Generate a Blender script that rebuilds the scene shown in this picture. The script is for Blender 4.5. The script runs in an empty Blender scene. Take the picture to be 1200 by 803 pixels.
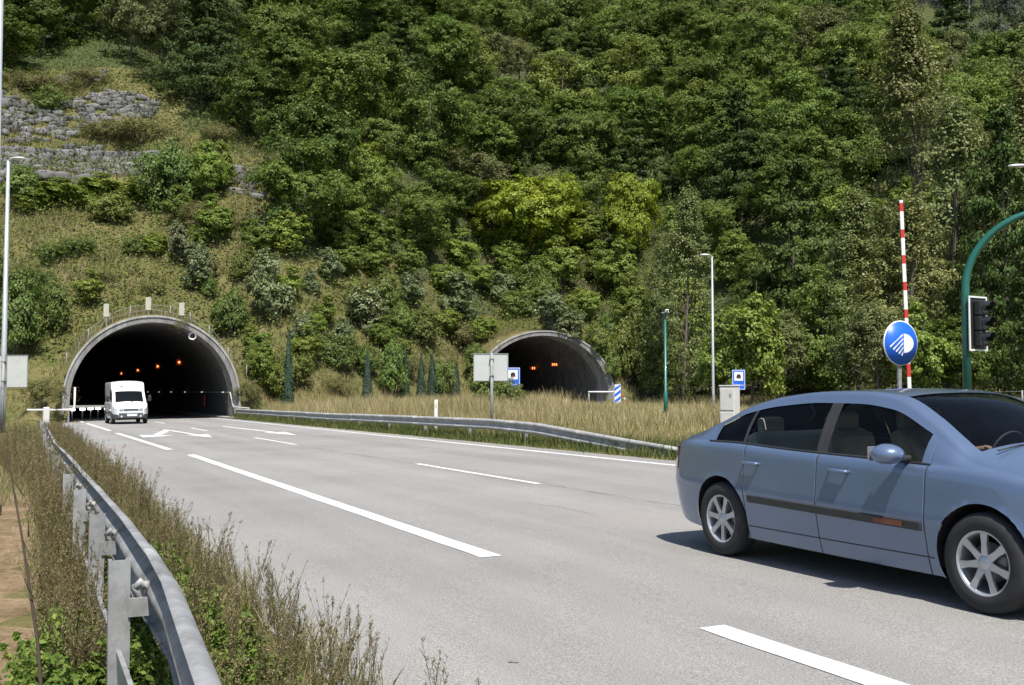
import bpy, bmesh, math, random
import numpy as np
from mathutils import Vector, Matrix
rnd = random.Random(7)
PI = math.pi
SC = bpy.context.scene
COL = SC.collection
# ------------------------------------------------------------------ layout of the place
# road frame: u runs along the carriageway towards the tunnel, v across it (to the right)
BANK = 0.0164
HCAM = 1.46
AZ = math.radians(24.9); sA, cA = math.sin(AZ), math.cos(AZ)
def W(u, v): return (-u * sA + v * cA, u * cA + v * sA)
def UV(X, Y): return (-X * sA + Y * cA, X * cA + Y * sA)
def gz(X): return BANK * X
def R(u, v, h=0.0):
    X, Y = W(u, v); return (X, Y, gz(X) + h)
# tunnels: centre of the portal, axis azimuth, outer radius, springing height
RO, RI, ZC = 5.35, 5.0, 1.3
T1 = dict(c=W(70.8, 7.35), ax=AZ, cut=0.0)
T2 = dict(c=(2.6, 91.0), ax=AZ, cut=math.radians(27))
def tlocal(T, X, Y):
    dx, dy = X - T['c'][0], Y - T['c'][1]
    s = -dx * math.sin(T['ax']) + dy * math.cos(T['ax'])
    q = dx * math.cos(T['ax']) + dy * math.sin(T['ax'])
    return s, q
def portal_s(T, q):            # the portal plane may be cut obliquely
    return -q * math.tan(T['cut'])
def tworld(T, s, q):
    return (T['c'][0] - s * math.sin(T['ax']) + q * math.cos(T['ax']), T['c'][1] + s * math.cos(T['ax']) + q * math.sin(T['ax']))
def sm(a, b, x):
    t = np.clip((x - a) / (b - a), 0, 1); return t * t * (3 - 2 * t)
FX = np.array([-400, -90, -50, -28.5, -18.2, -10, -3, 9, 16, 30, 60, 100, 400.])
FY = np.array([30, 48, 60, 66.0, 70.5, 79, 90, 92.5, 90, 78, 70, 62, 40.])
HD = np.array([0, 3, 12, 27, 29.2, 34, 46, 60, 100, 140, 200, 260, 400.])
HH = np.array([0, 1.6, 8.6, 18.5, 22.3, 23.6, 34.5, 43, 70, 95, 122, 135, 138.])
R2Y = np.array([-60, -25, 0, 15, 30, 45, 60, 78, 91, 200.])
R2X = np.array([0, 10, 16, 18.5, 19, 18, 15, 9, 3.2, -47.4])
def bumps(X, Y):
    return (np.sin(X * .11 + 1.3) * np.cos(Y * .09 + .4) * 1.2 + np.sin(X * .31 + Y * .23) * .45 + np.sin(X * .7 - Y * .55 + 2) * .16)
def terrain(X, Y):
    X = np.asarray(X, float); Y = np.asarray(Y, float)
    g = BANK * np.clip(X, -150, 150)
    yf = np.interp(X, FX, FY)
    d = (Y - yf) * .88
    hill = np.interp(d, HD, HH)
    wall = sm(-34, -28, X)                       # the stone terraces are only on the left
    soft = np.interp(d, [0, 3, 12, 60, 100, 140, 200, 260, 400], [0, 1.6, 8.6, 43, 70, 95, 122, 135, 138])
    hill = hill * (1 - wall) + soft * wall
    right = 1 - .45 * sm(25, 120, X) - .0 * X
    hill = hill * right
    hill = hill + bumps(X, Y) * sm(2, 14, d)
    ridge = 125 * sm(30, 85, X) * sm(170, 300, Y)
    hill = np.maximum(hill, ridge)
    u = -X * sA + Y * cA; v = X * cA + Y * sA
    # verge and median
    xc = np.interp(Y, R2Y, R2X)
    med = .42 * sm(13.2, 15.5, v) * (1 - sm(xc - 7.5, xc - 5.0, X)) * sm(8, 20, u)
    base = np.where((v > 1.5) & (v < 12.0) & (u < 71.5), -.03, 0.0) + np.where((np.abs(X - xc) < 4.6) & (Y < 92), -.03, 0.0)
    far = sm(12.0, 12.5, v) * .04
    left = (1 - sm(-.4, .7, v)) * .06 + .08 * np.sin(X * 1.3) * np.sin(Y * .9) * (1 - sm(-.6, .6, v)) * .4
    lb = (1 - sm(-9, -1.5, v)) * .5 * sm(30, 60, u)
    z = g + base + far + med + left + lb + np.maximum(hill, 0)
    for T in (T1, T2):
        dx, dy = X - T['c'][0], Y - T['c'][1]
        s = -dx * math.sin(T['ax']) + dy * math.cos(T['ax'])
        q = dx * math.cos(T['ax']) + dy * math.sin(T['ax'])
        s = s + q * math.tan(T['cut'])
        aq = np.abs(q)
        top = ZC + np.sqrt(np.maximum(RO ** 2 - q ** 2, 0)) + .22
        t4 = ZC + math.sqrt(RO ** 2 - 16) + .22
        E = np.where(aq < 4, top, np.maximum(t4 - (aq - 4) * 1.25, 0))
        E = E * sm(-.6, .35, s) * (1 - sm(60, 70, s))
        zb = BANK * T['c'][0]
        z = np.where(E > .02, np.maximum(z, zb + E), z)
    return z
def tz(X, Y): return float(terrain(X, Y))
#END_TERRAIN
# ------------------------------------------------------------------ node materials
MATS = {}
def newmat(name):
    m = bpy.data.materials.new(name); m.use_nodes = True
    nt = m.node_tree; b = nt.nodes['Principled BSDF']
    MATS[name] = m
    return m, nt, b
def N(nt, typ, **kw):
    n = nt.nodes.new(typ)
    for k, v in kw.items():
        if k in n.inputs: n.inputs[k].default_value = v
        else: setattr(n, k, v)
    return n
def L(nt, a, b): nt.links.new(a, b)
def c4(c): return (c[0], c[1], c[2], 1)
def ramp(nt, fac, stops):
    r = nt.nodes.new('ShaderNodeValToRGB'); cr = r.color_ramp
    while len(cr.elements) < len(stops): cr.elements.new(.5)
    for e, (p, c) in zip(cr.elements, stops): e.position = p; e.color = c4(c)
    L(nt, fac, r.inputs[0]); return r
def noise(nt, scale, detail=4, rough=.55, coord='Object', vec=None, dim=None):
    n = nt.nodes.new('ShaderNodeTexNoise'); n.inputs['Scale'].default_value = scale
    n.inputs['Detail'].default_value = detail; n.inputs['Roughness'].default_value = rough
    if vec is None:
        tc = nt.nodes.new('ShaderNodeTexCoord'); vec = tc.outputs[coord]
    L(nt, vec, n.inputs['Vector']); return n
def mixc(nt, fac, a, b, mode='MIX'):
    m = nt.nodes.new('ShaderNodeMix'); m.data_type = 'RGBA'; m.blend_type = mode
    for sock, val in ((0, fac), (6, a), (7, b)):
        if hasattr(val, 'is_linked') or hasattr(val, 'links'): L(nt, val, m.inputs[sock])
        elif sock == 0: m.inputs[0].default_value = val
        else: m.inputs[sock].default_value = c4(val)
    return m.outputs[2]
def bump(nt, b, height, strength=.3, dist=.02):
    bp = nt.nodes.new('ShaderNodeBump'); bp.inputs['Strength'].default_value = strength; bp.inputs['Distance'].default_value = dist
    L(nt, height, bp.inputs['Height']); L(nt, bp.outputs[0], b.inputs['Normal'])
def simple(name, col, rough=.6, metal=0, var=.12, scale=6, coat=0, spec=.5, bumpy=0, emit=0, ecol=None):
    m, nt, b = newmat(name)
    n = noise(nt, scale, 5)
    lo = tuple(c * (1 - var) for c in col); hi = tuple(min(1, c * (1 + var)) for c in col)
    r = ramp(nt, n.outputs[0], [(.3, lo), (.7, hi)])
    L(nt, r.outputs[0], b.inputs['Base Color'])
    b.inputs['Roughness'].default_value = rough; b.inputs['Metallic'].default_value = metal
    b.inputs['Specular IOR Level'].default_value = spec
    if coat: b.inputs['Coat Weight'].default_value = coat; b.inputs['Coat Roughness'].default_value = .05
    if bumpy: bump(nt, b, n.outputs[0], bumpy, .01)
    if emit:
        b.inputs['Emission Color'].default_value = c4(ecol or col); b.inputs['Emission Strength'].default_value = emit
    return m
# ------------------------------------------------------------------ mesh helper
class MB:
    def __init__(s): s.v = []; s.f = []; s.m = []; s.sm = []
    def add(s, vs, fs, mi=0, smooth=False):
        o = len(s.v); s.v += [tuple(p) for p in vs]; s.f += [tuple(o + i for i in f) for f in fs]
        s.m += [mi] * len(fs); s.sm += [smooth] * len(fs); return s
    def box(s, c, d, rz=0, mi=0, bev=0, M=None):
        x, y, z = d[0] / 2, d[1] / 2, d[2] / 2
        if bev <= 0:
            vs = [Vector((i * x, j * y, k * z)) for i in (-1, 1) for j in (-1, 1) for k in (-1, 1)]
            fs = [(0, 1, 3, 2), (4, 6, 7, 5), (0, 4, 5, 1), (2, 3, 7, 6), (0, 2, 6, 4), (1, 5, 7, 3)]
        else:
            bm = bmesh.new(); bmesh.ops.create_cube(bm, size=1, matrix=Matrix.Diagonal((d[0], d[1], d[2], 1)))
            bmesh.ops.bevel(bm, geom=list(bm.edges), offset=bev, segments=2, affect='EDGES', profile=.5)
            bm.verts.ensure_lookup_table(); vs = [v.co.copy() for v in bm.verts]; fs = [tuple(v.index for v in f.verts) for f in bm.faces]; bm.free()
        Rm = M if M is not None else Matrix.Rotation(rz, 3, 'Z')
        s.add([Rm @ v + Vector(c) for v in vs], fs, mi); return s
    def tube(s, pts, r, n=8, mi=0, caps=True, smooth=True):
        pts = [Vector(p) for p in pts]
        rs = r if isinstance(r, (list, tuple)) else [r] * len(pts)
        vs = []; ref = None
        for i, p in enumerate(pts):
            t = (pts[min(i + 1, len(pts) - 1)] - pts[max(i - 1, 0)]).normalized()
            if ref is None: ref = t.orthogonal().normalized()
            a = (ref - t * ref.dot(t)).normalized(); b = t.cross(a); ref = a
            for k in range(n):
                th = 2 * PI * k / n; vs.append(p + (a * math.cos(th) + b * math.sin(th)) * rs[i])
        fs = [(i * n + k, i * n + (k + 1) % n, (i + 1) * n + (k + 1) % n, (i + 1) * n + k) for i in range(len(pts) - 1) for k in range(n)]
        s.add(vs, fs, mi, smooth)
        if caps:
            o = len(s.v) - len(vs)
            s.f += [tuple(o + k for k in range(n))[::-1], tuple(o + (len(pts) - 1) * n + k for k in range(n))]; s.m += [mi] * 2; s.sm += [False] * 2
        return s
    def lathe(s, prof, n=32, axis='Z', c=(0, 0, 0), mi=0, smooth=True, closed=False):
        vs = []
        for k in range(n):
            a = 2 * PI * k / n
            for (r, h) in prof:
                p = (r * math.cos(a), r * math.sin(a), h)
                if axis == 'Y': p = (p[0], p[2], p[1])
                if axis == 'X': p = (p[2], p[0], p[1])
                vs.append((p[0] + c[0], p[1] + c[1], p[2] + c[2]))
        m = len(prof); fs = []
        for k in range(n):
            for i in range(m - 1 + (1 if closed else 0)):
                a, b = k * m + i, k * m + (i + 1) % m
                c2, d2 = ((k + 1) % n) * m + (i + 1) % m, ((k + 1) % n) * m + i
                fs.append((a, b, c2, d2))
        s.add(vs, fs, mi, smooth); return s
    def prism(s, poly, t, org=(0, 0, 0), ux=(1, 0, 0), uy=(0, 0, 1), mi=0):
        """extrude a flat outline (in the plane ux,uy) by t along ux x uy, centred"""
        ux = Vector(ux); uy = Vector(uy); nn = ux.cross(uy).normalized(); o = Vector(org); n = len(poly)
        vs = [o + ux * p[0] + uy * p[1] + nn * (t / 2) for p in poly] + [o + ux * p[0] + uy * p[1] - nn * (t / 2) for p in poly]
        fs = [tuple(range(n)), tuple(range(n, 2 * n))[::-1]] + [(i, i + n, (i + 1) % n + n, (i + 1) % n) for i in range(n)]
        s.add(vs, fs, mi); return s
    def build(s, name, mats, parent=None, loc=None):
        me = bpy.data.meshes.new(name); me.from_pydata([tuple(v) for v in s.v], [], s.f)
        if not isinstance(mats, (list, tuple)): mats = [mats]
        for m in mats: me.materials.append(m)
        me.polygons.foreach_set('material_index', s.m); me.polygons.foreach_set('use_smooth', s.sm); me.update()
        return link(name, me, parent, loc)
def link(name, me, parent=None, loc=None):
    o = bpy.data.objects.new(name, me); COL.objects.link(o)
    if parent is not None: o.parent = parent
    if loc: o.location = loc
    return o
def tag(o, label=None, cat=None, group=None, kind=None):
    if label: o['label'] = label
    if cat: o['category'] = cat
    if group: o['group'] = group
    if kind: o['kind'] = kind
    return o
def thing(name, label, cat, loc=(0, 0, 0), rz=0, group=None):
    o = bpy.data.objects.new(name, None); COL.objects.link(o); o.location = loc; o.rotation_euler = (0, 0, rz)
    o.empty_display_size = .3
    return tag(o, label, cat, group)
def dup(root, loc, rz, scale=1, label=None, group=None):
    r = root.copy(); COL.objects.link(r); r.location = loc; r.rotation_euler = (root.rotation_euler[0], root.rotation_euler[1], rz)
    r.scale = scale if isinstance(scale, (tuple, list)) else (scale,) * 3
    if label: r['label'] = label
    if group: r['group'] = group
    for ch in list(root.children):
        c = ch.copy(); COL.objects.link(c); c.parent = r
        for g in ch.children:
            d = g.copy(); COL.objects.link(d); d.parent = c
    return r
def npmesh(name, V, F, mat, attr=None, smooth=False):
    """V (n,3), F (m,k) arrays with constant k"""
    me = bpy.data.meshes.new(name); n = len(V); m, k = F.shape
    me.vertices.add(n); me.vertices.foreach_set('co', np.asarray(V, np.float32).ravel())
    me.loops.add(m * k); me.loops.foreach_set('vertex_index', F.astype(np.int32).ravel())
    me.polygons.add(m); me.polygons.foreach_set('loop_start', np.arange(0, m * k, k, dtype=np.int32))
    me.polygons.foreach_set('loop_total', np.full(m, k, np.int32))
    if smooth: me.polygons.foreach_set('use_smooth', np.ones(m, bool))
    for mt in (mat if isinstance(mat, (list, tuple)) else [mat]): me.materials.append(mt)
    me.update(calc_edges=True)
    if attr is not None:
        a = me.attributes.new('lr', 'FLOAT', 'POINT'); a.data.foreach_set('value', np.asarray(attr, np.float32))
    return me
# ------------------------------------------------------------------ materials
def mat_asphalt():
    m, nt, b = newmat('worn_asphalt')
    tc = N(nt, 'ShaderNodeTexCoord')
    mp = N(nt, 'ShaderNodeMapping'); mp.inputs['Rotation'].default_value = (0, 0, -AZ); L(nt, tc.outputs['Object'], mp.inputs[0])
    st = N(nt, 'ShaderNodeMapping'); st.inputs['Scale'].default_value = (1.0, .045, 1); L(nt, mp.outputs[0], st.inputs[0])
    n1 = noise(nt, .8, 5, .6, vec=st.outputs[0])          # wheel tracks along the lane
    n2 = noise(nt, .25, 4, .6)
    n3 = noise(nt, 90, 3, .7); n4 = noise(nt, 9, 6, .7)
    vo = N(nt, 'ShaderNodeTexVoronoi'); vo.inputs['Scale'].default_value = 120; L(nt, tc.outputs['Object'], vo.inputs['Vector'])
    a = ramp(nt, n1.outputs[0], [(.34, (.185, .18, .175)), (.62, (.315, .308, .297))])
    c = mixc(nt, .55, a.outputs[0], ramp(nt, n2.outputs[0], [(.35, (.225, .22, .213)), (.65, (.30, .293, .282))]).outputs[0])
    g = ramp(nt, n3.outputs[0], [(.3, (.42, .42, .42)), (.7, (1.55, 1.55, 1.52))])
    c = mixc(nt, .85, c, g.outputs[0], 'MULTIPLY')
    v2 = ramp(nt, vo.outputs['Distance'], [(.0, (1.25, 1.25, 1.22)), (.35, (1, 1, 1)), (.8, (.75, .75, .75))])
    c = mixc(nt, .5, c, v2.outputs[0], 'MULTIPLY')
    # oil stains
    s = ramp(nt, n4.outputs[0], [(.62, (1, 1, 1)), (.72, (.6, .59, .58))]); c = mixc(nt, .4, c, s.outputs[0], 'MULTIPLY')
    # reddish patch of old surfacing near the right lane
    n5 = noise(nt, .12, 3, .5); r5 = ramp(nt, n5.outputs[0], [(.54, (0, 0, 0)), (.7, (.32, .32, .32))])
    c = mixc(nt, r5.outputs[0], c, (.30, .235, .215))
    L(nt, c, b.inputs['Base Color']); b.inputs['Roughness'].default_value = .92; b.inputs['Specular IOR Level'].default_value = .2
    bump(nt, b, n3.outputs[0], .5, .006)
    return m
def mat_marking():
    m, nt, b = newmat('road_paint')
    n1 = noise(nt, 38, 6, .8); n2 = noise(nt, 3, 6, .7)
    w = ramp(nt, n2.outputs[0], [(.3, (.52, .51, .485)), (.62, (.74, .735, .715))])
    k = ramp(nt, n1.outputs[0], [(.33, (.0, .0, .0)), (.42, (1, 1, 1))])
    c = mixc(nt, k.outputs[0], (.27, .265, .26), w.outputs[0])
    L(nt, c, b.inputs['Base Color']); b.inputs['Roughness'].default_value = .7; return m
def mat_ground():
    m, nt, b = newmat('soil_and_turf')
    n1 = noise(nt, .16, 5, .62); n2 = noise(nt, 1.1, 6, .7); n3 = noise(nt, 14, 5, .7)
    a = ramp(nt, n1.outputs[0], [(.36, (.14, .14, .052)), (.5, (.20, .18, .08)), (.64, (.09, .115, .032))])
    d = ramp(nt, n2.outputs[0], [(.3, (.05, .07, .02)), (.5, (.12, .115, .045)), (.72, (.21, .17, .09))])
    c = mixc(nt, .6, a.outputs[0], d.outputs[0])
    g = ramp(nt, n3.outputs[0], [(.3, (.5, .5, .5)), (.7, (1.35, 1.3, 1.25))]); c = mixc(nt, .8, c, g.outputs[0], 'MULTIPLY')
    L(nt, c, b.inputs['Base Color']); b.inputs['Roughness'].default_value = .95; b.inputs['Specular IOR Level'].default_value = .1
    bump(nt, b, n3.outputs[0], .8, .06); return m
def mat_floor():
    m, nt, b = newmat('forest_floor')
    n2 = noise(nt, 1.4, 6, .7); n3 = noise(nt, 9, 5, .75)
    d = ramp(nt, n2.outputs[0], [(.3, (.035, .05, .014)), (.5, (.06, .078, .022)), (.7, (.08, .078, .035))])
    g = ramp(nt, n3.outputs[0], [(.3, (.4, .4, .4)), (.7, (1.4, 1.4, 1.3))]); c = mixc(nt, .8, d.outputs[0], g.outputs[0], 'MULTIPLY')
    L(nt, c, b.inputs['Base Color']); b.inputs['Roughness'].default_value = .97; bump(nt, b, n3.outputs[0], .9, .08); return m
def mat_dirt():
    m, nt, b = newmat('dry_dirt')
    n2 = noise(nt, 2.2, 6, .75); n3 = noise(nt, 28, 5, .75)
    d = ramp(nt, n2.outputs[0], [(.3, (.13, .095, .055)), (.5, (.26, .19, .115)), (.7, (.36, .28, .18))])
    g = ramp(nt, n3.outputs[0], [(.3, (.45, .45, .45)), (.7, (1.35, 1.32, 1.28))]); c = mixc(nt, .8, d.outputs[0], g.outputs[0], 'MULTIPLY')
    L(nt, c, b.inputs['Base Color']); b.inputs['Roughness'].default_value = .97; b.inputs['Specular IOR Level'].default_value = .1
    bump(nt, b, n3.outputs[0], .9, .03); return m
def mat_leaf(name, stops, trans=.3, hue=.03, val=.25, rough=.5, spec=.35):
    m, nt, b = newmat(name)
    at = N(nt, 'ShaderNodeAttribute', attribute_name='lr')
    oi = N(nt, 'ShaderNodeObjectInfo')
    n = noise(nt, .55, 3, .6)
    ad = N(nt, 'ShaderNodeMath', operation='MULTIPLY_ADD'); L(nt, at.outputs['Fac'], ad.inputs[0]); ad.inputs[1].default_value = .55; 
    mu = N(nt, 'ShaderNodeMath', operation='MULTIPLY'); L(nt, n.outputs[0], mu.inputs[0]); mu.inputs[1].default_value = .45
    L(nt, mu.outputs[0], ad.inputs[2])
    r = ramp(nt, ad.outputs[0], stops)
    hs = N(nt, 'ShaderNodeHueSaturation')
    h1 = N(nt, 'ShaderNodeMapRange'); L(nt, oi.outputs['Random'], h1.inputs[0]); h1.inputs[3].default_value = .5 - hue * 2.2; h1.inputs[4].default_value = .5 + hue * .4
    wn = N(nt, 'ShaderNodeTexWhiteNoise', noise_dimensions='1D'); L(nt, oi.outputs['Random'], wn.inputs['W'])
    h2 = N(nt, 'ShaderNodeMapRange'); L(nt, wn.outputs[0], h2.inputs[0]); h2.inputs[3].default_value = 1 - val; h2.inputs[4].default_value = 1 + val
    L(nt, h1.outputs[0], hs.inputs['Hue']); L(nt, h2.outputs[0], hs.inputs['Value']); L(nt, r.outputs[0], hs.inputs['Color'])
    L(nt, hs.outputs[0], b.inputs['Base Color']); b.inputs['Roughness'].default_value = rough; b.inputs['Specular IOR Level'].default_value = spec
    tr = N(nt, 'ShaderNodeBsdfTranslucent'); 
    tcol = mixc(nt, .5, hs.outputs[0], (.9, 1.0, .25), 'MULTIPLY'); L(nt, hs.outputs[0], tr.inputs['Color'])
    mx = N(nt, 'ShaderNodeMixShader'); mx.inputs[0].default_value = trans
    L(nt, b.outputs[0], mx.inputs[1]); L(nt, tr.outputs[0], mx.inputs[2])
    L(nt, mx.outputs[0], nt.nodes['Material Output'].inputs['Surface'])
    return m
def mat_blade(name, stops, scale=.25):
    """grass blades: colour drifts with position over the ground and from blade to blade"""
    m, nt, b = newmat(name)
    at = N(nt, 'ShaderNodeAttribute', attribute_name='lr')
    n = noise(nt, scale, 5, .65)
    ad = N(nt, 'ShaderNodeMath', operation='MULTIPLY_ADD'); L(nt, at.outputs['Fac'], ad.inputs[0]); ad.inputs[1].default_value = .4
    mu = N(nt, 'ShaderNodeMath', operation='MULTIPLY'); L(nt, n.outputs[0], mu.inputs[0]); mu.inputs[1].default_value = .6
    L(nt, mu.outputs[0], ad.inputs[2]); r = ramp(nt, ad.outputs[0], stops)
    L(nt, r.outputs[0], b.inputs['Base Color']); b.inputs['Roughness'].default_value = .7; b.inputs['Specular IOR Level'].default_value = .2
    tr = N(nt, 'ShaderNodeBsdfTranslucent'); L(nt, r.outputs[0], tr.inputs['Color'])
    mx = N(nt, 'ShaderNodeMixShader'); mx.inputs[0].default_value = .3
    L(nt, b.outputs[0], mx.inputs[1]); L(nt, tr.outputs[0], mx.inputs[2]); L(nt, mx.outputs[0], nt.nodes['Material Output'].inputs['Surface'])
    return m
def mat_concrete(name='weathered_concrete', a=(.12, .115, .112), c=(.29, .282, .272), streak=True):
    m, nt, b = newmat(name)
    tc = N(nt, 'ShaderNodeTexCoord'); mp = N(nt, 'ShaderNodeMapping'); mp.inputs['Scale'].default_value = (1, 1, .25); L(nt, tc.outputs['Object'], mp.inputs[0])
    n1 = noise(nt, 2.2, 6, .7, vec=mp.outputs[0]); n2 = noise(nt, 26, 4, .7)
    r = ramp(nt, n1.outputs[0], [(.32, a), (.62, c)])
    g = ramp(nt, n2.outputs[0], [(.3, (.75, .75, .75)), (.7, (1.1, 1.1, 1.1))])
    L(nt, mixc(nt, .7, r.outputs[0], g.outputs[0], 'MULTIPLY'), b.inputs['Base Color'])
    b.inputs['Roughness'].default_value = .9; bump(nt, b, n2.outputs[0], .3, .01); return m
def mat_galv(name='galvanised_steel', a=(.17, .174, .175), c=(.36, .364, .365), rough=.58, metal=.35):
    m, nt, b = newmat(name)
    n1 = noise(nt, 3.5, 6, .7); n2 = noise(nt, 24, 5, .7)
    r = ramp(nt, n1.outputs[0], [(.3, a), (.6, c)])
    d = ramp(nt, n2.outputs[0], [(.25, (.6, .58, .54)), (.55, (1, 1, 1))])
    L(nt, mixc(nt, .6, r.outputs[0], d.outputs[0], 'MULTIPLY'), b.inputs['Base Color'])
    q = ramp(nt, n2.outputs[0], [(.3, (rough + .25,) * 3), (.7, (rough,) * 3)]); L(nt, q.outputs[0], b.inputs['Roughness'])
    b.inputs['Metallic'].default_value = metal; bump(nt, b, n2.outputs[0], .12, .004); return m
ASPH = mat_asphalt(); PAINT = mat_marking(); GROUND = mat_ground(); DIRT = mat_dirt(); FLOOR = mat_floor()
CONC = mat_concrete(); SOOT = mat_concrete('sooty_lining', (.05, .048, .047), (.13, .127, .125)); LCONC = mat_concrete('pale_kerb_concrete', (.22, .215, .205), (.42, .41, .39))
GALV = mat_galv(); GALVOLD = mat_galv('dull_galvanised_steel', (.2, .205, .21), (.36, .365, .37), .6, .35)
WHITE = simple('white_painted_metal', (.72, .72, .70), .5, 0, .08, 9)
OFFWHITE = simple('grey_white_sign_back', (.46, .475, .455), .55, 0, .06, 3)
DARK = simple('black_plastic', (.018, .018, .02), .5, 0, .2)
RUBBER = simple('tyre_rubber', (.022, .022, .023), .8, 0, .2, 12)
GREEN = simple('dark_green_paint', (.012, .11, .085), .35, 0, .12, 5, coat=.3)
BLUE = simple('blue_sign_face', (.012, .12, .62), .4, 0, .05)
SWHITE = simple('sign_white', (.72, .74, .76), .45, 0, .04)
RED = simple('red_paint', (.5, .03, .025), .45, 0, .1)
AMBER = simple('amber_lens', (.8, .25, .03), .3, 0, .05)
LAMP_O = simple('lit_amber_lamp', (1, .42, .12), .4, 0, .02, emit=1.6, ecol=(1, .36, .1))
LAMP_R = simple('dim_red_halo', (.5, .06, .02), .4, 0, .02, emit=.04, ecol=(1, .1, .02))
GLOW_W = simple('glowing_white_top', (1, .97, .85), .4, 0, .02, emit=5, ecol=(1, .97, .88))  # white post tops: the sun they catch is put in as emission
STONE = None
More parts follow.
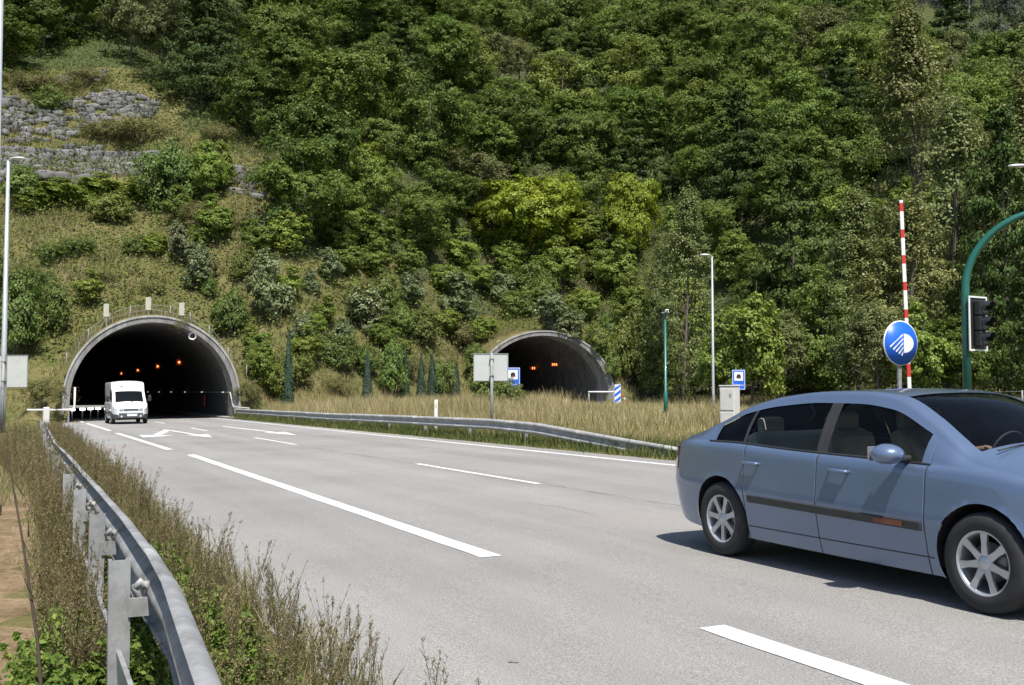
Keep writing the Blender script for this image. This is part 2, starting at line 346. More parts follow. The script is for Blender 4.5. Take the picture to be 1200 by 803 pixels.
PLANTS = [
('bush',-21.4,79.3,1.38,1.81,'rounded dark green bush near hill foot, right of the stone terraces'),
('gloss',-27.7,86.5,1.27,1.43,'upright pale leaved shrub below mid height, over left tunnel right half'),
('gloss',-25.4,83.9,1.34,1.44,'upright pale leaved shrub low on hillside, over left tunnel right half'),
('gloss',-18.8,81.3,1.72,2.15,'upright pale leaved shrub low on hillside, right of the stone terraces'),
('gloss',-15.9,89.5,1.09,1.17,'right one of two: upright pale leaved shrub low on hillside, above the lone cypress'),
('gloss',-12.2,86.5,1.69,1.75,'upright pale leaved shrub near hill foot, above the cypress cluster'),
('gloss',-13.2,82.4,1.11,1.34,'right one of two: upright pale leaved shrub near hill foot, above the lone cypress'),
('bush',-13.5,80.7,1.17,1.45,'right one of two: rounded dark green bush near hill foot, above the lone cypress'),
('sapling',-17.4,73.1,0.83,0.84,'light green young tree at hill foot, right of the stone terraces'),
('bush',-16.3,73.8,0.94,1.60,'left one of two: rounded dark green bush at hill foot, above the lone cypress'),
('sapling',-15.7,78.6,0.82,0.65,'leftmost of three: light green young tree near hill foot, above the lone cypress'),
('sapling',-25.3,88.8,1.06,0.89,'left one of two: light green young tree below mid height, right of the stone terraces'),
('sapling',-27.9,94.3,1.05,1.16,'right one of two: light green young tree at mid height, over left tunnel right half'),
('bush',-31.4,94.0,2.15,3.19,'rounded dark green bush at mid height, over left tunnel right half'),
('sapling',-26.9,96.2,0.89,0.93,'light green young tree at mid height, right of the stone terraces'),
('bush',-9.4,81.1,1.27,2.28,'right one of two: rounded dark green bush at hill foot, above the cypress cluster'),
('bush',-5.7,86.8,1.08,1.69,'rounded dark green bush at hill foot, left of the double sign'),
('scrub',-4.4,97.0,1.77,1.81,'low olive brown scrub near hill foot, left of the double sign'),
('bush',-7.9,91.3,1.59,1.71,'rounded dark green bush near hill foot, left of the double sign'),
('gloss',-5.8,100.3,2.00,1.66,'upright pale leaved shrub low on hillside, left of the double sign'),
('bush',-10.9,91.2,1.43,1.94,'right one of two: rounded dark green bush low on hillside, above the cypress cluster'),
('gloss',3.6,91.3,1.70,1.50,'left one of two: upright pale leaved shrub near hill foot, over right tunnel right half'),
('gloss',5.4,91.1,1.21,1.11,'right one of two: upright pale leaved shrub near hill foot, over right tunnel right half'),
('bush',7.5,91.1,1.13,1.55,'left one of two: rounded dark green bush near hill foot, over right tunnel right half'),
('bush',10.7,94.8,1.89,3.47,'rounded dark green bush near hill foot, above the thin green pole'),
('sapling',12.8,94.4,0.93,0.89,'light green young tree at hill foot, above the thin green pole'),
('bush',9.6,103.0,1.09,1.31,'right one of two: rounded dark green bush near hill foot, over right tunnel right half'),
('bush',-34.2,72.1,1.63,3.11,'rounded dark green bush near hill foot, at the left edge'),
('bush',-33.1,74.9,1.32,2.01,'rounded dark green bush near hill foot, over left tunnel left half'),
('bush',-36.9,73.6,1.53,3.49,'rounded dark green bush low on hillside, at the left edge'),
('scrub',-29.1,64.5,0.95,1.12,'low olive brown scrub at hill foot, over left tunnel left half'),
('bush',-35.6,78.4,0.91,1.09,'rounded dark green bush low on hillside, over left tunnel left half'),
('sapling',-32.1,78.3,0.75,0.58,'light green young tree low on hillside, over left tunnel left half'),
('bush',-1.3,65.9,1.23,1.67,'middle of three: rounded dark green bush at hill foot, straight above the right tunnel'),
('bush',-0.1,53.3,0.66,0.90,'rightmost of three: rounded dark green bush at hill foot, straight above the right tunnel'),
('sapling',-37.8,94.9,1.36,0.54,'left one of two: light green young tree at mid height, straight above the left tunnel'),
('sapling',-40.9,93.5,1.36,0.51,'middle of three: light green young tree at mid height, over left tunnel left half'),
('bush',-43.6,92.6,2.22,1.73,'rounded dark green bush at mid height, at the left edge'),
('sapling',-34.9,95.1,1.12,0.53,'right one of two: light green young tree at mid height, straight above the left tunnel'),
('bush',-35.3,91.6,1.83,1.41,'left one of two: rounded dark green bush below mid height, straight above the left tunnel'),
('scrub',-38.5,107.1,2.30,1.80,'right one of two: low olive brown scrub above mid height, straight above the left tunnel'),
('scrub',-42.7,106.9,1.63,1.61,'left one of two: low olive brown scrub above mid height, straight above the left tunnel'),
('scrub',-51.4,114.7,2.04,1.52,'left one of two: low olive brown scrub high uphill, over left tunnel left half'),
('scrub',-49.2,118.5,1.56,1.31,'right one of two: low olive brown scrub high uphill, over left tunnel left half'),
('scrub',-54.6,113.3,1.53,1.52,'low olive brown scrub high uphill, at the left edge'),
('bush',-50.0,110.7,1.51,1.34,'rounded dark green bush high uphill, over left tunnel left half'),
('scrub',-27.5,91.4,1.16,1.33,'low olive brown scrub below mid height, over left tunnel right half'),
('scrub',-30.5,106.8,1.35,1.55,'low olive brown scrub above mid height, right of the stone terraces'),
('sapling',-18.8,89.4,1.22,0.85,'left one of two: light green young tree below mid height, above the lone cypress'),
('sapling',-15.6,94.6,1.28,0.95,'right one of two: light green young tree below mid height, above the lone cypress'),
('bush',-19.7,90.1,1.72,2.19,'rounded dark green bush below mid height, above the lone cypress'),
('lilac',24.0,84.9,2.47,1.71,'right one of two: greyish flowering bush at hill foot, left of the blue sign'),
('lilac',20.9,88.0,1.68,1.43,'left one of two: greyish flowering bush at hill foot, left of the blue sign'),
('lilac',14.9,90.9,1.29,1.12,'left one of two: greyish flowering bush at hill foot, behind the slim grey lamp'),
('lilac',12.3,91.4,1.07,0.99,'greyish flowering bush at hill foot, above the thin green pole'),
('bush',-15.1,80.3,0.76,1.04,'left one of two: rounded dark green bush near hill foot, above the lone cypress'),
('scrub',-21.7,97.2,0.81,1.39,'low olive brown scrub at mid height, above the lone cypress'),
('bush',-3.0,91.2,1.13,1.55,'leftmost of three: rounded dark green bush at hill foot, straight above the right tunnel'),
('gloss',-0.9,109.5,1.46,1.33,'upright pale leaved shrub low on hillside, straight above the right tunnel'),
('bush',1.8,109.8,2.04,1.86,'right one of two: rounded dark green bush low on hillside, straight above the right tunnel'),
('bush',-18.5,75.3,0.82,1.18,'rounded dark green bush at hill foot, right of the stone terraces'),
('scrub',-12.8,91.8,0.94,1.30,'low olive brown scrub low on hillside, above the cypress cluster'),
('scrub',-9.1,85.2,1.04,1.04,'low olive brown scrub at hill foot, above the cypress cluster'),
('scrub',-13.1,78.0,0.80,0.96,'low olive brown scrub at hill foot, above the lone cypress'),
('bush',-21.7,84.9,1.09,1.48,'rounded dark green bush low on hillside, right of the stone terraces'),
('mid',-14.4,102.4,0.94,0.92,'mid green broadleaf tree at mid height, above the cypress cluster'),
('sapling',-14.9,97.6,1.23,0.89,'left one of two: light green young tree below mid height, above the cypress cluster'),
('sapling',-12.3,98.4,1.23,0.89,'right one of two: light green young tree below mid height, above the cypress cluster'),
('mid',-14.3,108.3,0.99,0.95,'mid green broadleaf tree above mid height, above the cypress cluster'),
('mid',23.8,143.3,1.32,1.14,'left one of two: mid green broadleaf tree high uphill, behind the slim grey lamp'),
('mid',24.8,137.2,1.11,1.01,'right one of two: mid green broadleaf tree high uphill, behind the slim grey lamp'),
('sapling',8.9,119.7,1.60,1.23,'right one of two: light green young tree below mid height, over right tunnel right half'),
('mid',8.2,124.0,0.99,0.98,'mid green broadleaf tree at mid height, over right tunnel right half'),
('sapling',9.9,113.7,1.42,0.99,'rightmost: light green young tree low on hillside, over right tunnel right half'),
('mid',15.3,204.2,1.63,1.40,'rightmost: mid green broadleaf tree on the hilltop, over right tunnel right half'),
('mid',-14.1,169.7,1.35,1.16,'leftmost: mid green broadleaf tree on the hilltop, left of the double sign'),
('mid',81.0,253.0,1.81,1.65,'leftmost: mid green broadleaf tree on the hilltop, just left of the boom'),
('gloss',-22.2,89.6,1.11,0.99,'upright pale leaved shrub below mid height, right of the stone terraces'),
('sapling',-17.9,83.7,0.76,0.58,'light green young tree low on hillside, above the lone cypress'),
('sapling',-15.5,81.7,0.70,0.52,'middle of three: light green young tree near hill foot, above the lone cypress'),
('sapling',-19.0,77.1,0.70,0.49,'light green young tree near hill foot, right of the stone terraces'),
('bush',-13.5,88.7,1.11,1.37,'left one of two: rounded dark green bush low on hillside, above the cypress cluster'),
('sapling',-10.6,86.5,0.81,0.57,'left one of two: light green young tree near hill foot, above the cypress cluster'),
('sapling',-9.2,86.2,0.77,0.54,'right one of two: light green young tree near hill foot, above the cypress cluster'),
('sapling',-6.2,95.0,0.93,0.59,'light green young tree near hill foot, left of the double sign'),
('gloss',-4.6,101.8,1.36,1.24,'upright pale leaved shrub near hill foot, left of the double sign'),
('sapling',-2.3,94.7,0.84,0.50,'light green young tree near hill foot, straight above the right tunnel'),
('sapling',-8.7,105.6,1.27,0.92,'left one of two: light green young tree below mid height, left of the double sign'),
('sapling',-5.4,109.9,1.32,0.92,'right one of two: light green young tree below mid height, left of the double sign'),
('sapling',0.0,112.8,1.25,0.88,'right one of two: light green young tree low on hillside, straight above the right tunnel'),
('sapling',3.7,112.9,1.15,0.81,'leftmost: light green young tree low on hillside, over right tunnel right half'),
('sapling',-38.8,93.9,0.99,0.47,'rightmost of three: light green young tree at mid height, over left tunnel left half'),
('sapling',-42.3,91.5,1.12,0.53,'leftmost of three: light green young tree at mid height, over left tunnel left half'),
('sapling',-29.7,86.9,0.69,0.43,'left one of two: light green young tree below mid height, over left tunnel right half'),
('bush',-36.8,82.9,0.96,0.92,'left one of two: rounded dark green bush below mid height, over left tunnel left half'),
('sapling',6.6,107.1,0.86,0.60,'second from left: light green young tree low on hillside, over right tunnel right half'),
('sapling',12.4,97.5,1.00,0.76,'right one of two: light green young tree near hill foot, above the thin green pole'),
('yellow',-14.7,107.7,0.64,0.67,'yellow green tree at mid height, above the cypress cluster'),
('sapling',-29.5,91.8,0.86,0.66,'left one of two: light green young tree at mid height, over left tunnel right half'),
('scrub',-23.4,91.6,0.77,0.88,'low olive brown scrub below mid height, right of the stone terraces'),
('sapling',-26.9,87.8,0.69,0.51,'right one of two: light green young tree below mid height, over left tunnel right half'),
('sapling',15.0,91.8,1.44,1.30,'left one of two: light green young tree at hill foot, behind the slim grey lamp'),
('bush',12.9,91.9,1.73,1.97,'left one of two: rounded dark green bush at hill foot, above the thin green pole'),
('sapling',17.1,90.7,1.23,1.00,'right one of two: light green young tree at hill foot, behind the slim grey lamp'),
('lilac',18.9,88.8,1.48,1.43,'right one of two: greyish flowering bush at hill foot, behind the slim grey lamp'),
('sapling',-21.7,87.8,0.88,0.65,'right one of two: light green young tree below mid height, right of the stone terraces'),
('bush',-15.9,76.1,1.06,1.32,'right one of two: rounded dark green bush at hill foot, above the lone cypress'),
('sapling',-15.1,83.6,0.68,0.53,'rightmost of three: light green young tree near hill foot, above the lone cypress'),
('gloss',-16.5,80.7,0.99,1.00,'left one of two: upright pale leaved shrub near hill foot, above the lone cypress'),
('bush',-9.3,90.3,1.30,1.46,'rounded dark green bush near hill foot, above the cypress cluster'),
('sapling',-6.7,101.9,1.04,0.79,'light green young tree low on hillside, left of the double sign'),
('sapling',-3.6,109.1,1.07,0.78,'left one of two: light green young tree low on hillside, straight above the right tunnel'),
('bush',0.9,107.1,1.66,1.36,'left one of two: rounded dark green bush low on hillside, straight above the right tunnel'),
('bush',-11.4,82.2,1.13,1.26,'left one of two: rounded dark green bush at hill foot, above the cypress cluster'),
('gloss',-9.3,94.5,1.26,1.23,'upright pale leaved shrub low on hillside, above the cypress cluster'),
('sapling',-14.4,92.3,1.04,0.81,'leftmost of three: light green young tree low on hillside, above the cypress cluster'),
('bush',-31.3,86.4,0.97,0.93,'right one of two: rounded dark green bush below mid height, straight above the left tunnel'),
('bush',-35.6,84.8,1.14,0.78,'right one of two: rounded dark green bush below mid height, over left tunnel left half'),
('scrub',-38.2,80.0,1.08,1.07,'low olive brown scrub low on hillside, at the left edge'),
('bush',-24.2,82.9,0.70,0.88,'rounded dark green bush low on hillside, over left tunnel right half'),
('scrub',-17.7,69.7,0.58,0.87,'low olive brown scrub at hill foot, right of the stone terraces'),
('bush',8.5,90.8,1.02,1.54,'rounded dark green bush at hill foot, over right tunnel right half'),
('sapling',11.0,99.6,0.98,0.78,'left one of two: light green young tree near hill foot, above the thin green pole'),
('bush',13.6,92.0,1.73,1.97,'right one of two: rounded dark green bush at hill foot, above the thin green pole'),
('bush',3.6,108.2,1.68,1.65,'rounded dark green bush low on hillside, over right tunnel right half'),
('sapling',7.8,105.9,0.94,0.82,'inner: light green young tree low on hillside, over right tunnel right half'),
('gloss',-16.7,86.2,0.76,0.82,'left one of two: upright pale leaved shrub low on hillside, above the lone cypress'),
('sapling',-9.7,98.0,0.96,0.76,'rightmost of three: light green young tree low on hillside, above the cypress cluster'),
('sapling',-12.5,94.9,0.93,0.74,'middle of three: light green young tree low on hillside, above the cypress cluster'),
('scrub',-28.3,81.9,0.60,0.73,'low olive brown scrub low on hillside, over left tunnel right half'),
('scrub',-32.3,81.9,0.71,0.66,'low olive brown scrub low on hillside, straight above the left tunnel'),
('scrub',-37.5,84.3,0.75,0.69,'low olive brown scrub below mid height, over left tunnel left half'),
('scrub',-21.8,68.1,0.43,0.67,'low olive brown scrub near hill foot, over left tunnel right half'),
('cypress',-15.7,73.1,0.88,1.23,'lone narrow blue green cypress just right of the left tunnel'),
('cypress',-10.9,78.5,0.87,0.95,'second narrow cypress from the left tunnel, standing alone in dry grass'),
('cypress',-8.4,81.9,0.96,1.04,'tallest cypress of the cluster in the middle of the bank'),
('cypress',-7.3,83.7,0.85,0.91,'slimmer cypress between two others in the middle cluster'),
('cypress',-6.5,84.8,1.00,0.95,'right cypress of the close trio beside the dark bush'),
('cypress',-4.7,87.3,0.96,0.85,'faint small cypress nearest the grey sign back'),
('poplar',21.9,66.0,1.10,1.02,'tall pale green poplar low on hillside, just left of the boom'),
('poplar',24.2,64.0,1.14,1.05,'tall pale green poplar low on hillside, behind the striped boom'),
('poplar',28.8,69.0,1.48,1.63,'tall pale green poplar below mid height, behind the traffic light'),
('poplar',33.6,74.0,1.23,1.43,'tall pale green poplar low on hillside, at the right edge'),
('layer',29.7,62.0,0.88,1.55,'left one of two: very dark layered tree low on hillside, at the right edge'),
('broad',26.0,60.0,0.77,0.71,'left one of two: dense dark green tree near hill foot, behind the traffic light'),
('sapling',16.5,72.0,1.47,1.72,'left one of two: light green young tree near hill foot, left of the blue sign'),
('poplar',13.8,84.0,1.09,1.31,'tall pale green poplar low on hillside, behind the slim grey lamp'),
('poplar',12.8,92.0,0.85,1.09,'tall pale green poplar low on hillside, above the thin green pole'),
('sapling',16.4,80.0,1.09,1.39,'right one of two: light green young tree near hill foot, behind the slim grey lamp'),
('layer',23.8,88.0,1.25,1.62,'very dark layered tree low on hillside, left of the blue sign'),
('layer',24.4,110.0,1.23,1.31,'very dark layered tree below mid height, left of the blue sign'),
('poplar',33.2,66.0,1.57,1.82,'tall pale green poplar below mid height, at the right edge'),
('mid',23.3,78.0,1.11,1.26,'left one of two: mid green broadleaf tree near hill foot, just left of the boom'),
('grey',21.1,60.0,0.76,0.81,'feathery greyish green tree near hill foot, just left of the boom'),
('sapling',22.6,58.0,1.10,1.16,'light green young tree near hill foot, behind the striped boom'),
('grey',19.1,74.0,0.81,0.89,'feathery greyish green tree near hill foot, left of the blue sign'),
('layer',26.4,50.0,0.77,1.00,'right one of two: very dark layered tree low on hillside, at the right edge'),
('yellow',2.7,115.7,1.63,1.40,'right one of two: yellow green tree below mid height, straight above the right tunnel'),
('yellow',-1.9,116.4,0.82,0.84,'left one of two: yellow green tree below mid height, straight above the right tunnel'),
('yellow',13.6,116.0,0.90,1.32,'yellow green tree below mid height, above the thin green pole'),
('poplar',34.2,86.0,1.69,2.06,'tall pale green poplar below mid height, behind the striped boom'),
('grey',-88.0,168.8,1.60,1.30,'rightmost of three: feathery greyish green tree on the hilltop, at the left edge'),
('broad',-22.9,150.8,1.51,1.26,'second from left: dense dark green tree on the hilltop, above the cypress cluster'),
('mid',7.4,154.7,1.61,1.58,'mid green broadleaf tree high uphill, over right tunnel right half'),
('sapling',39.5,101.4,1.45,1.25,'light green young tree at mid height, behind the striped boom'),
('mid',-53.1,160.2,1.32,1.27,'leftmost of three: mid green broadleaf tree on the hilltop, over left tunnel right half'),
('broad',-72.2,156.2,1.55,1.33,'leftmost: dense dark green tree on the hilltop, over left tunnel left half'),
('layer',40.4,126.8,1.24,1.08,'very dark layered tree high uphill, just left of the boom'),
('mid',-69.6,138.9,1.57,1.28,'middle of three: mid green broadleaf tree on the hilltop, at the left edge'),
('broad',63.4,175.6,1.29,1.22,'right one of two: dense dark green tree very high uphill, just left of the boom'),
('euc',40.3,239.9,2.25,2.21,'leftmost of three: distant slender greyish tree on the hilltop, behind the slim grey lamp'),
('euc',17.8,225.5,2.09,1.98,'inner: distant slender greyish tree on the hilltop, over right tunnel right half'),
('euc',49.4,237.5,2.07,1.74,'rightmost of three: distant slender greyish tree on the hilltop, behind the slim grey lamp'),
('broad',-80.0,161.9,1.57,1.37,'rightmost: dense dark green tree on the hilltop, at the left edge'),
('broad',-75.4,212.9,1.53,1.25,'leftmost of three: dense dark green tree on the hilltop, over left tunnel right half'),
('broad',-27.4,121.4,1.21,1.14,'dense dark green tree very high uphill, right of the stone terraces'),
('mid',10.0,133.0,1.46,1.28,'mid green broadleaf tree above mid height, over right tunnel right half'),
('euc',104.4,301.1,2.69,2.12,'inner: distant slender greyish tree on the hilltop, just left of the boom'),
('grey',-92.9,212.1,2.27,2.15,'left one of two: feathery greyish green tree on the hilltop, over left tunnel left half'),
('euc',84.1,291.6,1.96,1.90,'inner: distant slender greyish tree on the hilltop, left of the blue sign'),
('mid',131.5,269.6,2.04,1.96,'left one of two: mid green broadleaf tree on the hilltop, at the right edge'),
('mid',76.1,285.6,1.62,1.39,'inner: mid green broadleaf tree on the hilltop, left of the blue sign'),
('euc',132.2,294.5,2.71,2.70,'rightmost: distant slender greyish tree on the hilltop, behind the traffic light'),
('broad',42.7,191.1,1.62,1.35,'rightmost of three: dense dark green tree on the hilltop, behind the slim grey lamp'),
('mid',42.2,156.7,1.42,1.28,'right one of two: mid green broadleaf tree very high uphill, left of the blue sign'),
('broad',-18.9,200.2,1.49,1.42,'rightmost: dense dark green tree on the hilltop, above the cypress cluster'),
('euc',27.3,248.1,2.45,2.11,'leftmost: distant slender greyish tree on the hilltop, above the thin green pole'),
('sapling',34.0,94.4,1.45,1.25,'light green young tree below mid height, just left of the boom'),
('grey',54.1,212.1,1.94,1.84,'leftmost of three: feathery greyish green tree on the hilltop, left of the blue sign'),
('broad',-8.3,112.1,1.14,0.95,'dense dark green tree at mid height, left of the double sign'),
('mid',55.5,116.3,1.57,1.24,'middle of three: mid green broadleaf tree high uphill, at the right edge'),
('broad',-93.1,183.2,1.56,1.40,'second from left: dense dark green tree on the hilltop, at the left edge'),
('euc',112.4,274.9,2.53,2.40,'rightmost of three: distant slender greyish tree on the hilltop, behind the striped boom'),
('mid',48.3,129.2,1.57,1.55,'right one of two: mid green broadleaf tree very high uphill, behind the striped boom'),
('broad',-18.4,127.1,1.28,1.12,'dense dark green tree high uphill, above the cypress cluster'),
('broad',-31.8,201.1,1.67,1.41,'leftmost: dense dark green tree on the hilltop, above the cypress cluster'),
('grey',-36.9,179.3,1.81,1.57,'left one of two: feathery greyish green tree on the hilltop, above the lone cypress'),
('layer',-36.5,211.3,1.70,1.54,'very dark layered tree on the hilltop, above the lone cypress'),
('grey',55.6,133.5,1.46,1.36,'feathery greyish green tree high uphill, behind the traffic light'),
('euc',97.8,270.7,2.12,2.11,'rightmost: distant slender greyish tree on the hilltop, just left of the boom'),
('mid',88.3,258.0,1.95,1.88,'inner: mid green broadleaf tree on the hilltop, just left of the boom'),
('broad',76.3,185.6,1.18,1.10,'rightmost: dense dark green tree very high uphill, behind the striped boom'),
('broad',-80.7,200.6,1.52,1.27,'second from left: dense dark green tree on the hilltop, straight above the left tunnel'),
('broad',-4.0,130.0,1.34,1.17,'left one of two: dense dark green tree above mid height, straight above the right tunnel'),
('broad',28.7,132.7,1.15,1.07,'right one of two: dense dark green tree high uphill, behind the slim grey lamp'),
('layer',-61.8,213.7,1.89,1.53,'very dark layered tree on the hilltop, right of the stone terraces'),
('grey',-46.8,125.9,1.39,1.26,'feathery greyish green tree on the hilltop, straight above the left tunnel'),
('mid',18.5,159.6,1.64,1.33,'right one of two: mid green broadleaf tree very high uphill, above the thin green pole'),
('euc',116.4,298.8,2.00,1.60,'leftmost of three: distant slender greyish tree on the hilltop, behind the striped boom'),
('broad',-65.4,171.2,1.59,1.28,'inner: dense dark green tree on the hilltop, straight above the left tunnel'),
('euc',92.1,284.7,2.55,2.16,'inner: distant slender greyish tree on the hilltop, just left of the boom'),
('sapling',46.9,90.8,1.45,1.25,'second from left: light green young tree below mid height, at the right edge'),
('broad',85.6,174.4,1.41,1.18,'second from left: dense dark green tree high uphill, at the right edge'),
('broad',77.2,154.3,1.51,1.32,'inner: dense dark green tree high uphill, at the right edge'),
('broad',35.5,142.2,1.38,1.15,'left one of two: dense dark green tree very high uphill, left of the blue sign'),
('euc',125.3,280.9,2.03,1.72,'inner: distant slender greyish tree on the hilltop, behind the traffic light'),
('layer',15.9,127.8,1.29,1.05,'very dark layered tree above mid height, above the thin green pole'),
('grey',-38.2,127.6,1.40,1.39,'feathery greyish green tree very high uphill, over left tunnel right half'),
('grey',-59.6,202.5,2.20,1.72,'rightmost: feathery greyish green tree on the hilltop, over left tunnel right half'),
('sapling',52.3,99.1,1.45,1.25,'light green young tree at mid height, at the right edge'),
('euc',76.2,271.7,2.54,2.02,'inner: distant slender greyish tree on the hilltop, left of the blue sign'),
('grey',10.0,170.4,1.74,1.55,'feathery greyish green tree very high uphill, over right tunnel right half'),
('grey',63.8,201.7,1.87,1.85,'feathery greyish green tree on the hilltop, just left of the boom'),
('broad',-81.5,181.4,1.34,1.26,'inner: dense dark green tree on the hilltop, over left tunnel left half'),
('mid',8.3,211.7,1.65,1.55,'leftmost: mid green broadleaf tree on the hilltop, over right tunnel right half'),
('broad',40.6,177.3,1.34,1.18,'leftmost of three: dense dark green tree on the hilltop, left of the blue sign'),
('broad',40.0,112.4,1.36,1.22,'right one of two: dense dark green tree above mid height, just left of the boom'),
('broad',22.3,189.9,1.36,1.28,'second from left: dense dark green tree on the hilltop, above the thin green pole'),
('broad',-36.9,171.7,1.35,1.22,'leftmost: dense dark green tree on the hilltop, above the lone cypress'),
('euc',56.4,231.3,1.85,1.51,'leftmost: distant slender greyish tree on the hilltop, left of the blue sign'),
('euc',41.1,230.3,2.16,1.99,'middle of three: distant slender greyish tree on the hilltop, behind the slim grey lamp'),
('broad',16.3,196.1,1.65,1.29,'rightmost of three: dense dark green tree on the hilltop, over right tunnel right half'),
('grey',-44.4,145.1,1.83,1.82,'inner: feathery greyish green tree on the hilltop, over left tunnel right half'),
('broad',27.3,140.0,1.58,1.26,'left one of two: dense dark green tree high uphill, behind the slim grey lamp'),
('broad',-83.0,189.5,1.51,1.26,'rightmost: dense dark green tree on the hilltop, over left tunnel left half'),
('euc',27.4,238.0,2.15,2.13,'inner: distant slender greyish tree on the hilltop, above the thin green pole'),
('broad',32.4,197.2,1.57,1.31,'rightmost: dense dark green tree on the hilltop, above the thin green pole'),
('euc',24.3,269.4,2.42,2.05,'inner: distant slender greyish tree on the hilltop, over right tunnel right half'),
('broad',-49.9,176.2,1.33,1.26,'leftmost: dense dark green tree on the hilltop, right of the stone terraces'),
('layer',-92.4,195.9,1.82,1.69,'rightmost of three: very dark layered tree on the hilltop, at the left edge'),
('mid',27.5,84.8,0.80,0.74,'right one of two: mid green broadleaf tree near hill foot, just left of the boom'),
('mid',36.9,221.7,1.63,1.54,'rightmost: mid green broadleaf tree on the hilltop, above the thin green pole'),
('broad',22.9,209.9,1.52,1.19,'leftmost: dense dark green tree on the hilltop, above the thin green pole'),
('sapling',17.3,95.0,1.06,1.17,'left one of two: light green young tree near hill foot, behind the slim grey lamp'),
('broad',48.1,171.3,1.27,1.03,'right one of two: dense dark green tree very high uphill, left of the blue sign'),
('mid',65.7,137.6,1.49,1.41,'mid green broadleaf tree very high uphill, at the right edge'),
('broad',29.9,156.4,1.29,1.20,'dense dark green tree very high uphill, behind the slim grey lamp'),
('mid',-43.4,196.2,1.96,1.82,'leftmost of three: mid green broadleaf tree on the hilltop, above the lone cypress'),
('broad',15.6,146.5,1.34,1.07,'dense dark green tree high uphill, above the thin green pole'),
('euc',81.6,315.2,2.67,2.28,'inner: distant slender greyish tree on the hilltop, left of the blue sign'),
('mid',-53.0,132.9,1.47,1.32,'leftmost of three: mid green broadleaf tree on the hilltop, straight above the left tunnel'),
('grey',43.2,106.7,1.58,1.52,'feathery greyish green tree above mid height, behind the striped boom'),
('grey',-49.4,185.5,1.57,1.51,'inner: feathery greyish green tree on the hilltop, right of the stone terraces'),
('broad',-15.6,141.6,1.16,1.09,'left one of two: dense dark green tree very high uphill, above the cypress cluster'),
('euc',115.5,241.9,2.34,2.21,'middle of three: distant slender greyish tree on the hilltop, at the right edge'),
('broad',-24.3,212.1,1.94,1.68,'inner: dense dark green tree on the hilltop, above the cypress cluster'),
('mid',-55.4,141.6,1.26,1.00,'middle of three: mid green broadleaf tree on the hilltop, straight above the left tunnel'),
('broad',30.8,81.9,0.71,0.68,'dense dark green tree near hill foot, behind the striped boom'),
('grey',50.2,188.1,1.59,1.43,'rightmost of three: feathery greyish green tree on the hilltop, left of the blue sign'),
('grey',62.3,151.5,1.66,1.42,'feathery greyish green tree very high uphill, behind the striped boom'),
('euc',29.3,305.6,2.53,2.00,'rightmost: distant slender greyish tree on the hilltop, over right tunnel right half'),
('grey',-56.2,194.8,2.25,1.96,'leftmost: feathery greyish green tree on the hilltop, right of the stone terraces'),
('broad',72.2,208.2,1.86,1.67,'dense dark green tree on the hilltop, just left of the boom'),
('broad',28.2,165.4,1.30,1.20,'leftmost of three: dense dark green tree on the hilltop, behind the slim grey lamp'),
('broad',-3.7,141.4,1.40,1.19,'dense dark green tree high uphill, straight above the right tunnel'),
('mid',-26.5,187.5,1.20,0.99,'left one of two: mid green broadleaf tree on the hilltop, above the cypress cluster'),
('sapling',30.5,90.0,1.45,1.25,'light green young tree low on hillside, just left of the boom'),
('mid',117.2,288.4,2.26,2.13,'middle of three: mid green broadleaf tree on the hilltop, behind the striped boom'),
('broad',76.9,174.9,1.55,1.22,'left one of two: dense dark green tree very high uphill, behind the traffic light'),
('mid',-11.0,192.9,1.63,1.34,'inner: mid green broadleaf tree on the hilltop, left of the double sign'),
('mid',127.0,245.6,2.15,2.08,'right one of two: mid green broadleaf tree on the hilltop, at the right edge'),
('broad',-70.2,192.3,1.64,1.45,'inner: dense dark green tree on the hilltop, straight above the left tunnel'),
('mid',58.8,157.6,1.55,1.45,'left one of two: mid green broadleaf tree very high uphill, behind the striped boom'),
('broad',75.9,198.5,1.84,1.52,'second from left: dense dark green tree very high uphill, behind the striped boom'),
('broad',-64.6,122.6,1.41,1.30,'leftmost: dense dark green tree on the hilltop, at the left edge'),
('broad',-34.9,154.1,1.24,0.97,'rightmost: dense dark green tree on the hilltop, right of the stone terraces'),
('euc',38.0,250.9,2.36,2.30,'rightmost: distant slender greyish tree on the hilltop, above the thin green pole'),
('mid',-62.7,147.3,1.24,1.07,'mid green broadleaf tree on the hilltop, over left tunnel left half'),
('euc',22.9,297.6,2.46,2.22,'inner: distant slender greyish tree on the hilltop, over right tunnel right half'),
('mid',-56.2,152.5,1.27,1.23,'rightmost of three: mid green broadleaf tree on the hilltop, straight above the left tunnel'),
('broad',-6.6,212.7,1.91,1.54,'leftmost of three: dense dark green tree on the hilltop, straight above the right tunnel'),
('mid',-27.0,139.2,1.30,1.10,'right one of two: mid green broadleaf tree very high uphill, above the lone cypress'),
('broad',-16.3,155.5,1.19,1.02,'right one of two: dense dark green tree very high uphill, above the cypress cluster'),
('layer',27.9,175.5,1.20,1.04,'very dark layered tree on the hilltop, above the thin green pole'),
('euc',121.5,261.4,2.74,2.21,'leftmost of three: distant slender greyish tree on the hilltop, at the right edge'),
('euc',16.9,257.7,2.25,1.83,'second from left: distant slender greyish tree on the hilltop, over right tunnel right half'),
('mid',27.8,94.8,0.79,0.66,'mid green broadleaf tree below mid height, left of the blue sign'),
('grey',-4.6,163.5,1.52,1.22,'feathery greyish green tree high uphill, straight above the right tunnel'),
('grey',-95.1,172.3,1.62,1.39,'middle of three: feathery greyish green tree on the hilltop, at the left edge'),
('broad',80.2,166.3,1.46,1.22,'leftmost: dense dark green tree high uphill, at the right edge'),
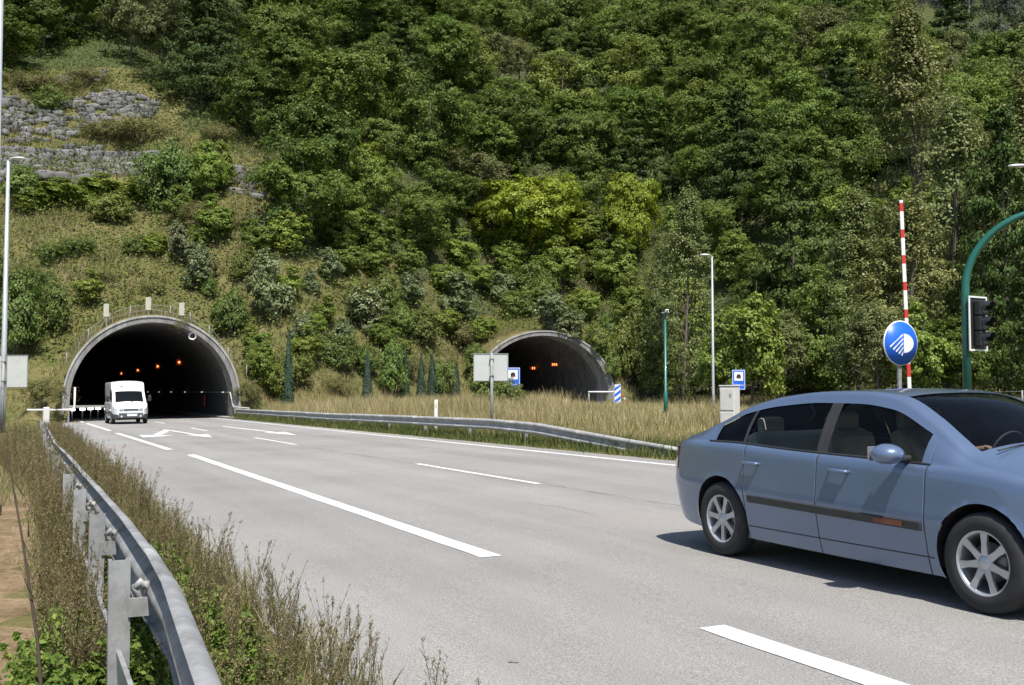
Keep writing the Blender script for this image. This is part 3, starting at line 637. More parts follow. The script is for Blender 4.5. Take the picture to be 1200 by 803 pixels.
('mid',45.8,222.6,1.66,1.32,'left one of two: mid green broadleaf tree on the hilltop, behind the slim grey lamp'),
('broad',75.1,145.9,1.59,1.33,'inner: dense dark green tree high uphill, at the right edge'),
('mid',45.3,137.6,1.56,1.34,'mid green broadleaf tree very high uphill, just left of the boom'),
('grey',1.0,178.9,1.40,1.21,'right one of two: feathery greyish green tree very high uphill, straight above the right tunnel'),
('euc',129.7,237.4,1.92,1.70,'distant slender greyish tree very high uphill, at the right edge'),
('broad',29.4,182.4,1.28,1.12,'inner: dense dark green tree on the hilltop, above the thin green pole'),
('euc',94.5,294.9,2.29,1.99,'second from left: distant slender greyish tree on the hilltop, just left of the boom'),
('grey',52.7,151.6,1.38,1.15,'inner: feathery greyish green tree very high uphill, just left of the boom'),
('broad',24.6,126.1,1.54,1.42,'left one of two: dense dark green tree above mid height, behind the slim grey lamp'),
('mid',-18.3,184.8,1.25,1.23,'right one of two: mid green broadleaf tree on the hilltop, above the cypress cluster'),
('broad',0.4,207.4,1.43,1.35,'rightmost of three: dense dark green tree on the hilltop, straight above the right tunnel'),
('grey',-87.3,205.8,1.85,1.80,'right one of two: feathery greyish green tree on the hilltop, over left tunnel left half'),
('mid',-9.9,122.4,1.44,1.33,'mid green broadleaf tree high uphill, left of the double sign'),
('mid',-68.1,205.6,1.57,1.38,'middle of three: mid green broadleaf tree on the hilltop, over left tunnel right half'),
('broad',-62.5,136.0,1.19,1.17,'second from left: dense dark green tree on the hilltop, over left tunnel left half'),
('mid',103.6,282.2,1.81,1.77,'rightmost: mid green broadleaf tree on the hilltop, just left of the boom'),
('mid',32.9,206.0,1.47,1.31,'inner: mid green broadleaf tree on the hilltop, above the thin green pole'),
('broad',-18.3,111.2,1.43,1.42,'dense dark green tree high uphill, above the lone cypress'),
('euc',88.7,305.3,2.68,2.58,'inner: distant slender greyish tree on the hilltop, left of the blue sign'),
('mid',96.4,174.5,1.38,1.10,'rightmost of three: mid green broadleaf tree high uphill, at the right edge'),
('layer',68.9,128.8,1.47,1.22,'very dark layered tree high uphill, at the right edge'),
('broad',36.2,82.2,0.65,0.62,'right one of two: dense dark green tree near hill foot, behind the traffic light'),
('mid',21.2,107.5,0.97,0.87,'mid green broadleaf tree below mid height, behind the slim grey lamp'),
('broad',-5.3,199.7,1.49,1.33,'middle of three: dense dark green tree on the hilltop, straight above the right tunnel'),
('mid',20.4,313.8,1.82,1.63,'second from left: mid green broadleaf tree on the hilltop, over right tunnel right half'),
('mid',7.9,182.2,1.25,1.19,'mid green broadleaf tree very high uphill, over right tunnel right half'),
('mid',107.9,263.0,1.64,1.37,'rightmost of three: mid green broadleaf tree on the hilltop, behind the striped boom'),
('mid',19.8,175.2,1.62,1.56,'left one of two: mid green broadleaf tree very high uphill, above the thin green pole'),
('grey',-39.0,137.9,1.36,1.29,'second from left: feathery greyish green tree on the hilltop, right of the stone terraces'),
('mid',3.9,199.0,1.82,1.58,'mid green broadleaf tree on the hilltop, straight above the right tunnel'),
('grey',53.8,164.6,1.61,1.37,'second from left: feathery greyish green tree very high uphill, just left of the boom'),
('mid',60.9,127.9,1.59,1.31,'leftmost of three: mid green broadleaf tree high uphill, at the right edge'),
('grey',-40.6,120.0,1.77,1.75,'second from left: feathery greyish green tree on the hilltop, over left tunnel right half'),
('mid',41.8,202.0,1.45,1.14,'right one of two: mid green broadleaf tree on the hilltop, behind the slim grey lamp'),
('grey',5.5,164.6,1.62,1.53,'feathery greyish green tree high uphill, over right tunnel right half'),
('mid',-8.2,180.8,1.37,1.09,'rightmost: mid green broadleaf tree on the hilltop, left of the double sign'),
('broad',72.7,162.7,1.32,1.27,'right one of two: dense dark green tree very high uphill, behind the traffic light'),
('layer',-34.5,114.3,1.35,1.23,'very dark layered tree very high uphill, over left tunnel right half'),
('grey',3.8,120.1,1.52,1.23,'right one of two: feathery greyish green tree at mid height, straight above the right tunnel'),
('euc',28.9,258.4,2.49,2.46,'second from left: distant slender greyish tree on the hilltop, above the thin green pole'),
('euc',17.5,280.2,2.09,1.93,'leftmost: distant slender greyish tree on the hilltop, over right tunnel right half'),
('broad',66.5,121.3,1.36,1.20,'inner: dense dark green tree high uphill, at the right edge'),
('broad',-16.5,166.3,1.61,1.34,'inner: dense dark green tree on the hilltop, above the cypress cluster'),
('broad',67.1,169.0,1.48,1.27,'inner: dense dark green tree very high uphill, behind the striped boom'),
('broad',7.2,145.0,1.42,1.13,'dense dark green tree above mid height, over right tunnel right half'),
('broad',88.4,161.5,1.17,1.15,'inner: dense dark green tree high uphill, at the right edge'),
('grey',60.5,143.3,1.40,1.27,'feathery greyish green tree very high uphill, behind the traffic light'),
('mid',-58.7,186.0,1.23,1.14,'rightmost of three: mid green broadleaf tree on the hilltop, over left tunnel right half'),
('mid',-0.3,151.4,1.24,1.09,'mid green broadleaf tree high uphill, straight above the right tunnel'),
('broad',23.8,118.5,1.39,1.20,'right one of two: dense dark green tree above mid height, behind the slim grey lamp'),
('broad',47.2,179.8,1.46,1.17,'middle of three: dense dark green tree on the hilltop, left of the blue sign'),
('mid',61.1,217.5,1.47,1.24,'rightmost: mid green broadleaf tree on the hilltop, left of the blue sign'),
('mid',26.0,228.8,1.80,1.63,'leftmost: mid green broadleaf tree on the hilltop, above the thin green pole'),
('mid',-7.3,153.7,1.39,1.36,'mid green broadleaf tree very high uphill, left of the double sign'),
('broad',-20.5,175.5,1.42,1.31,'inner: dense dark green tree on the hilltop, above the cypress cluster'),
('layer',43.3,211.2,1.66,1.55,'right one of two: very dark layered tree on the hilltop, behind the slim grey lamp'),
('broad',-58.2,127.6,1.35,1.23,'inner: dense dark green tree on the hilltop, over left tunnel left half'),
('grey',51.0,199.8,2.08,2.05,'middle of three: feathery greyish green tree on the hilltop, left of the blue sign'),
('mid',-43.4,152.6,1.42,1.26,'leftmost of three: mid green broadleaf tree on the hilltop, right of the stone terraces'),
('mid',61.5,191.0,1.63,1.28,'second from left: mid green broadleaf tree on the hilltop, just left of the boom'),
('euc',86.4,269.4,2.50,2.03,'inner: distant slender greyish tree on the hilltop, just left of the boom'),
('broad',-73.6,148.6,1.42,1.36,'inner: dense dark green tree on the hilltop, at the left edge'),
('mid',-9.1,102.9,0.91,0.86,'mid green broadleaf tree below mid height, left of the double sign'),
('euc',99.3,251.7,2.37,2.20,'middle of three: distant slender greyish tree on the hilltop, behind the striped boom'),
('broad',32.9,119.6,1.45,1.34,'right one of two: dense dark green tree high uphill, left of the blue sign'),
('broad',68.3,186.0,1.38,1.34,'leftmost: dense dark green tree very high uphill, behind the striped boom'),
('mid',32.1,214.4,1.74,1.38,'second from left: mid green broadleaf tree on the hilltop, above the thin green pole'),
('grey',-86.6,155.5,1.90,1.74,'leftmost of three: feathery greyish green tree on the hilltop, at the left edge'),
('broad',62.7,114.2,1.47,1.19,'right one of two: dense dark green tree above mid height, at the right edge'),
('mid',-4.0,189.2,1.56,1.35,'mid green broadleaf tree very high uphill, straight above the right tunnel'),
('broad',-23.1,159.8,1.37,1.32,'inner: dense dark green tree on the hilltop, above the cypress cluster'),
('grey',45.7,149.9,1.75,1.63,'leftmost: feathery greyish green tree very high uphill, just left of the boom'),
('mid',-48.2,206.9,1.54,1.25,'rightmost of three: mid green broadleaf tree on the hilltop, right of the stone terraces'),
('broad',-43.0,164.4,1.51,1.21,'second from left: dense dark green tree on the hilltop, right of the stone terraces'),
('broad',9.3,190.8,1.81,1.70,'leftmost of three: dense dark green tree on the hilltop, over right tunnel right half'),
('broad',-62.9,155.5,1.41,1.40,'leftmost: dense dark green tree on the hilltop, straight above the left tunnel'),
('broad',-77.8,171.8,1.60,1.35,'inner: dense dark green tree on the hilltop, over left tunnel left half'),
('mid',23.6,97.7,0.75,0.62,'mid green broadleaf tree low on hillside, left of the blue sign'),
('broad',-56.1,168.8,1.29,1.19,'rightmost of three: dense dark green tree on the hilltop, over left tunnel right half'),
('sapling',11.6,102.8,1.25,1.25,'middle of three: light green young tree low on hillside, above the thin green pole'),
('layer',36.3,185.2,1.36,1.33,'left one of two: very dark layered tree on the hilltop, behind the slim grey lamp'),
('mid',-28.7,129.6,1.57,1.31,'left one of two: mid green broadleaf tree very high uphill, above the lone cypress'),
('broad',-64.4,162.4,1.40,1.25,'inner: dense dark green tree on the hilltop, straight above the left tunnel'),
('layer',57.2,179.2,1.26,1.07,'very dark layered tree on the hilltop, just left of the boom'),
('sapling',12.3,118.7,1.45,1.25,'light green young tree below mid height, above the thin green pole'),
('broad',-28.5,166.1,1.35,1.14,'rightmost: dense dark green tree on the hilltop, above the lone cypress'),
('mid',39.7,87.6,0.68,0.66,'mid green broadleaf tree low on hillside, behind the traffic light'),
('grey',-33.5,187.5,1.46,1.30,'right one of two: feathery greyish green tree on the hilltop, above the lone cypress'),
('layer',68.0,156.8,1.46,1.41,'very dark layered tree very high uphill, behind the traffic light'),
('mid',-10.9,173.8,1.35,1.15,'second from left: mid green broadleaf tree on the hilltop, left of the double sign'),
('broad',33.8,107.8,1.33,1.24,'left one of two: dense dark green tree above mid height, just left of the boom'),
('broad',-66.6,186.1,1.31,1.31,'rightmost: dense dark green tree on the hilltop, straight above the left tunnel'),
('layer',-69.5,129.5,1.44,1.26,'middle of three: very dark layered tree on the hilltop, at the left edge'),
('broad',16.8,183.7,1.54,1.52,'dense dark green tree very high uphill, over right tunnel right half'),
('mid',-28.7,180.7,1.38,1.10,'rightmost of three: mid green broadleaf tree on the hilltop, above the lone cypress'),
('grey',50.3,142.8,1.57,1.30,'rightmost: feathery greyish green tree very high uphill, just left of the boom'),
('broad',-19.6,98.9,1.30,1.29,'dense dark green tree above mid height, above the lone cypress'),
('broad',-59.2,118.0,1.19,0.93,'dense dark green tree very high uphill, at the left edge'),
('sapling',45.9,96.0,1.45,1.25,'leftmost: light green young tree below mid height, at the right edge'),
('broad',-11.0,147.3,1.54,1.41,'left one of two: dense dark green tree very high uphill, left of the double sign'),
('layer',16.9,241.2,1.89,1.58,'very dark layered tree on the hilltop, over right tunnel right half'),
('layer',-72.8,178.6,1.45,1.19,'very dark layered tree on the hilltop, straight above the left tunnel'),
('layer',11.4,160.6,1.17,1.14,'very dark layered tree high uphill, over right tunnel right half'),
('broad',16.8,139.6,1.41,1.28,'dense dark green tree above mid height, above the thin green pole'),
('grey',-43.1,189.2,1.81,1.68,'rightmost: feathery greyish green tree on the hilltop, right of the stone terraces'),
('broad',-15.4,212.9,1.86,1.55,'dense dark green tree on the hilltop, left of the double sign'),
('broad',24.2,149.0,1.60,1.30,'right one of two: dense dark green tree very high uphill, above the thin green pole'),
('broad',54.7,108.8,1.22,1.03,'left one of two: dense dark green tree above mid height, at the right edge'),
('broad',-29.6,148.6,1.17,1.04,'inner: dense dark green tree on the hilltop, above the lone cypress'),
('broad',-58.9,175.4,1.62,1.52,'middle of three: dense dark green tree on the hilltop, over left tunnel right half'),
('euc',103.9,243.0,2.04,1.65,'second from left: distant slender greyish tree on the hilltop, behind the traffic light'),
('sapling',11.4,110.2,1.45,1.25,'leftmost of three: light green young tree low on hillside, above the thin green pole'),
('broad',34.5,170.3,1.24,1.07,'middle of three: dense dark green tree on the hilltop, behind the slim grey lamp'),
('broad',11.2,203.7,1.41,1.22,'middle of three: dense dark green tree on the hilltop, over right tunnel right half'),
('broad',92.6,167.6,1.60,1.39,'inner: dense dark green tree high uphill, at the right edge'),
('mid',77.0,298.4,1.95,1.79,'second from left: mid green broadleaf tree on the hilltop, left of the blue sign'),
('mid',107.5,291.2,2.10,1.89,'leftmost of three: mid green broadleaf tree on the hilltop, behind the striped boom'),
('mid',28.5,103.4,1.22,0.95,'mid green broadleaf tree at mid height, left of the blue sign'),
('euc',130.9,259.0,2.35,1.91,'rightmost of three: distant slender greyish tree on the hilltop, at the right edge'),
('broad',44.2,164.4,1.41,1.37,'rightmost of three: dense dark green tree on the hilltop, left of the blue sign'),
('broad',-52.9,214.0,1.83,1.65,'inner: dense dark green tree on the hilltop, right of the stone terraces'),
('mid',35.4,149.7,1.51,1.24,'left one of two: mid green broadleaf tree very high uphill, left of the blue sign'),
('euc',113.2,254.4,2.71,2.59,'inner: distant slender greyish tree on the hilltop, behind the traffic light'),
('sapling',18.9,113.1,1.45,1.25,'left one of two: light green young tree below mid height, behind the slim grey lamp'),
('layer',-80.8,148.8,1.33,1.07,'leftmost of three: very dark layered tree on the hilltop, at the left edge'),
('mid',-37.0,146.4,1.56,1.45,'middle of three: mid green broadleaf tree on the hilltop, right of the stone terraces'),
('sapling',40.4,94.5,1.45,1.25,'light green young tree below mid height, behind the traffic light'),
('sapling',5.3,110.6,1.45,1.25,'left one of two: light green young tree below mid height, over right tunnel right half'),
('broad',-27.0,110.5,1.18,1.03,'dense dark green tree high uphill, right of the stone terraces'),
('euc',83.6,279.2,2.01,1.79,'rightmost: distant slender greyish tree on the hilltop, left of the blue sign'),
('mid',-84.4,175.1,1.24,1.05,'rightmost of three: mid green broadleaf tree on the hilltop, at the left edge'),
('broad',22.7,93.1,0.78,0.77,'dense dark green tree low on hillside, left of the blue sign'),
('euc',128.5,303.5,2.24,2.02,'leftmost: distant slender greyish tree on the hilltop, behind the traffic light'),
('mid',54.7,124.0,1.30,1.10,'mid green broadleaf tree high uphill, behind the traffic light'),
('mid',47.8,115.5,1.31,1.29,'mid green broadleaf tree above mid height, behind the striped boom'),
('mid',40.4,79.1,0.76,0.75,'mid green broadleaf tree near hill foot, at the right edge'),
('broad',28.1,112.4,1.18,1.08,'dense dark green tree above mid height, left of the blue sign'),
('mid',37.3,162.9,1.35,1.19,'leftmost: mid green broadleaf tree on the hilltop, left of the blue sign'),
('layer',-13.9,134.5,1.18,1.08,'very dark layered tree very high uphill, above the cypress cluster'),
('broad',55.9,171.6,1.43,1.26,'left one of two: dense dark green tree very high uphill, just left of the boom'),
('broad',2.6,132.7,1.42,1.36,'right one of two: dense dark green tree above mid height, straight above the right tunnel'),
('broad',-73.0,166.4,1.21,1.19,'inner: dense dark green tree on the hilltop, over left tunnel left half'),
('mid',-16.8,118.8,1.56,1.45,'mid green broadleaf tree high uphill, above the cypress cluster'),
('sapling',16.9,100.3,1.45,1.25,'light green young tree low on hillside, behind the slim grey lamp'),
('sapling',41.6,84.4,1.16,1.11,'light green young tree low on hillside, at the right edge'),
('sapling',16.1,105.8,1.45,1.25,'rightmost of three: light green young tree low on hillside, above the thin green pole'),
('euc',79.3,324.8,2.18,1.99,'second from left: distant slender greyish tree on the hilltop, left of the blue sign'),
('sapling',46.1,86.3,1.25,1.25,'inner: light green young tree below mid height, at the right edge'),
('mid',-76.7,138.8,1.53,1.26,'leftmost of three: mid green broadleaf tree on the hilltop, at the left edge'),
('euc',78.6,260.0,2.42,2.14,'leftmost: distant slender greyish tree on the hilltop, just left of the boom'),
('grey',-2.6,172.5,1.58,1.57,'left one of two: feathery greyish green tree very high uphill, straight above the right tunnel'),
('mid',35.1,88.8,0.77,0.64,'mid green broadleaf tree low on hillside, behind the striped boom'),
('mid',16.2,216.4,1.47,1.17,'inner: mid green broadleaf tree on the hilltop, over right tunnel right half'),
('broad',-44.1,214.9,1.40,1.17,'second from left: dense dark green tree on the hilltop, above the lone cypress'),
('sapling',31.1,99.1,1.45,1.25,'light green young tree at mid height, just left of the boom'),
('sapling',22.2,102.5,1.44,1.25,'right one of two: light green young tree below mid height, behind the slim grey lamp'),
('broad',75.8,137.4,1.41,1.18,'inner: dense dark green tree high uphill, at the right edge'),
('grey',-3.0,119.7,1.59,1.45,'left one of two: feathery greyish green tree at mid height, straight above the right tunnel'),
('sapling',20.7,89.8,1.25,1.25,'right one of two: light green young tree near hill foot, left of the blue sign'),
('grey',-45.3,133.3,1.57,1.57,'leftmost: feathery greyish green tree on the hilltop, over left tunnel right half'),
('sapling',50.9,94.0,1.45,1.25,'rightmost: light green young tree below mid height, at the right edge'),
('mid',44.2,81.5,0.79,0.75,'mid green broadleaf tree low on hillside, at the right edge'),
('broad',20.9,167.0,1.48,1.30,'left one of two: dense dark green tree very high uphill, above the thin green pole'),
('broad',36.3,134.6,1.23,1.12,'left one of two: dense dark green tree high uphill, left of the blue sign'),
('broad',81.9,148.1,1.21,1.10,'rightmost: dense dark green tree high uphill, at the right edge'),
('mid',-28.3,173.3,1.33,1.11,'middle of three: mid green broadleaf tree on the hilltop, above the lone cypress'),
('broad',-11.0,160.4,1.23,1.03,'right one of two: dense dark green tree very high uphill, left of the double sign'),
('broad',-18.2,91.9,1.10,1.07,'dense dark green tree at mid height, above the lone cypress'),
]
ROCK_A = [(-55.3, 101.2), (-43.8, 105.9), (-36.4, 105.3), (-34.4, 100.4), (-39.3, 95.2), (-50.6, 92.8)]
ROCK_B = [(-60.7, 110.8), (-50.1, 111.8), (-47.4, 116.5), (-44.4, 116.2), (-39.5, 114.8), (-38.3, 110.8), (-44.1, 110.8), (-46.5, 106.1), (-55.5, 101.5)]
ROCK_C = [(-27.6, 101.7), (-25.5, 102.9), (-22.1, 101.0), (-21.4, 97.6), (-23.7, 95.8), (-25.8, 96.5)]
ROCK_D = [(-52.7, 123.1), (-48.2, 122.2), (-46.9, 119.6), (-52.6, 117.2)]
ROCKS = [(-63.2, 111.9), (-56.6, 121.6), (-44.9, 124.3), (-38.6, 117.9), (-35.0, 109.7), (-31.3, 106.4), (-23.5, 105.4), (-19.6, 95.8), (-18.7, 89.1), (-25.0, 89.3), (-28.6, 88.0), (-35.5, 95.6), (-51.3, 91.3)]
CLEARING = [(-51.3, 91.4), (-35.5, 95.6), (-28.7, 88.2), (-25.2, 89.7), (-19.7, 88.7), (-13.6, 97.3), (-8.3, 100.7), (0.0, 109.6), (5.3, 108.4), (11.7, 102.0), (13.0, 93.2), (-36.6, 66.2)]
# ================================================================== the setting
def axis_lines(segs):
    out = []
    for a, b, st in segs:
        n = max(1, int(round((b - a) / st))); out += list(np.linspace(a, b, n, endpoint=False))
    out.append(segs[-1][1]); return np.array(out)
gx = axis_lines([(-900, -200, 70), (-200, -90, 6), (-90, -36, 1.6), (-36, 14, .42), (14, 60, 1.2), (60, 160, 3), (160, 900, 60)])
gy = axis_lines([(-600, -40, 60), (-40, 0, 4), (0, 20, .5), (20, 60, 1.2), (60, 64, .8), (64, 100, .42), (100, 150, 1.2), (150, 330, 4), (330, 900, 70)])
XX, YY = np.meshgrid(gx, gy, indexing='ij'); ZZ = terrain(XX, YY)
nx, ny = XX.shape
rg = np.random.default_rng(3)
fine = (XX > -8) & (XX < 3) & (YY > 0) & (YY < 30)
ZZ = ZZ + np.where(fine & (XX * cA + YY * sA < .5), rg.uniform(-.02, .03, XX.shape), 0)
dead = np.zeros(XX.shape, bool)
for T in (T1, T2):
    s, q = tlocal(T, XX, YY); s = s - portal_s(T, q)
    top = ZC + np.sqrt(np.maximum((RO - .06) ** 2 - q ** 2, 0)); zb = gz(T['c'][0])
    dead |= (np.abs(q) < RO - .06) & (s > -1.1) & (s < 118) & (ZZ < zb + top)
idx = np.arange(nx * ny).reshape(nx, ny)
F = np.stack([idx[:-1, :-1], idx[1:, :-1], idx[1:, 1:], idx[:-1, 1:]], -1).reshape(-1, 4)
D = dead.ravel()[F].sum(1); F = F[D < 4]
V = np.stack([XX.ravel(), YY.ravel(), ZZ.ravel()], -1)
# the cut edge of the ground is laid onto the outside of the tunnel shell
edge = np.unique(F[D[D < 4] > 0]); edge = edge[dead.ravel()[edge]]
for T in (T1, T2):
    s, q = tlocal(T, V[edge, 0], V[edge, 1]); ps_ = portal_s(T, q); on = (np.abs(q) < RO + .5) & (s - ps_ > -2.5) & (s - ps_ < 120)
    low = on & (np.abs(q) > RO - .75) & (s - ps_ < .12)
    s2 = np.maximum(s, ps_ + .12); zb = gz(T['c'][0]); q2 = np.clip(q, -RO + .02, RO - .02)
    q2 = np.where(np.abs(q2) > RO - .75, np.sign(q2) * (RO - .03), q2)
    X2, Y2 = tworld(T, s2, q2); top = zb + ZC + np.sqrt(np.maximum((RO - .02) ** 2 - q2 ** 2, 0))
    fwd = on & (s - ps_ < -.35)                       # flat ground in front of the mouth stays flat
    sel = on & ~fwd
    side = sel & (np.abs(q) > RO - .75)
    V[edge[sel], 0] = X2[sel]; V[edge[sel], 1] = Y2[sel]
    nz = np.where(side, np.clip(V[edge, 2], zb - .1, zb + 6.9), top); V[edge[sel], 2] = nz[sel]
me = npmesh('hillside_ground', V, F, [GROUND, DIRT, FLOOR], smooth=True)
cen = V[F].mean(1); uu = -cen[:, 0] * sA + cen[:, 1] * cA; vv = cen[:, 0] * cA + cen[:, 1] * sA
mi_ = ((vv < .1) & (vv > -3.2 + .3 * np.sin(uu)) & (uu < 17) & (uu > -3)).astype(np.int32)
cx_, cy_ = cen[:, 0], cen[:, 1]; ins_ = np.zeros(len(cx_), bool); okp = np.zeros(len(cx_), bool)
def npin(px, py, P):
    c = np.zeros(len(px), bool); n = len(P)
    for i in range(n):
        x1, y1 = P[i]; x2, y2 = P[(i + 1) % n]
        if y1 == y2: continue
        c ^= ((y1 > py) != (y2 > py)) & (px < (x2 - x1) * (py - y1) / (y2 - y1) + x1)
    return c
CL = CLEARING[:-2] + [(20, 60), (-90, 20), (-90, 90)]
opn = npin(cx_, cy_, CL) | npin(cx_, cy_, ROCKS)
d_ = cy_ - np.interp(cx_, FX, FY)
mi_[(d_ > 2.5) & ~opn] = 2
me.polygons.foreach_set('material_index', mi_)
tag(link('hillside_ground', me), kind='structure')

def strip(name, path, w0, w1, h, mat, step=2.0, kind='structure'):
    """a sheet along the road frame between v=w0 and v=w1"""
    a, b = path; n = max(1, int((b - a) / step)); m = MB()
    vs = []; fs = []
    for i in range(n + 1):
        u = a + (b - a) * i / n
        vs += [R(u, w0, h), R(u, w1, h)]
    fs = [(2 * i, 2 * i + 1, 2 * i + 3, 2 * i + 2) for i in range(n)]
    m.add(vs, fs); o = m.build(name, mat)
    if kind: tag(o, kind=kind)
    return o
# main carriageway: ragged left and right edges
m = MB(); rr = random.Random(5); us = [-14 + i * .5 for i in range(0, 391)]
vs = []
for u in us:
    inside = u > 70.9
    l = 2.15 if inside else 1.45 + rr.uniform(-.06, .06) + (.75 * max(0, min(1, (u - 60) / 11)))
    r = 12.55 if inside else 11.95 + rr.uniform(-.04, .04) + (.6 * max(0, min(1, (u - 66) / 5)))
    vs += [R(u, l - .0), R(u, 5.0), R(u, 9), R(u, r)]
fs = [(4 * i + k, 4 * i + k + 1, 4 * i + k + 5, 4 * i + k + 4) for i in range(len(us) - 1) for k in range(3)]
m.add(vs, fs); tag(m.build('carriageway', ASPH), kind='structure')
# second carriageway
m = MB(); vs = []; n = 120
for i in range(n + 1):
    Y = -55 + (91 + 55) * i / n; x = float(np.interp(Y, R2Y, R2X)); dxy = float(np.interp(Y + 1, R2Y, R2X) - np.interp(Y - 1, R2Y, R2X)) / 2
    for o in (-4.6, 4.6):
        X = x + o / math.sqrt(1 + dxy * dxy) * (1 + dxy * dxy); vs.append((X, Y, gz(X) + .01))
for s_ in (6, 40, 80, 114):
    for o in (-4.8, 4.8):
        X, Y = tworld(T2, s_, o); vs.append((X, Y, gz(T2['c'][0]) + .01))
m.add(vs, [(2 * i, 2 * i + 1, 2 * i + 3, 2 * i + 2) for i in range(len(vs) // 2 - 1)])
tag(m.build('second_carriageway', ASPH), kind='structure')
# painted markings, one mesh (structure of the road)
m = MB()
def dash(u0, u1, v, w, h=.005, dv=0):
    n = max(1, int(abs(u1 - u0) / .35)); vs = []
    for i in range(n + 1):
        u = u0 + (u1 - u0) * i / n; vv_ = v + dv * i / n
        if i in (0, n): u += rr.uniform(-.02, .02)
        vs += [R(u, vv_ - w / 2 + rr.uniform(-.006, .006), h), R(u, vv_ + w / 2 + rr.uniform(-.006, .006), h)]
    m.add(vs, [(2 * i, 2 * i + 1, 2 * i + 3, 2 * i + 2) for i in range(n)])
def poly(pts, h=.005): m.add([R(u, v, h) for u, v in pts], [tuple(range(len(pts)))])
dash(-12, 5.35, 3.82, .19); dash(8.5, 27.3, 3.75, .2); dash(30.4, 46.4, 3.6, .2, dv=-.22); dash(49.9, 66, 3.36, .2, dv=-.2); dash(69, 90, 3.1, .2)
for a, b, v in ((14.75, 20.4, 7.32), (30.7, 36.9, 7.2), (45.9, 50.6, 6.95), (61, 66, 6.95)): dash(a, b, v, .12)
dash(-1.2, 4.4, 7.35, .12)
dash(-12, 71, 11.18, .16, dv=.12); dash(71, 100, 11.3, .16)
# arrow ahead-or-right in the middle lane, straight arrow in the right lane
poly([(49.4, 5.52), (49.4, 5.72), (41.4, 6.0), (41.4, 5.82)]); poly([(41.6, 5.5), (41.6, 6.35), (38.3, 5.98)])
poly([(49.2, 5.6), (48.2, 5.75), (42.6, 4.75), (42.9, 4.45)]); poly([(43.2, 3.98), (41.4, 5.1), (40.4, 3.85)])
poly([(51.8, 8.5), (51.8, 8.7), (41.4, 9.0), (41.4, 8.8)]); poly([(41.6, 8.45), (41.6, 9.35), (37.8, 8.9)])
tag(m.build('road_markings', PAINT), kind='structure')
# cracks and sealed joints
CR = simple('crack_seal', (.11, .107, .102), .95)
m = MB(); rr = random.Random(11)
def crack(pts, w):
    P = []
    for (a, b) in zip(pts[:-1], pts[1:]):
        for i in range(14): P.append((a[0] + (b[0] - a[0]) * i / 14, a[1] + (b[1] - a[1]) * i / 14 + rr.uniform(-.035, .035)))
    vs = []
    for u, v in P:
        ww = w * rr.uniform(.25, 1.2); ww *= .6; vs += [R(u, v - ww, .0035), R(u, v + ww, .0035)]
    m.add(vs, [(2 * i, 2 * i + 1, 2 * i + 3, 2 * i + 2) for i in range(len(P) - 1)])
crack([(14.6, 7.35), (11, 7.4), (7, 7.38), (3.6, 7.45), (0, 7.4)], .013); crack([(20.6, 7.3), (26, 7.22), (30.5, 7.2)], .016)
crack([(36, 7.15), (46, 7.05)], .02); crack([(30, 10.3), (44, 10.2)], .015)
crack([(22.6, 1.9), (23.3, 3.4)], .03)
crack([(12.4, 5.9), (11.6, 6.1), (10.7, 6.05)], .007); crack([(19, 9.2), (24, 9.15), (29, 9.25)], .008); crack([(9.6, 2.7), (9.9, 3.3)], .01)
tag(m.build('road_cracks', CR), kind='structure')
m = MB(); rr = random.Random(8)
for u0, v0, r0 in ((5.17, 2.41, .03),):
    n = 12; m.add([R(u0, v0, .0045)] + [R(u0 + r0 * 1.5 * rr.uniform(.6, 1.2) * math.cos(2 * PI * i / n), v0 + r0 * rr.uniform(.6, 1.2) * math.sin(2 * PI * i / n), .0045) for i in range(n)], [(0, 1 + i, 1 + (i + 1) % n) for i in range(n)])
tag(m.build('oil_spots', simple('old_oil', (.2, .196, .19), .85, 0, .3, 30)), kind='structure')
# low concrete kerb at the tunnel mouth
m = MB()
vs = []
for s_ in (-6.2, 0, 30, 112):
    for q, h in ((4.35, -.05), (4.35, .14), (5.2, .15), (5.2, -.05)):
        X, Y = tworld(T1, s_, q - (.0 if s_ > -1 else -.9)); vs.append((X, Y, gz(T1['c'][0]) + .04 + h))
m.add(vs, [(4 * i + k, 4 * i + k + 4, 4 * i + k + 5, 4 * i + k + 1) for i in range(3) for k in range(3)] + [(0, 1, 2, 3)])
tag(m.build('kerb', LCONC), kind='structure')
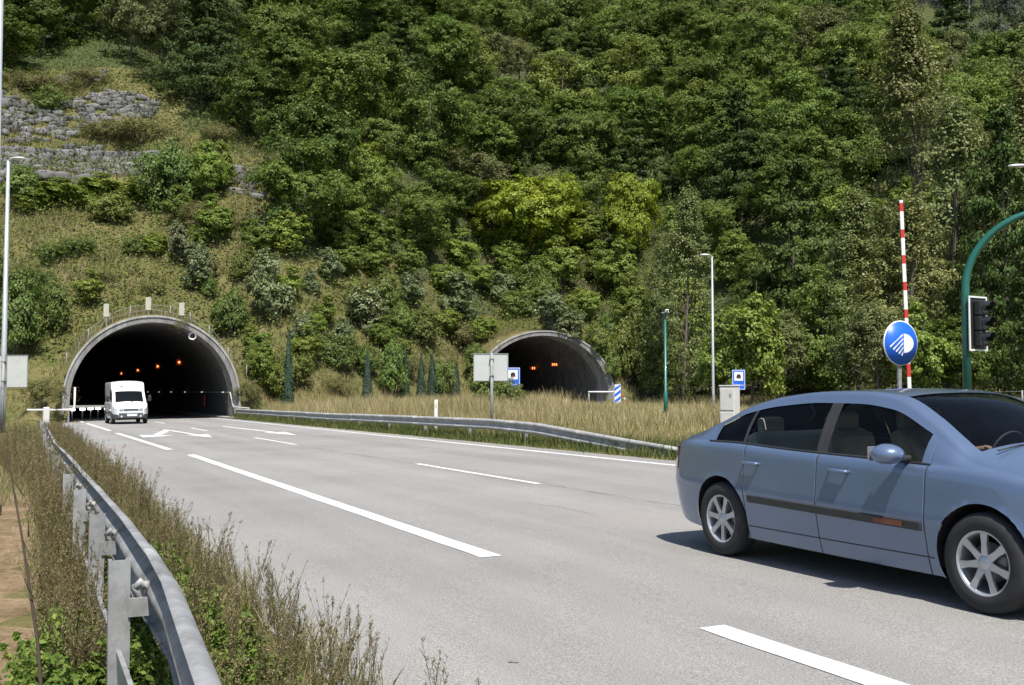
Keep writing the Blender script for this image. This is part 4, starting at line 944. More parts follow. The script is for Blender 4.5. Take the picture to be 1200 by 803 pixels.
# ------------------------------------------------------------------ tunnels
def arch(r, n=40, zlow=-.4):
    P = [(-r, zlow), (-r, .4), (-r, ZC * .9)]
    P += [(-r * math.cos(PI * i / n), ZC + r * math.sin(PI * i / n)) for i in range(1, n)]
    P += [(r, ZC * .9), (r, .4), (r, zlow)]; return P
def tunnel(T, name, label):
    zb = gz(T['c'][0]); t = thing(name, label, 'tunnel', (T['c'][0], T['c'][1], zb), T['ax'])
    # local frame: x = q, y = s
    def ps(q): return -q * math.tan(T['cut'])
    a, b = arch(RI), arch(RO)
    # collar
    m = MB(); n = len(a)
    ring = [(-.35, a), (-.35, b), (1.6, b), (1.6, a)]
    vs = []
    for off, P in ring:
        vs += [(q, ps(q) + off, z) for q, z in P]
    fs = []
    for k in range(4):
        k2 = (k + 1) % 4
        fs += [(k * n + i, k * n + i + 1, k2 * n + i + 1, k2 * n + i) for i in range(n - 1)]
    m.add(vs, fs); m.build('portal_collar', CONC, t)
    # thin raised edge band on the collar
    m = MB(); c1, c2 = arch(RO - .02), arch(RO + .10)
    vs = []
    for off, P in ((-.42, c1), (-.42, c2), (-.2, c2), (-.2, c1)): vs += [(q, ps(q) + off, z) for q, z in P]
    m.add(vs, fs); m.build('edge_band', LCONC, t)
    # lining
    m = MB(); ss = [1.6, 3.2, 4.8] + [4.8 + 4.5 * k for k in range(1, 25)]
    vs = []
    for j, s_ in enumerate(ss): vs += [(q * .999, s_ + ps(q) * (1 if s_ < 6 else max(0, 1 - (s_ - 6) / 30)), z) for q, z in a]
    m.add(vs, [(j * n + i, j * n + i + 1, (j + 1) * n + i + 1, (j + 1) * n + i) for j in range(len(ss) - 1) for i in range(n - 1)], smooth=True)
    e = (len(ss) - 1) * n; m.f.append(tuple(e + i for i in range(n))); m.m.append(0); m.sm.append(False)
    m.build('lining', SOOT, t)
    return t
t1 = tunnel(T1, 'road_tunnel', 'large left arched tunnel mouth the white van is driving out of')
t2 = tunnel(T2, 'road_tunnel', 'farther tunnel mouth on the right, half hidden by dry grass and a sign')
def tpart(t, T, name, mat, mb): return mb.build(name, mat, t)
# strip joints of the collar, cable conduit and reflectors, inside tunnel one
m = MB()
m.tube([(4.95, -6.0, .82), (5.0, -.5, .82), (4.93, -.42, 1.0), (4.78, -.4, 1.75), (4.82, .4, 1.8), (4.86, 6, 1.8), (4.86, 105, 1.8)], .04, 8)
m.build('cable_conduit', OFFWHITE, t1)
m = MB(); m.tube([(-7.4, -1.0, .72), (-4.95, -.9, .72), (-4.72, -.7, .85), (-4.72, -.6, 2.1)], .06, 8); m.build('cable_conduit', WHITE, t1)
for s_ in (2.4, 12, 21.5, 31, 41, 52):
    m = MB().box((4.76, s_, 1.8), (.05, .5, .09)); m.build('reflector', simple('reflector_white', (.8, .8, .75), .3, 0, .02, emit=.35) if s_ == 2.4 else MATS['reflector_white'], t1)
for s_, z in ((18.4, 4.25), (34, 4.25), (54, 4.25), (77, 4.25)):
    q = 3.85
    f = MB().box((q, s_, z), (.4, .18, .5), bev=.03).build('amber_signal', LAMP_R, t1)
    MB().lathe([(0, -.06), (.085, -.06), (.095, 0)], 12, 'Y', (q, s_ - .08, z)).build('lens', LAMP_O, f)
f = MB().box((4.82, 11, 1.12), (.12, .55, .8), bev=.03).build('fire_cabinet', RED, t1)
m = MB(); m.tube([(4.88, -.1, 1.0), (4.88, 1.6, 1.18)], .03, 6); m.build('wall_bracket', GALVOLD, t1)
for s_, q, h in ((2, -4.77, .76), (4.2, -4.05, .76), (6.2, -3.45, .76), (8.4, -2.85, .76)):
    X, Y = tworld(T1, s_, q); p = thing('marker_post', '', 'marker post', (X, Y, gz(X)), T1['ax'], 'bright topped marker posts in the left tunnel')
    MB().tube([(0, 0, 0), (0, 0, .7)], .04, 8).build('stem', GALVOLD, p)
    MB().box((0, -.02, h), (.36, .1, .13), bev=.03).build('glowing_top', GLOW_W, p)  # post top catching the sun, its brightness put in as glow
    p['label'] = {2: 'bright topped white marker post nearest the left wall of the left tunnel', 4.2: 'second bright topped white marker post from the left tunnel wall',
                  6.2: 'third bright topped white marker post from the left tunnel wall', 8.4: 'bright topped white marker post closest to the van inside the tunnel'}[s_]
# tunnel two: pairs of amber bars, right wall
for s_, z, k in ((9.8, 3.7, 2), (5.3, 3.95, 3)):
    f = MB().box((3.95, s_, z), (.7, .12, .36), bev=.03).build('amber_signal', LAMP_R, t2)
    for i in range(k): MB().box((3.95 + (i - (k - 1) / 2) * .2, s_ - .08, z), (.07, .05, .2)).build('lens', LAMP_O, f)
# loudspeakers on the rims
def horn(name, loc, label, r=.2):
    t = thing(name, label, 'loudspeaker', loc)
    MB().lathe([(r * .35, .35), (r * .6, .2), (r * .62, .02), (r, -.12), (r, -.02), (r * .7, .06), (r * .7, .35)], 20, 'Y').build('horn', WHITE, t)
    MB().lathe([(0, -.02), (r * .62, -.0)], 20, 'Y').build('mouth', DARK, t)
    MB().box((0, .3, -.16), (.08, .1, .3)).build('bracket', GALVOLD, t)
horn('loudspeaker', (-20.95, 68.2, 5.1), 'round white loudspeaker on the rim of the left tunnel, at its upper right', .26)
horn('loudspeaker', (-1.1, 91.8, 5.75), 'small round white loudspeaker on the upper left rim of the right tunnel', .25)
PLATE = simple('cream_plate', (.42, .41, .34), .6)
# three pale plates on posts above portal one, with the wire fence
P = []
for i, (q, w) in enumerate(((-2.9, 'left'), (-.35, 'middle'), (1.75, 'right'))):
    X, Y = tworld(T1, .55, q); z = gz(T1['c'][0]) + ZC + math.sqrt(RO ** 2 - q * q)
    t = thing('marker_plate', 'pale upright plate above the left tunnel crown, ' + w + ' of three', 'marker plate', (X, Y, z), .1, 'pale plates above the left tunnel')
    hh = (.95, .62, .62)[i]
    MB().box((0, 0, hh / 2), (.05, .05, hh)).build('post', GALVOLD, t)
    MB().box((0, -.05, hh + .3), (.34, .03, .84), bev=.008).build('plate', PLATE, t); P.append((X, Y, z))
t = thing('wire_fence', 'thin wire fence on leaning posts above the left tunnel arch', 'fence', (0, 0, 0))
m = MB(); pts = []
for i in range(10):
    q = -5.2 + i * 1.25; X, Y = tworld(T1, .9, q); z = max(tz(X, Y), gz(-23) + ZC + math.sqrt(max(0, RO ** 2 - min(q * q, 26)))); pts.append((X, Y, z))
for p in pts: MB().tube([(p[0], p[1], p[2] - .3), (p[0] + .03, p[1], p[2] + .75)], .03, 6).build('post', GALVOLD, t)
for h in (.35, .7): m.tube([(p[0], p[1], p[2] + h - (.04 if i % 2 else 0)) for i, p in enumerate(pts)], .014, 5)
m.build('wires', GALVOLD, t)
# ------------------------------------------------------------------ guardrails
WP = [(.012, .152), (.03, .156), (.052, .148), (.07, .13), (.080, .112), (.083, .095), (.079, .077), (.066, .062), (.045, .048), (.022, .034), (.008, .018), (.004, 0)]
WP = WP + [(a, -b) for a, b in WP[-2::-1]]
def guardrail(name, label, path, side, mat, postdv, u_posts, old=False, lean=0.0):
    """path: list of (u, v, height of the top edge)"""
    t = thing(name, label, 'guardrail', R(path[0][0], path[0][1]))
    o = Vector(t.location)
    us_ = np.array([p[0] for p in path]); vs_ = np.array([p[1] for p in path]); hs_ = np.array([p[2] for p in path])
    ordr = np.argsort(us_); us_, vs_, hs_ = us_[ordr], vs_[ordr], hs_[ordr]
    def at(u): return float(np.interp(u, us_, vs_)), float(np.interp(u, us_, hs_))
    lo, hi = us_[0], us_[-1]; k = lo
    bm_ = MB(); rr = random.Random(int(lo * 7) + 3)
    while k < hi - .1:
        e = min(k + 4.32, hi); n = 9; vs = []; dz = rr.uniform(-.006, .006); flare = 0.0
        prof = WP; NP = len(prof); rows = []
        for i in range(n):
            u = k + (e - k) * i / (n - 1); v, h = at(u)
            off = .006 if i == n - 1 else 0
            for sgn in (0, 1):
                tl = lean * (1 - min(1, max(0, (u - 4.5) / .5))); ct, st_ = math.cos(tl), math.sin(tl)
                rows.append([R(u, v + side * ((a - .02) * ct + .02 - b * st_ + (.0035 if sgn else 0) + off), h - .155 + (b * ct + a * st_) * (1 + (.02 if sgn else 0)) + dz) for a, b in prof])
        for r_ in rows: vs += [tuple(Vector(p) - o) for p in r_]
        fs = []
        for i in range(n - 1):
            for sgn in (0, 1):
                A_, B_ = (2 * i + sgn) * NP, (2 * (i + 1) + sgn) * NP
                for j in range(NP - 1): fs.append((A_ + j, A_ + j + 1, B_ + j + 1, B_ + j))
            for j in (0, NP - 1):
                fs.append(((2 * i) * NP + j, (2 * i + 1) * NP + j, (2 * i + 3) * NP + j, (2 * i + 2) * NP + j))
        for i in (0, n - 1):
            for j in range(NP - 1): fs.append(((2 * i) * NP + j, (2 * i) * NP + j + 1, (2 * i + 1) * NP + j + 1, (2 * i + 1) * NP + j))
        bm_.add(vs, fs, 0, True)
        k += 4.0
    bm_.build('beam', mat, t)
    for u in u_posts:
        v, h = at(u); tilt = rr.uniform(-.015, .02); pv = v - side * postdv
        m = MB(); top = h + .0 if postdv > .1 else h - .05
        c = Vector(R(u, pv)) - o
        Mx = Matrix.Rotation(AZ, 3, 'Z') @ Matrix.Rotation(tilt, 3, 'Y')
        # C-shaped section: web and two flanges with lips (x = across the road, y = along)
        for (cx, cy, dx, dy) in ((0, 0, .09, .005), (-.043, .0275, .005, .05), (.043, .0275, .005, .05), (-.036, .054, .016, .005), (.036, .054, .016, .005)):
            m.box(c + Mx @ Vector((cx, cy, (top - .35) / 2)), (dx, dy, top + .35), M=Mx)
        p = m.build('post', GALVOLD if not old else mat, t)
        if postdv > .1:
            m = MB(); a_ = Vector(R(u, pv + side * .06, h - .13)) - o; b_ = Vector(R(u, v + side * .0, h - .13)) - o
            d_ = Vector((-sA, cA, 0))
            m.tube([a_, a_ * .5 + b_ * .5 + Vector((0, 0, .03)), b_], .02, 6)
            m.tube([a_ + d_ * .1, a_ * .5 + b_ * .5 + d_ * .1 - Vector((0, 0, .04)), b_ + d_ * .1 - Vector((0, 0, .1))], .014, 6)
            m.box((a_ + b_) / 2 + Vector((0, 0, -.08)), (.1, .03, .08), rz=AZ)
            m.build('spacer', GALVOLD, p)
            m = MB(); m.lathe([(0, .03), (.018, .03), (.018, 0)], 8, 'Z', b_ + Vector((0, 0, 0))); m.build('bolt', GALVOLD, p)
    return t
g1 = guardrail('guardrail', 'near corrugated steel guardrail in tall weeds at lower left', [(-3, .12, .75), (2.7, .39, .75), (4.3, .485, .75), (6.7, .50, .75), (15, .45, .73), (22, .45, .62), (40, .6, .45), (62, .75, .4)], 1, GALV, .105, [4.9, 6.9, 8.9] + [10.9 + 4 * i for i in range(13)], lean=.10)
# lower rail behind the beam (pedestrian-side strip)
m = MB(); o = Vector(g1.location); n = 60; vs = []
for i in range(n):
    u = -3 + 30 * i / (n - 1)
    for dv, h in ((-.03, .36), (-.02, .17), (.0, .17), (-.01, .36)): vs.append(tuple(Vector(R(u, .40 + dv, h)) - o))
m.add(vs, [(4 * i + k, 4 * i + (k + 1) % 4, 4 * (i + 1) + (k + 1) % 4, 4 * (i + 1) + k) for i in range(n - 1) for k in range(4)]); m.build('lower_strip', GALV, g1)
GALVR = mat_galv('pale_chalky_steel', (.26, .26, .26), (.44, .44, .43), .65, .2)
g2 = guardrail('guardrail', 'long guardrail beyond the road, dipping into the grass at its near end', [(70.5, 12.6, .62), (48, 12.45, .62), (34, 12.4, .66), (28, 12.4, .67), (25, 12.42, .6), (21, 12.45, .36), (17, 12.5, .14), (14.5, 12.55, .0)], -1, GALVR, .09, [26, 30, 34, 38, 42, 46, 50, 54, 58, 62, 66, 70])
# ================================================================== street furniture
def ground(X, Y): return tz(X, Y)
def street_lamp(X, Y, top, label, side, r=.09, arm=1.0, headlen=.75, mat=None):
    z = ground(X, Y) - .05; t = thing('street_lamp', label, 'street lamp', (X, Y, z)); H = top - z; mat = mat or LAMPG
    MB().tube([(0, 0, 0), (0, 0, H * .12), (0, 0, H - .1)], [r, r * .95, r * .55], 14).build('pole', mat, t)
    MB().box((0, 0, .02), (r * 4, r * 4, .04)).build('base_plate', GALVOLD, t)
    MB().box((0, -r * .96, 1.0), (.1, .02, .35), bev=.006).build('access_door', GALVOLD, t)
    m = MB(); m.tube([(0, 0, H - .12), (side * .12, 0, H - .02), (side * arm * .35, 0, H)], r * .5, 10); m.build('bracket', mat, t)
    hx = side * (arm * .3 + headlen / 2)
    # flat teardrop luminaire
    vs = []; n = 20; prof = [(0, .06), (.55, .055), (.9, .02), (1, -.01), (.93, -.045), (.5, -.06), (0, -.062)]
    m = MB()
    for k in range(n):
        a = 2 * PI * k / n
        for rr_, h in prof: vs.append((hx + math.cos(a) * rr_ * headlen / 2, math.sin(a) * rr_ * .16, H + h + .01))
    q = len(prof); m.add(vs, [(k * q + i, k * q + i + 1, ((k + 1) % n) * q + i + 1, ((k + 1) % n) * q + i) for k in range(n) for i in range(q - 1)], 0, True)
    h = m.build('lamp_head', HEADG, t)
    MB().lathe([(0, -.05), (.12, -.045), (.14, -.0)], 16, 'Z', (hx, 0, H - .03)).build('lens', GLASSW, h)
    return t
LAMPG = simple('pale_grey_pole_paint', (.42, .45, .47), .45, .3, .08, 4)
HEADG = simple('luminaire_grey', (.55, .56, .56), .4, .2, .06)
GLASSW = simple('frosted_lens', (.6, .6, .58), .2, 0, .02)
street_lamp(-22.46, 46.0, 11.85, 'tall grey street lamp at the left edge, beside the left tunnel', 1, .13, .35, .68)
street_lamp(-12.49, 25.0, 12.5, 'large near street lamp pole grazing the upper left corner', 1, .11, .4, .8)
street_lamp(11.2, 58.0, 9.1, 'slim grey street lamp in the dry grass right of the right tunnel', -1, .085, .3, .62)
street_lamp(20.35, 40.0, 10.2, 'street lamp whose head alone reaches in at the right edge', -1, .1, .8, .9)
# green thin pole with a small camera
z = ground(5.6, 38); t = thing('camera_pole', 'thin dark green pole topped by a small camera, left of the slim grey lamp', 'camera pole', (5.6, 38, z))
H = 4.35 - z
MB().tube([(0, 0, -.1), (0, 0, .9), (0, 0, .92), (0, 0, H)], [.075, .075, .055, .048], 12).build('pole', GREEN, t)
c = MB().box((.05, -.05, H + .05), (.12, .28, .11), bev=.02).build('camera', WHITE, t)
MB().lathe([(0, -.01), (.035, 0), (.035, .03)], 12, 'Y', (.05, -.2, H + .05)).build('lens', DARK, c)
MB().tube([(-.14, 0, H - .01), (.16, 0, H - .01)], .022, 8).build('crossbar', GALVOLD, t)
# double sign seen from behind
def back_sign(X, Y, label, x0, x1, z0, z1, post_r=.05, rz=.06, seam=None):
    z = ground(X, Y); t = thing('road_sign', label, 'road sign', (X, Y, z), rz)
    MB().tube([(0, 0, -.2), (0, 0, z1 - z + .02)], post_r, 12).build('post', GALV, t)
    segs = [(x0, x1)] if seam is None else [(x0, seam - .006), (seam + .006, x1)]
    for a, b in segs:
        w = b - a; hgt = z1 - z0
        p = MB().box(((a + b) / 2, post_r + .03, (z0 + z1) / 2 - z), (w, .03, hgt), bev=.006).build('panel', OFFWHITE, t)
        m = MB()
        for dx, dz, sx, sz in ((0, hgt / 2 - .012, w - .004, .022), (0, -hgt / 2 + .012, w - .004, .022), (-w / 2 + .012, 0, .022, hgt - .05), (w / 2 - .012, 0, .022, hgt - .05)):
            m.box(((a + b) / 2 + dx, post_r + .008, (z0 + z1) / 2 - z + dz), (sx, .02, sz))
        m.build('rim', GALVOLD, p)
        m = MB()
        for k in range(1, 6): m.box((a + w * k / 6, post_r + .0135, (z0 + z1) / 2 - z), (.005, .004, hgt - .06))
        m.build('rib', OFFWHITE, p)
    for zz in (z0 + .2 * (z1 - z0), z1 - .2 * (z1 - z0)):
        m = MB(); m.box((0, -.0, zz - z), (post_r * 2 + .05, post_r * 2 + .02, .045), bev=.006); m.build('clamp', GALVOLD, t)
    return t
back_sign(-.66, 34.0, 'grey back of a double panel sign on one post before the right tunnel', -.60, .54, 1.80, 2.71, .05, .03, seam=.0)
back_sign(-21.5, 44.0, 'grey back of a panel sign at the left edge beside the tall lamp', -.66, .98, 1.64, 3.01, .07, .04, seam=.1)
# text helper: letters are real thin meshes on the sign
def text(parent, s, size, loc, mat, rot=(PI / 2, 0, 0), name='lettering', depth=.002, align='CENTER'):
    cu = bpy.data.curves.new(name, 'FONT'); cu.body = s; cu.size = size; cu.extrude = depth; cu.align_x = align; cu.align_y = 'CENTER'
    o = bpy.data.objects.new(name + '_tmp', cu); COL.objects.link(o)
    dg = bpy.context.evaluated_depsgraph_get(); me = bpy.data.meshes.new_from_object(o.evaluated_get(dg)); me.name = name
    bpy.data.objects.remove(o); me.materials.clear(); me.materials.append(mat)
    ob = link(name, me, parent, loc); ob.rotation_euler = rot; return ob
def tunnel_sign(X, Y, zc, w, h, label, lines, rz, postx=0):
    z = ground(X, Y); t = thing('tunnel_sign', label, 'road sign', (X, Y, z), rz); c = zc - z
    MB().tube([(postx, .05, -.2), (postx, .05, c + h * .4)], .04, 10).build('post', WHITE, t)
    p = MB().box((0, 0, c), (w, .025, h), bev=.01).build('panel', BLUE, t)
    m = MB(); e = .022 * w / .6
    for dx, dz, sx, sz in ((0, h / 2 - e, w - e, e), (0, -h / 2 + e, w - e, e), (-w / 2 + e, 0, e, h - 3 * e), (w / 2 - e, 0, e, h - 3 * e)): m.box((dx, -.016, c + dz), (sx, .006, sz))
    m.build('border', SWHITE, p)
    s = w * .68; zc2 = c + h / 2 - w * .16 - s / 2
    MB().box((0, -.0165, zc2), (s, .007, s)).build('white_square', SWHITE, p)
    # tunnel pictogram: an arch over a road
    rr_ = s * .24; pl = [(-rr_, -rr_ * .9)] + [(-rr_ * math.cos(PI * i / 12), rr_ * .1 + rr_ * math.sin(PI * i / 12)) for i in range(13)] + [(rr_, -rr_ * .9)]
    MB().prism(pl, .006, (0, -.022, zc2 - .01)).build('arch_symbol', DARK, p)
    rr_ *= .5; pl = [(-rr_ * .8, 0), (-rr_ * .25, rr_ * 1.1), (rr_ * .25, rr_ * 1.1), (rr_ * .8, 0)]
    MB().prism(pl, .004, (0, -.0275, zc2 - .01 - rr_ * 1.8)).build('road_symbol', RED, p)
    for i, (s_, sz) in enumerate(lines): text(p, s_, sz, (0, -.016, c - h / 2 + h * (.235 - .13 * i)), SWHITE)
    return t
tunnel_sign(.05, 55.0, 2.14, .74, 1.17, 'blue tunnel name sign half behind the double grey sign back, before the right tunnel', [('El Padrún', .155), ('1.770 m', .14)], AZ * .1, .1)
tunnel_sign(9.79, 45.0, 1.97, .56, .86, 'small blue tunnel sign standing behind the pale concrete cabinet', [('El Padrún', .115)], .0)
# delineator, bollard
t = thing('delineator_post', 'slender white delineator post behind the long guardrail', 'delineator post', (-2.62, 36.0, ground(-2.62, 36)))
MB().box((0, 0, .58), (.12, .045, 1.2), bev=.012).build('post', WHITE, t)
MB().box((0, -.026, .98), (.07, .01, .16)).build('reflector', simple('dull_amber_reflector', (.6, .5, .35), .4), t)
X, Y = -22.9, 51.3; z = ground(X, Y)
t = thing('concrete_post', 'short thick white concrete post in weeds before the left tunnel', 'post', (X, Y, z), .5)
MB().box((0, 0, .5), (.3, .26, 1.15), bev=.05).build('post', simple('chalky_concrete', (.58, .55, .54), .85, 0, .12, 8, bumpy=.3), t)
# pale cabinet
X, Y = 5.43, 26.0; z = ground(X, Y)
t = thing('electrical_cabinet', 'tall pale concrete electrical cabinet in the grass behind the blue car', 'cabinet', (X, Y, z), -.62)
CAB = simple('cast_cabinet_concrete', (.56, .55, .52), .85, 0, .07, 7, bumpy=.2)
hb = 1.60 - z
MB().box((0, 0, hb / 2 - .1), (.40, .34, hb + .18), bev=.015).build('body', CAB, t)
MB().box((0, -.176, hb * .68), (.35, .02, hb * .5), bev=.006).build('door', CAB, t)
MB().box((0, -.176, hb * .2), (.35, .02, hb * .36), bev=.006).build('lower_door', CAB, t)
MB().box((.1, -.19, hb * .78), (.05, .012, .07), bev=.003).build('lock', GALVOLD, t)
MB().box((0, 0, hb + .005), (.43, .37, .03), bev=.008).build('top', CAB, t)
# striped panel with white bar near the second tunnel
X, Y = 6.08, 60.0; z = ground(X, Y)
t = thing('striped_panel', 'upright panel with blue and white diagonal stripes beside the right tunnel', 'striped panel', (X, Y, z), .15)
c = 1.2 - z; w, h = .36, 1.36
p = MB().box((0, 0, c), (w, .03, h), bev=.01).build('panel', SWHITE, t)
m = MB()
for k in range(-1, 5):
    b0 = c - h / 2 + k * .36 - .1
    poly_ = [(-w / 2 + .01, b0), (w / 2 - .01, b0 + .26), (w / 2 - .01, b0 + .44), (-w / 2 + .01, b0 + .18)]
    poly_ = [(x, min(max(y, c - h / 2 + .01), c + h / 2 - .01)) for x, y in poly_]
    m.prism(poly_, .006, (0, -.019, 0))
m.build('stripes', BLUE, p)
MB().tube([(0, .05, -.2), (0, .05, c + h * .3)], .035, 8).build('post', GALV, t)
t = thing('low_barrier', 'white horizontal bar between the right tunnel mouth and the striped panel', 'barrier', (4.5, 60.3, ground(4.5, 60.3)))
zz = 1.44 - t.location[2]
MB().tube([(-.1, 0, zz), (1.4, 0, zz)], .045, 8).build('arm', WHITE, t); MB().tube([(-.05, .02, -.1), (-.05, .02, zz)], .04, 8).build('stand', GALVOLD, t)
t = thing('leaning_stake', 'short red and white stake leaning beside the striped panel', 'stake', (6.75, 60, ground(6.75, 60)))
zz = 1.3 - t.location[2]
m = MB()
for i in range(4):
    a, b = i / 4, (i + 1) / 4
    m.tube([(-.35 * a * 1.2 + .0, 0, zz * a), (-.35 * b * 1.2, 0, zz * b)], .03, 8, mi=i % 2)
m.build('stake', [WHITE, RED], t)
# raised barrier boom
X, Y = 9.15, 24.0; z = ground(X, Y)
t = thing('barrier_gate', 'raised red and white striped barrier boom behind the round blue sign', 'barrier', (X, Y, z), 0)
HS = simple('barrier_housing_paint', (.55, .42, .1), .5)
b = MB().box((.12, .05, .3), (.36, .34, .6), bev=.03).build('housing', HS, t); MB().box((.12, -.125, .3), (.28, .012, .45), bev=.004).build('door', HS, b)
m = MB(); H = 5.9 - z; n = 0; zz = .5; xs = lambda h: -.03 * (h - 1) / 1.0 * .9
SEG = [.3, .42, .3, .42, .22, .42, .2, .44, .2, .42, .2, .4, .2, .42, .2, .3, .2, .3, .2]
for i, s_ in enumerate(SEG):
    e = min(zz + s_, H)
    if e <= zz: break
    m.box((xs((zz + e) / 2) , 0, (zz + e) / 2), (.08, .045, e - zz), mi=(i + 1) % 2, M=Matrix.Rotation(-.027, 3, 'Y')); zz = e
m.build('boom', [WHITE, RED], t)

# round blue headlamp sign
X, Y = 7.48, 20.0; z = ground(X, Y); zc = 2.39 - z; RS = .435
t = thing('round_sign', 'round blue mandatory sign showing a white headlamp with slanting beams', 'road sign', (X, Y, z), AZ)
def ydisc(prof, mat, name, par, cz=zc): return MB().lathe(prof, 48, 'Y', (0, 0, cz)).build(name, mat, par)
f = ydisc([(0, -.0), (RS, -.0), (RS, .022), (0, .022)], WHITE, 'plate', t)
ydisc([(0, -.004), (RS - .018, -.004), (RS - .018, -.001)], BLUE, 'blue_face', f)
# half lamp body with its flat side to the left, five beams running down to the left
pts = [(.07, .185)] + [(.07 + .25 * math.sin(PI * i / 16) , .185 * math.cos(PI * i / 16)) for i in range(1, 16)] + [(.07, -.185)]
th = 0; rot = lambda p: (p[0] * math.cos(th) - p[1] * math.sin(th), p[0] * math.sin(th) + p[1] * math.cos(th))
MB().prism([rot(p) for p in pts], .004, (0, -.0065, zc)).build('lamp_symbol', SWHITE, f)
m = MB()
for k, (xe, ye) in enumerate(((-.285, -.075), (-.205, -.125), (-.135, -.165), (-.06, -.20), (.01, -.235))):
    x0 = .05; y0 = .165 - k * .083; ln = math.hypot(xe - x0, ye - y0)
    dx, dy = (xe - x0) / ln, (ye - y0) / ln; nx_, ny_ = -dy * .015, dx * .015
    q = [(x0, y0 + .018), (xe + nx_, ye + ny_), (xe - nx_, ye - ny_), (x0, y0 - .018)]
    m.prism(q, .004, (0, -.0065, zc))
m.build('beam_stripes', SWHITE, f)
m = MB(); m.box((0, .055, zc / 2 - .1), (.085, .045, zc + .3), bev=.006); m.build('post', GALV, t)
for dz in (-.15, .15): MB().box((0, .03, zc + dz), (.3, .03, .05)).build('clamp', GALVOLD, t)
# traffic light on a curved green mast
X, Y = 8.3, 19.0; z = ground(X, Y)
t = thing('traffic_light', 'black three lamp traffic light on a curved dark green mast', 'traffic light', (X, Y, z), 0)
path = [(0, 0, -.1), (0, 0, 3.3 - z)]
for i in range(1, 15):
    a = PI / 2 * i / 14; path.append((1.35 * (1 - math.cos(a)), -.5 * (1 - math.cos(a)), 3.3 - z + 1.42 * math.sin(a)))
path += [(2.4, -.9, 4.75 - z), (3.6, -1.35, 4.78 - z)]
MB().tube(path, [.075, .072] + [.07 - .018 * i / 15 for i in range(16)], 16).build('mast', GREEN, t)
MB().box((0, 0, .0), (.34, .34, .05)).build('base_plate', GREEN, t)
MB().tube([(0, 0, -.05), (0, 0, .5), (0, 0, .52)], [.11, .11, .083], 16).build('sleeve', GREEN, t)
sg = thing('x', '', ''); bpy.data.objects.remove(sg)
RZ = Matrix.Rotation(AZ + .12, 3, 'Z'); base = Vector((.2, -.03, 2.70 - z))
def P3(x, y, zz): return tuple(base + RZ @ Vector((x, y, zz)))
m = MB(); m.box(P3(.02, .02, 0), (.50, .02, .98), M=RZ, bev=.004); bb = m.build('backboard', DARK, t)
m = MB()
for cx, cz, sx, sz in ((0, .485, .53, .03), (0, -.485, .53, .03), (-.25, 0, .03, .94), (.25, 0, .03, .94)): m.box(P3(.02 + cx, .004, cz), (sx, .02, sz), M=RZ)
m.build('white_edge', WHITE, bb)
LENS = simple('dark_lens', (.03, .02, .02), .15)
for k, cz in enumerate((.28, 0, -.28)):
    m = MB(); m.box(P3(.02, -.07, cz), (.27, .14, .265), M=RZ, bev=.02); h_ = m.build('lamp_housing', DARK, t)
    vs = []; fs = []; n = 18
    for i in range(n + 1):
        a = -.35 + (PI + .7) * i / n
        for yy, r_ in ((-.14, .118), (-.30 if .2 < a < 2.9 else -.22, .115)): vs.append(P3(.02 + r_ * math.cos(a), yy, cz + r_ * math.sin(a)))
        for yy, r_ in ((-.30 if .2 < a < 2.9 else -.22, .108), (-.14, .111)): vs.append(P3(.02 + r_ * math.cos(a), yy, cz + r_ * math.sin(a)))
    MB().add(vs, [(4 * i + k2, 4 * i + k2 + 1, 4 * i + k2 + 5, 4 * i + k2 + 4) for i in range(n) for k2 in range(3)]).build('visor', DARK, h_)
    vs = [P3(.02, -.142, cz)] + [P3(.02 + .1 * math.cos(2 * PI * i / 20), -.144, cz + .1 * math.sin(2 * PI * i / 20)) for i in range(20)]
    MB().add(vs, [(0, 1 + (i + 1) % 20, 1 + i) for i in range(20)]).build('lens', LENS, h_)
for cz in (.36, -.36): MB().tube([(0, 0, 2.7 - z + cz), P3(0, .03, cz)], .025, 8).build('bracket', GREEN, t)
# dark line of an old fence at the far right behind the car
t = thing('wire_fence', 'low wire and post fence in the shade at the right edge', 'fence', (22, 42, ground(22, 42)))
pp = [(21 + 2.2 * i, 49 - 1.6 * i) for i in range(6)]
for a, b in pp: MB().tube([(a - 22, b - 42, ground(a, b) - ground(22, 42) - .1), (a - 22, b - 42, ground(a, b) - ground(22, 42) + 1.1)], .04, 6).build('post', GALVOLD, t)
for h in (.4, .75, 1.05): MB().tube([(a - 22, b - 42, ground(a, b) - ground(22, 42) + h) for a, b in pp], .01, 4).build('wire', GALVOLD, t)
# litter and a block by the verge
t = MB().box((0, 0, .02), (.11, .07, .05), bev=.015).build('litter', SWHITE, None, (-3.42, 6.6, ground(-3.42, 6.6) + .02)); tag(t, 'crumpled white piece of litter on the dry verge at left', 'litter')
X, Y = -6.45, 12.6
t = MB().box((0, 0, .05), (.55, .22, .16), bev=.04).build('concrete_block', CONC, None, (X, Y, ground(X, Y) + .02)); t.rotation_euler[2] = .15; tag(t, 'low grey concrete block lying in the verge at the left edge', 'concrete block')
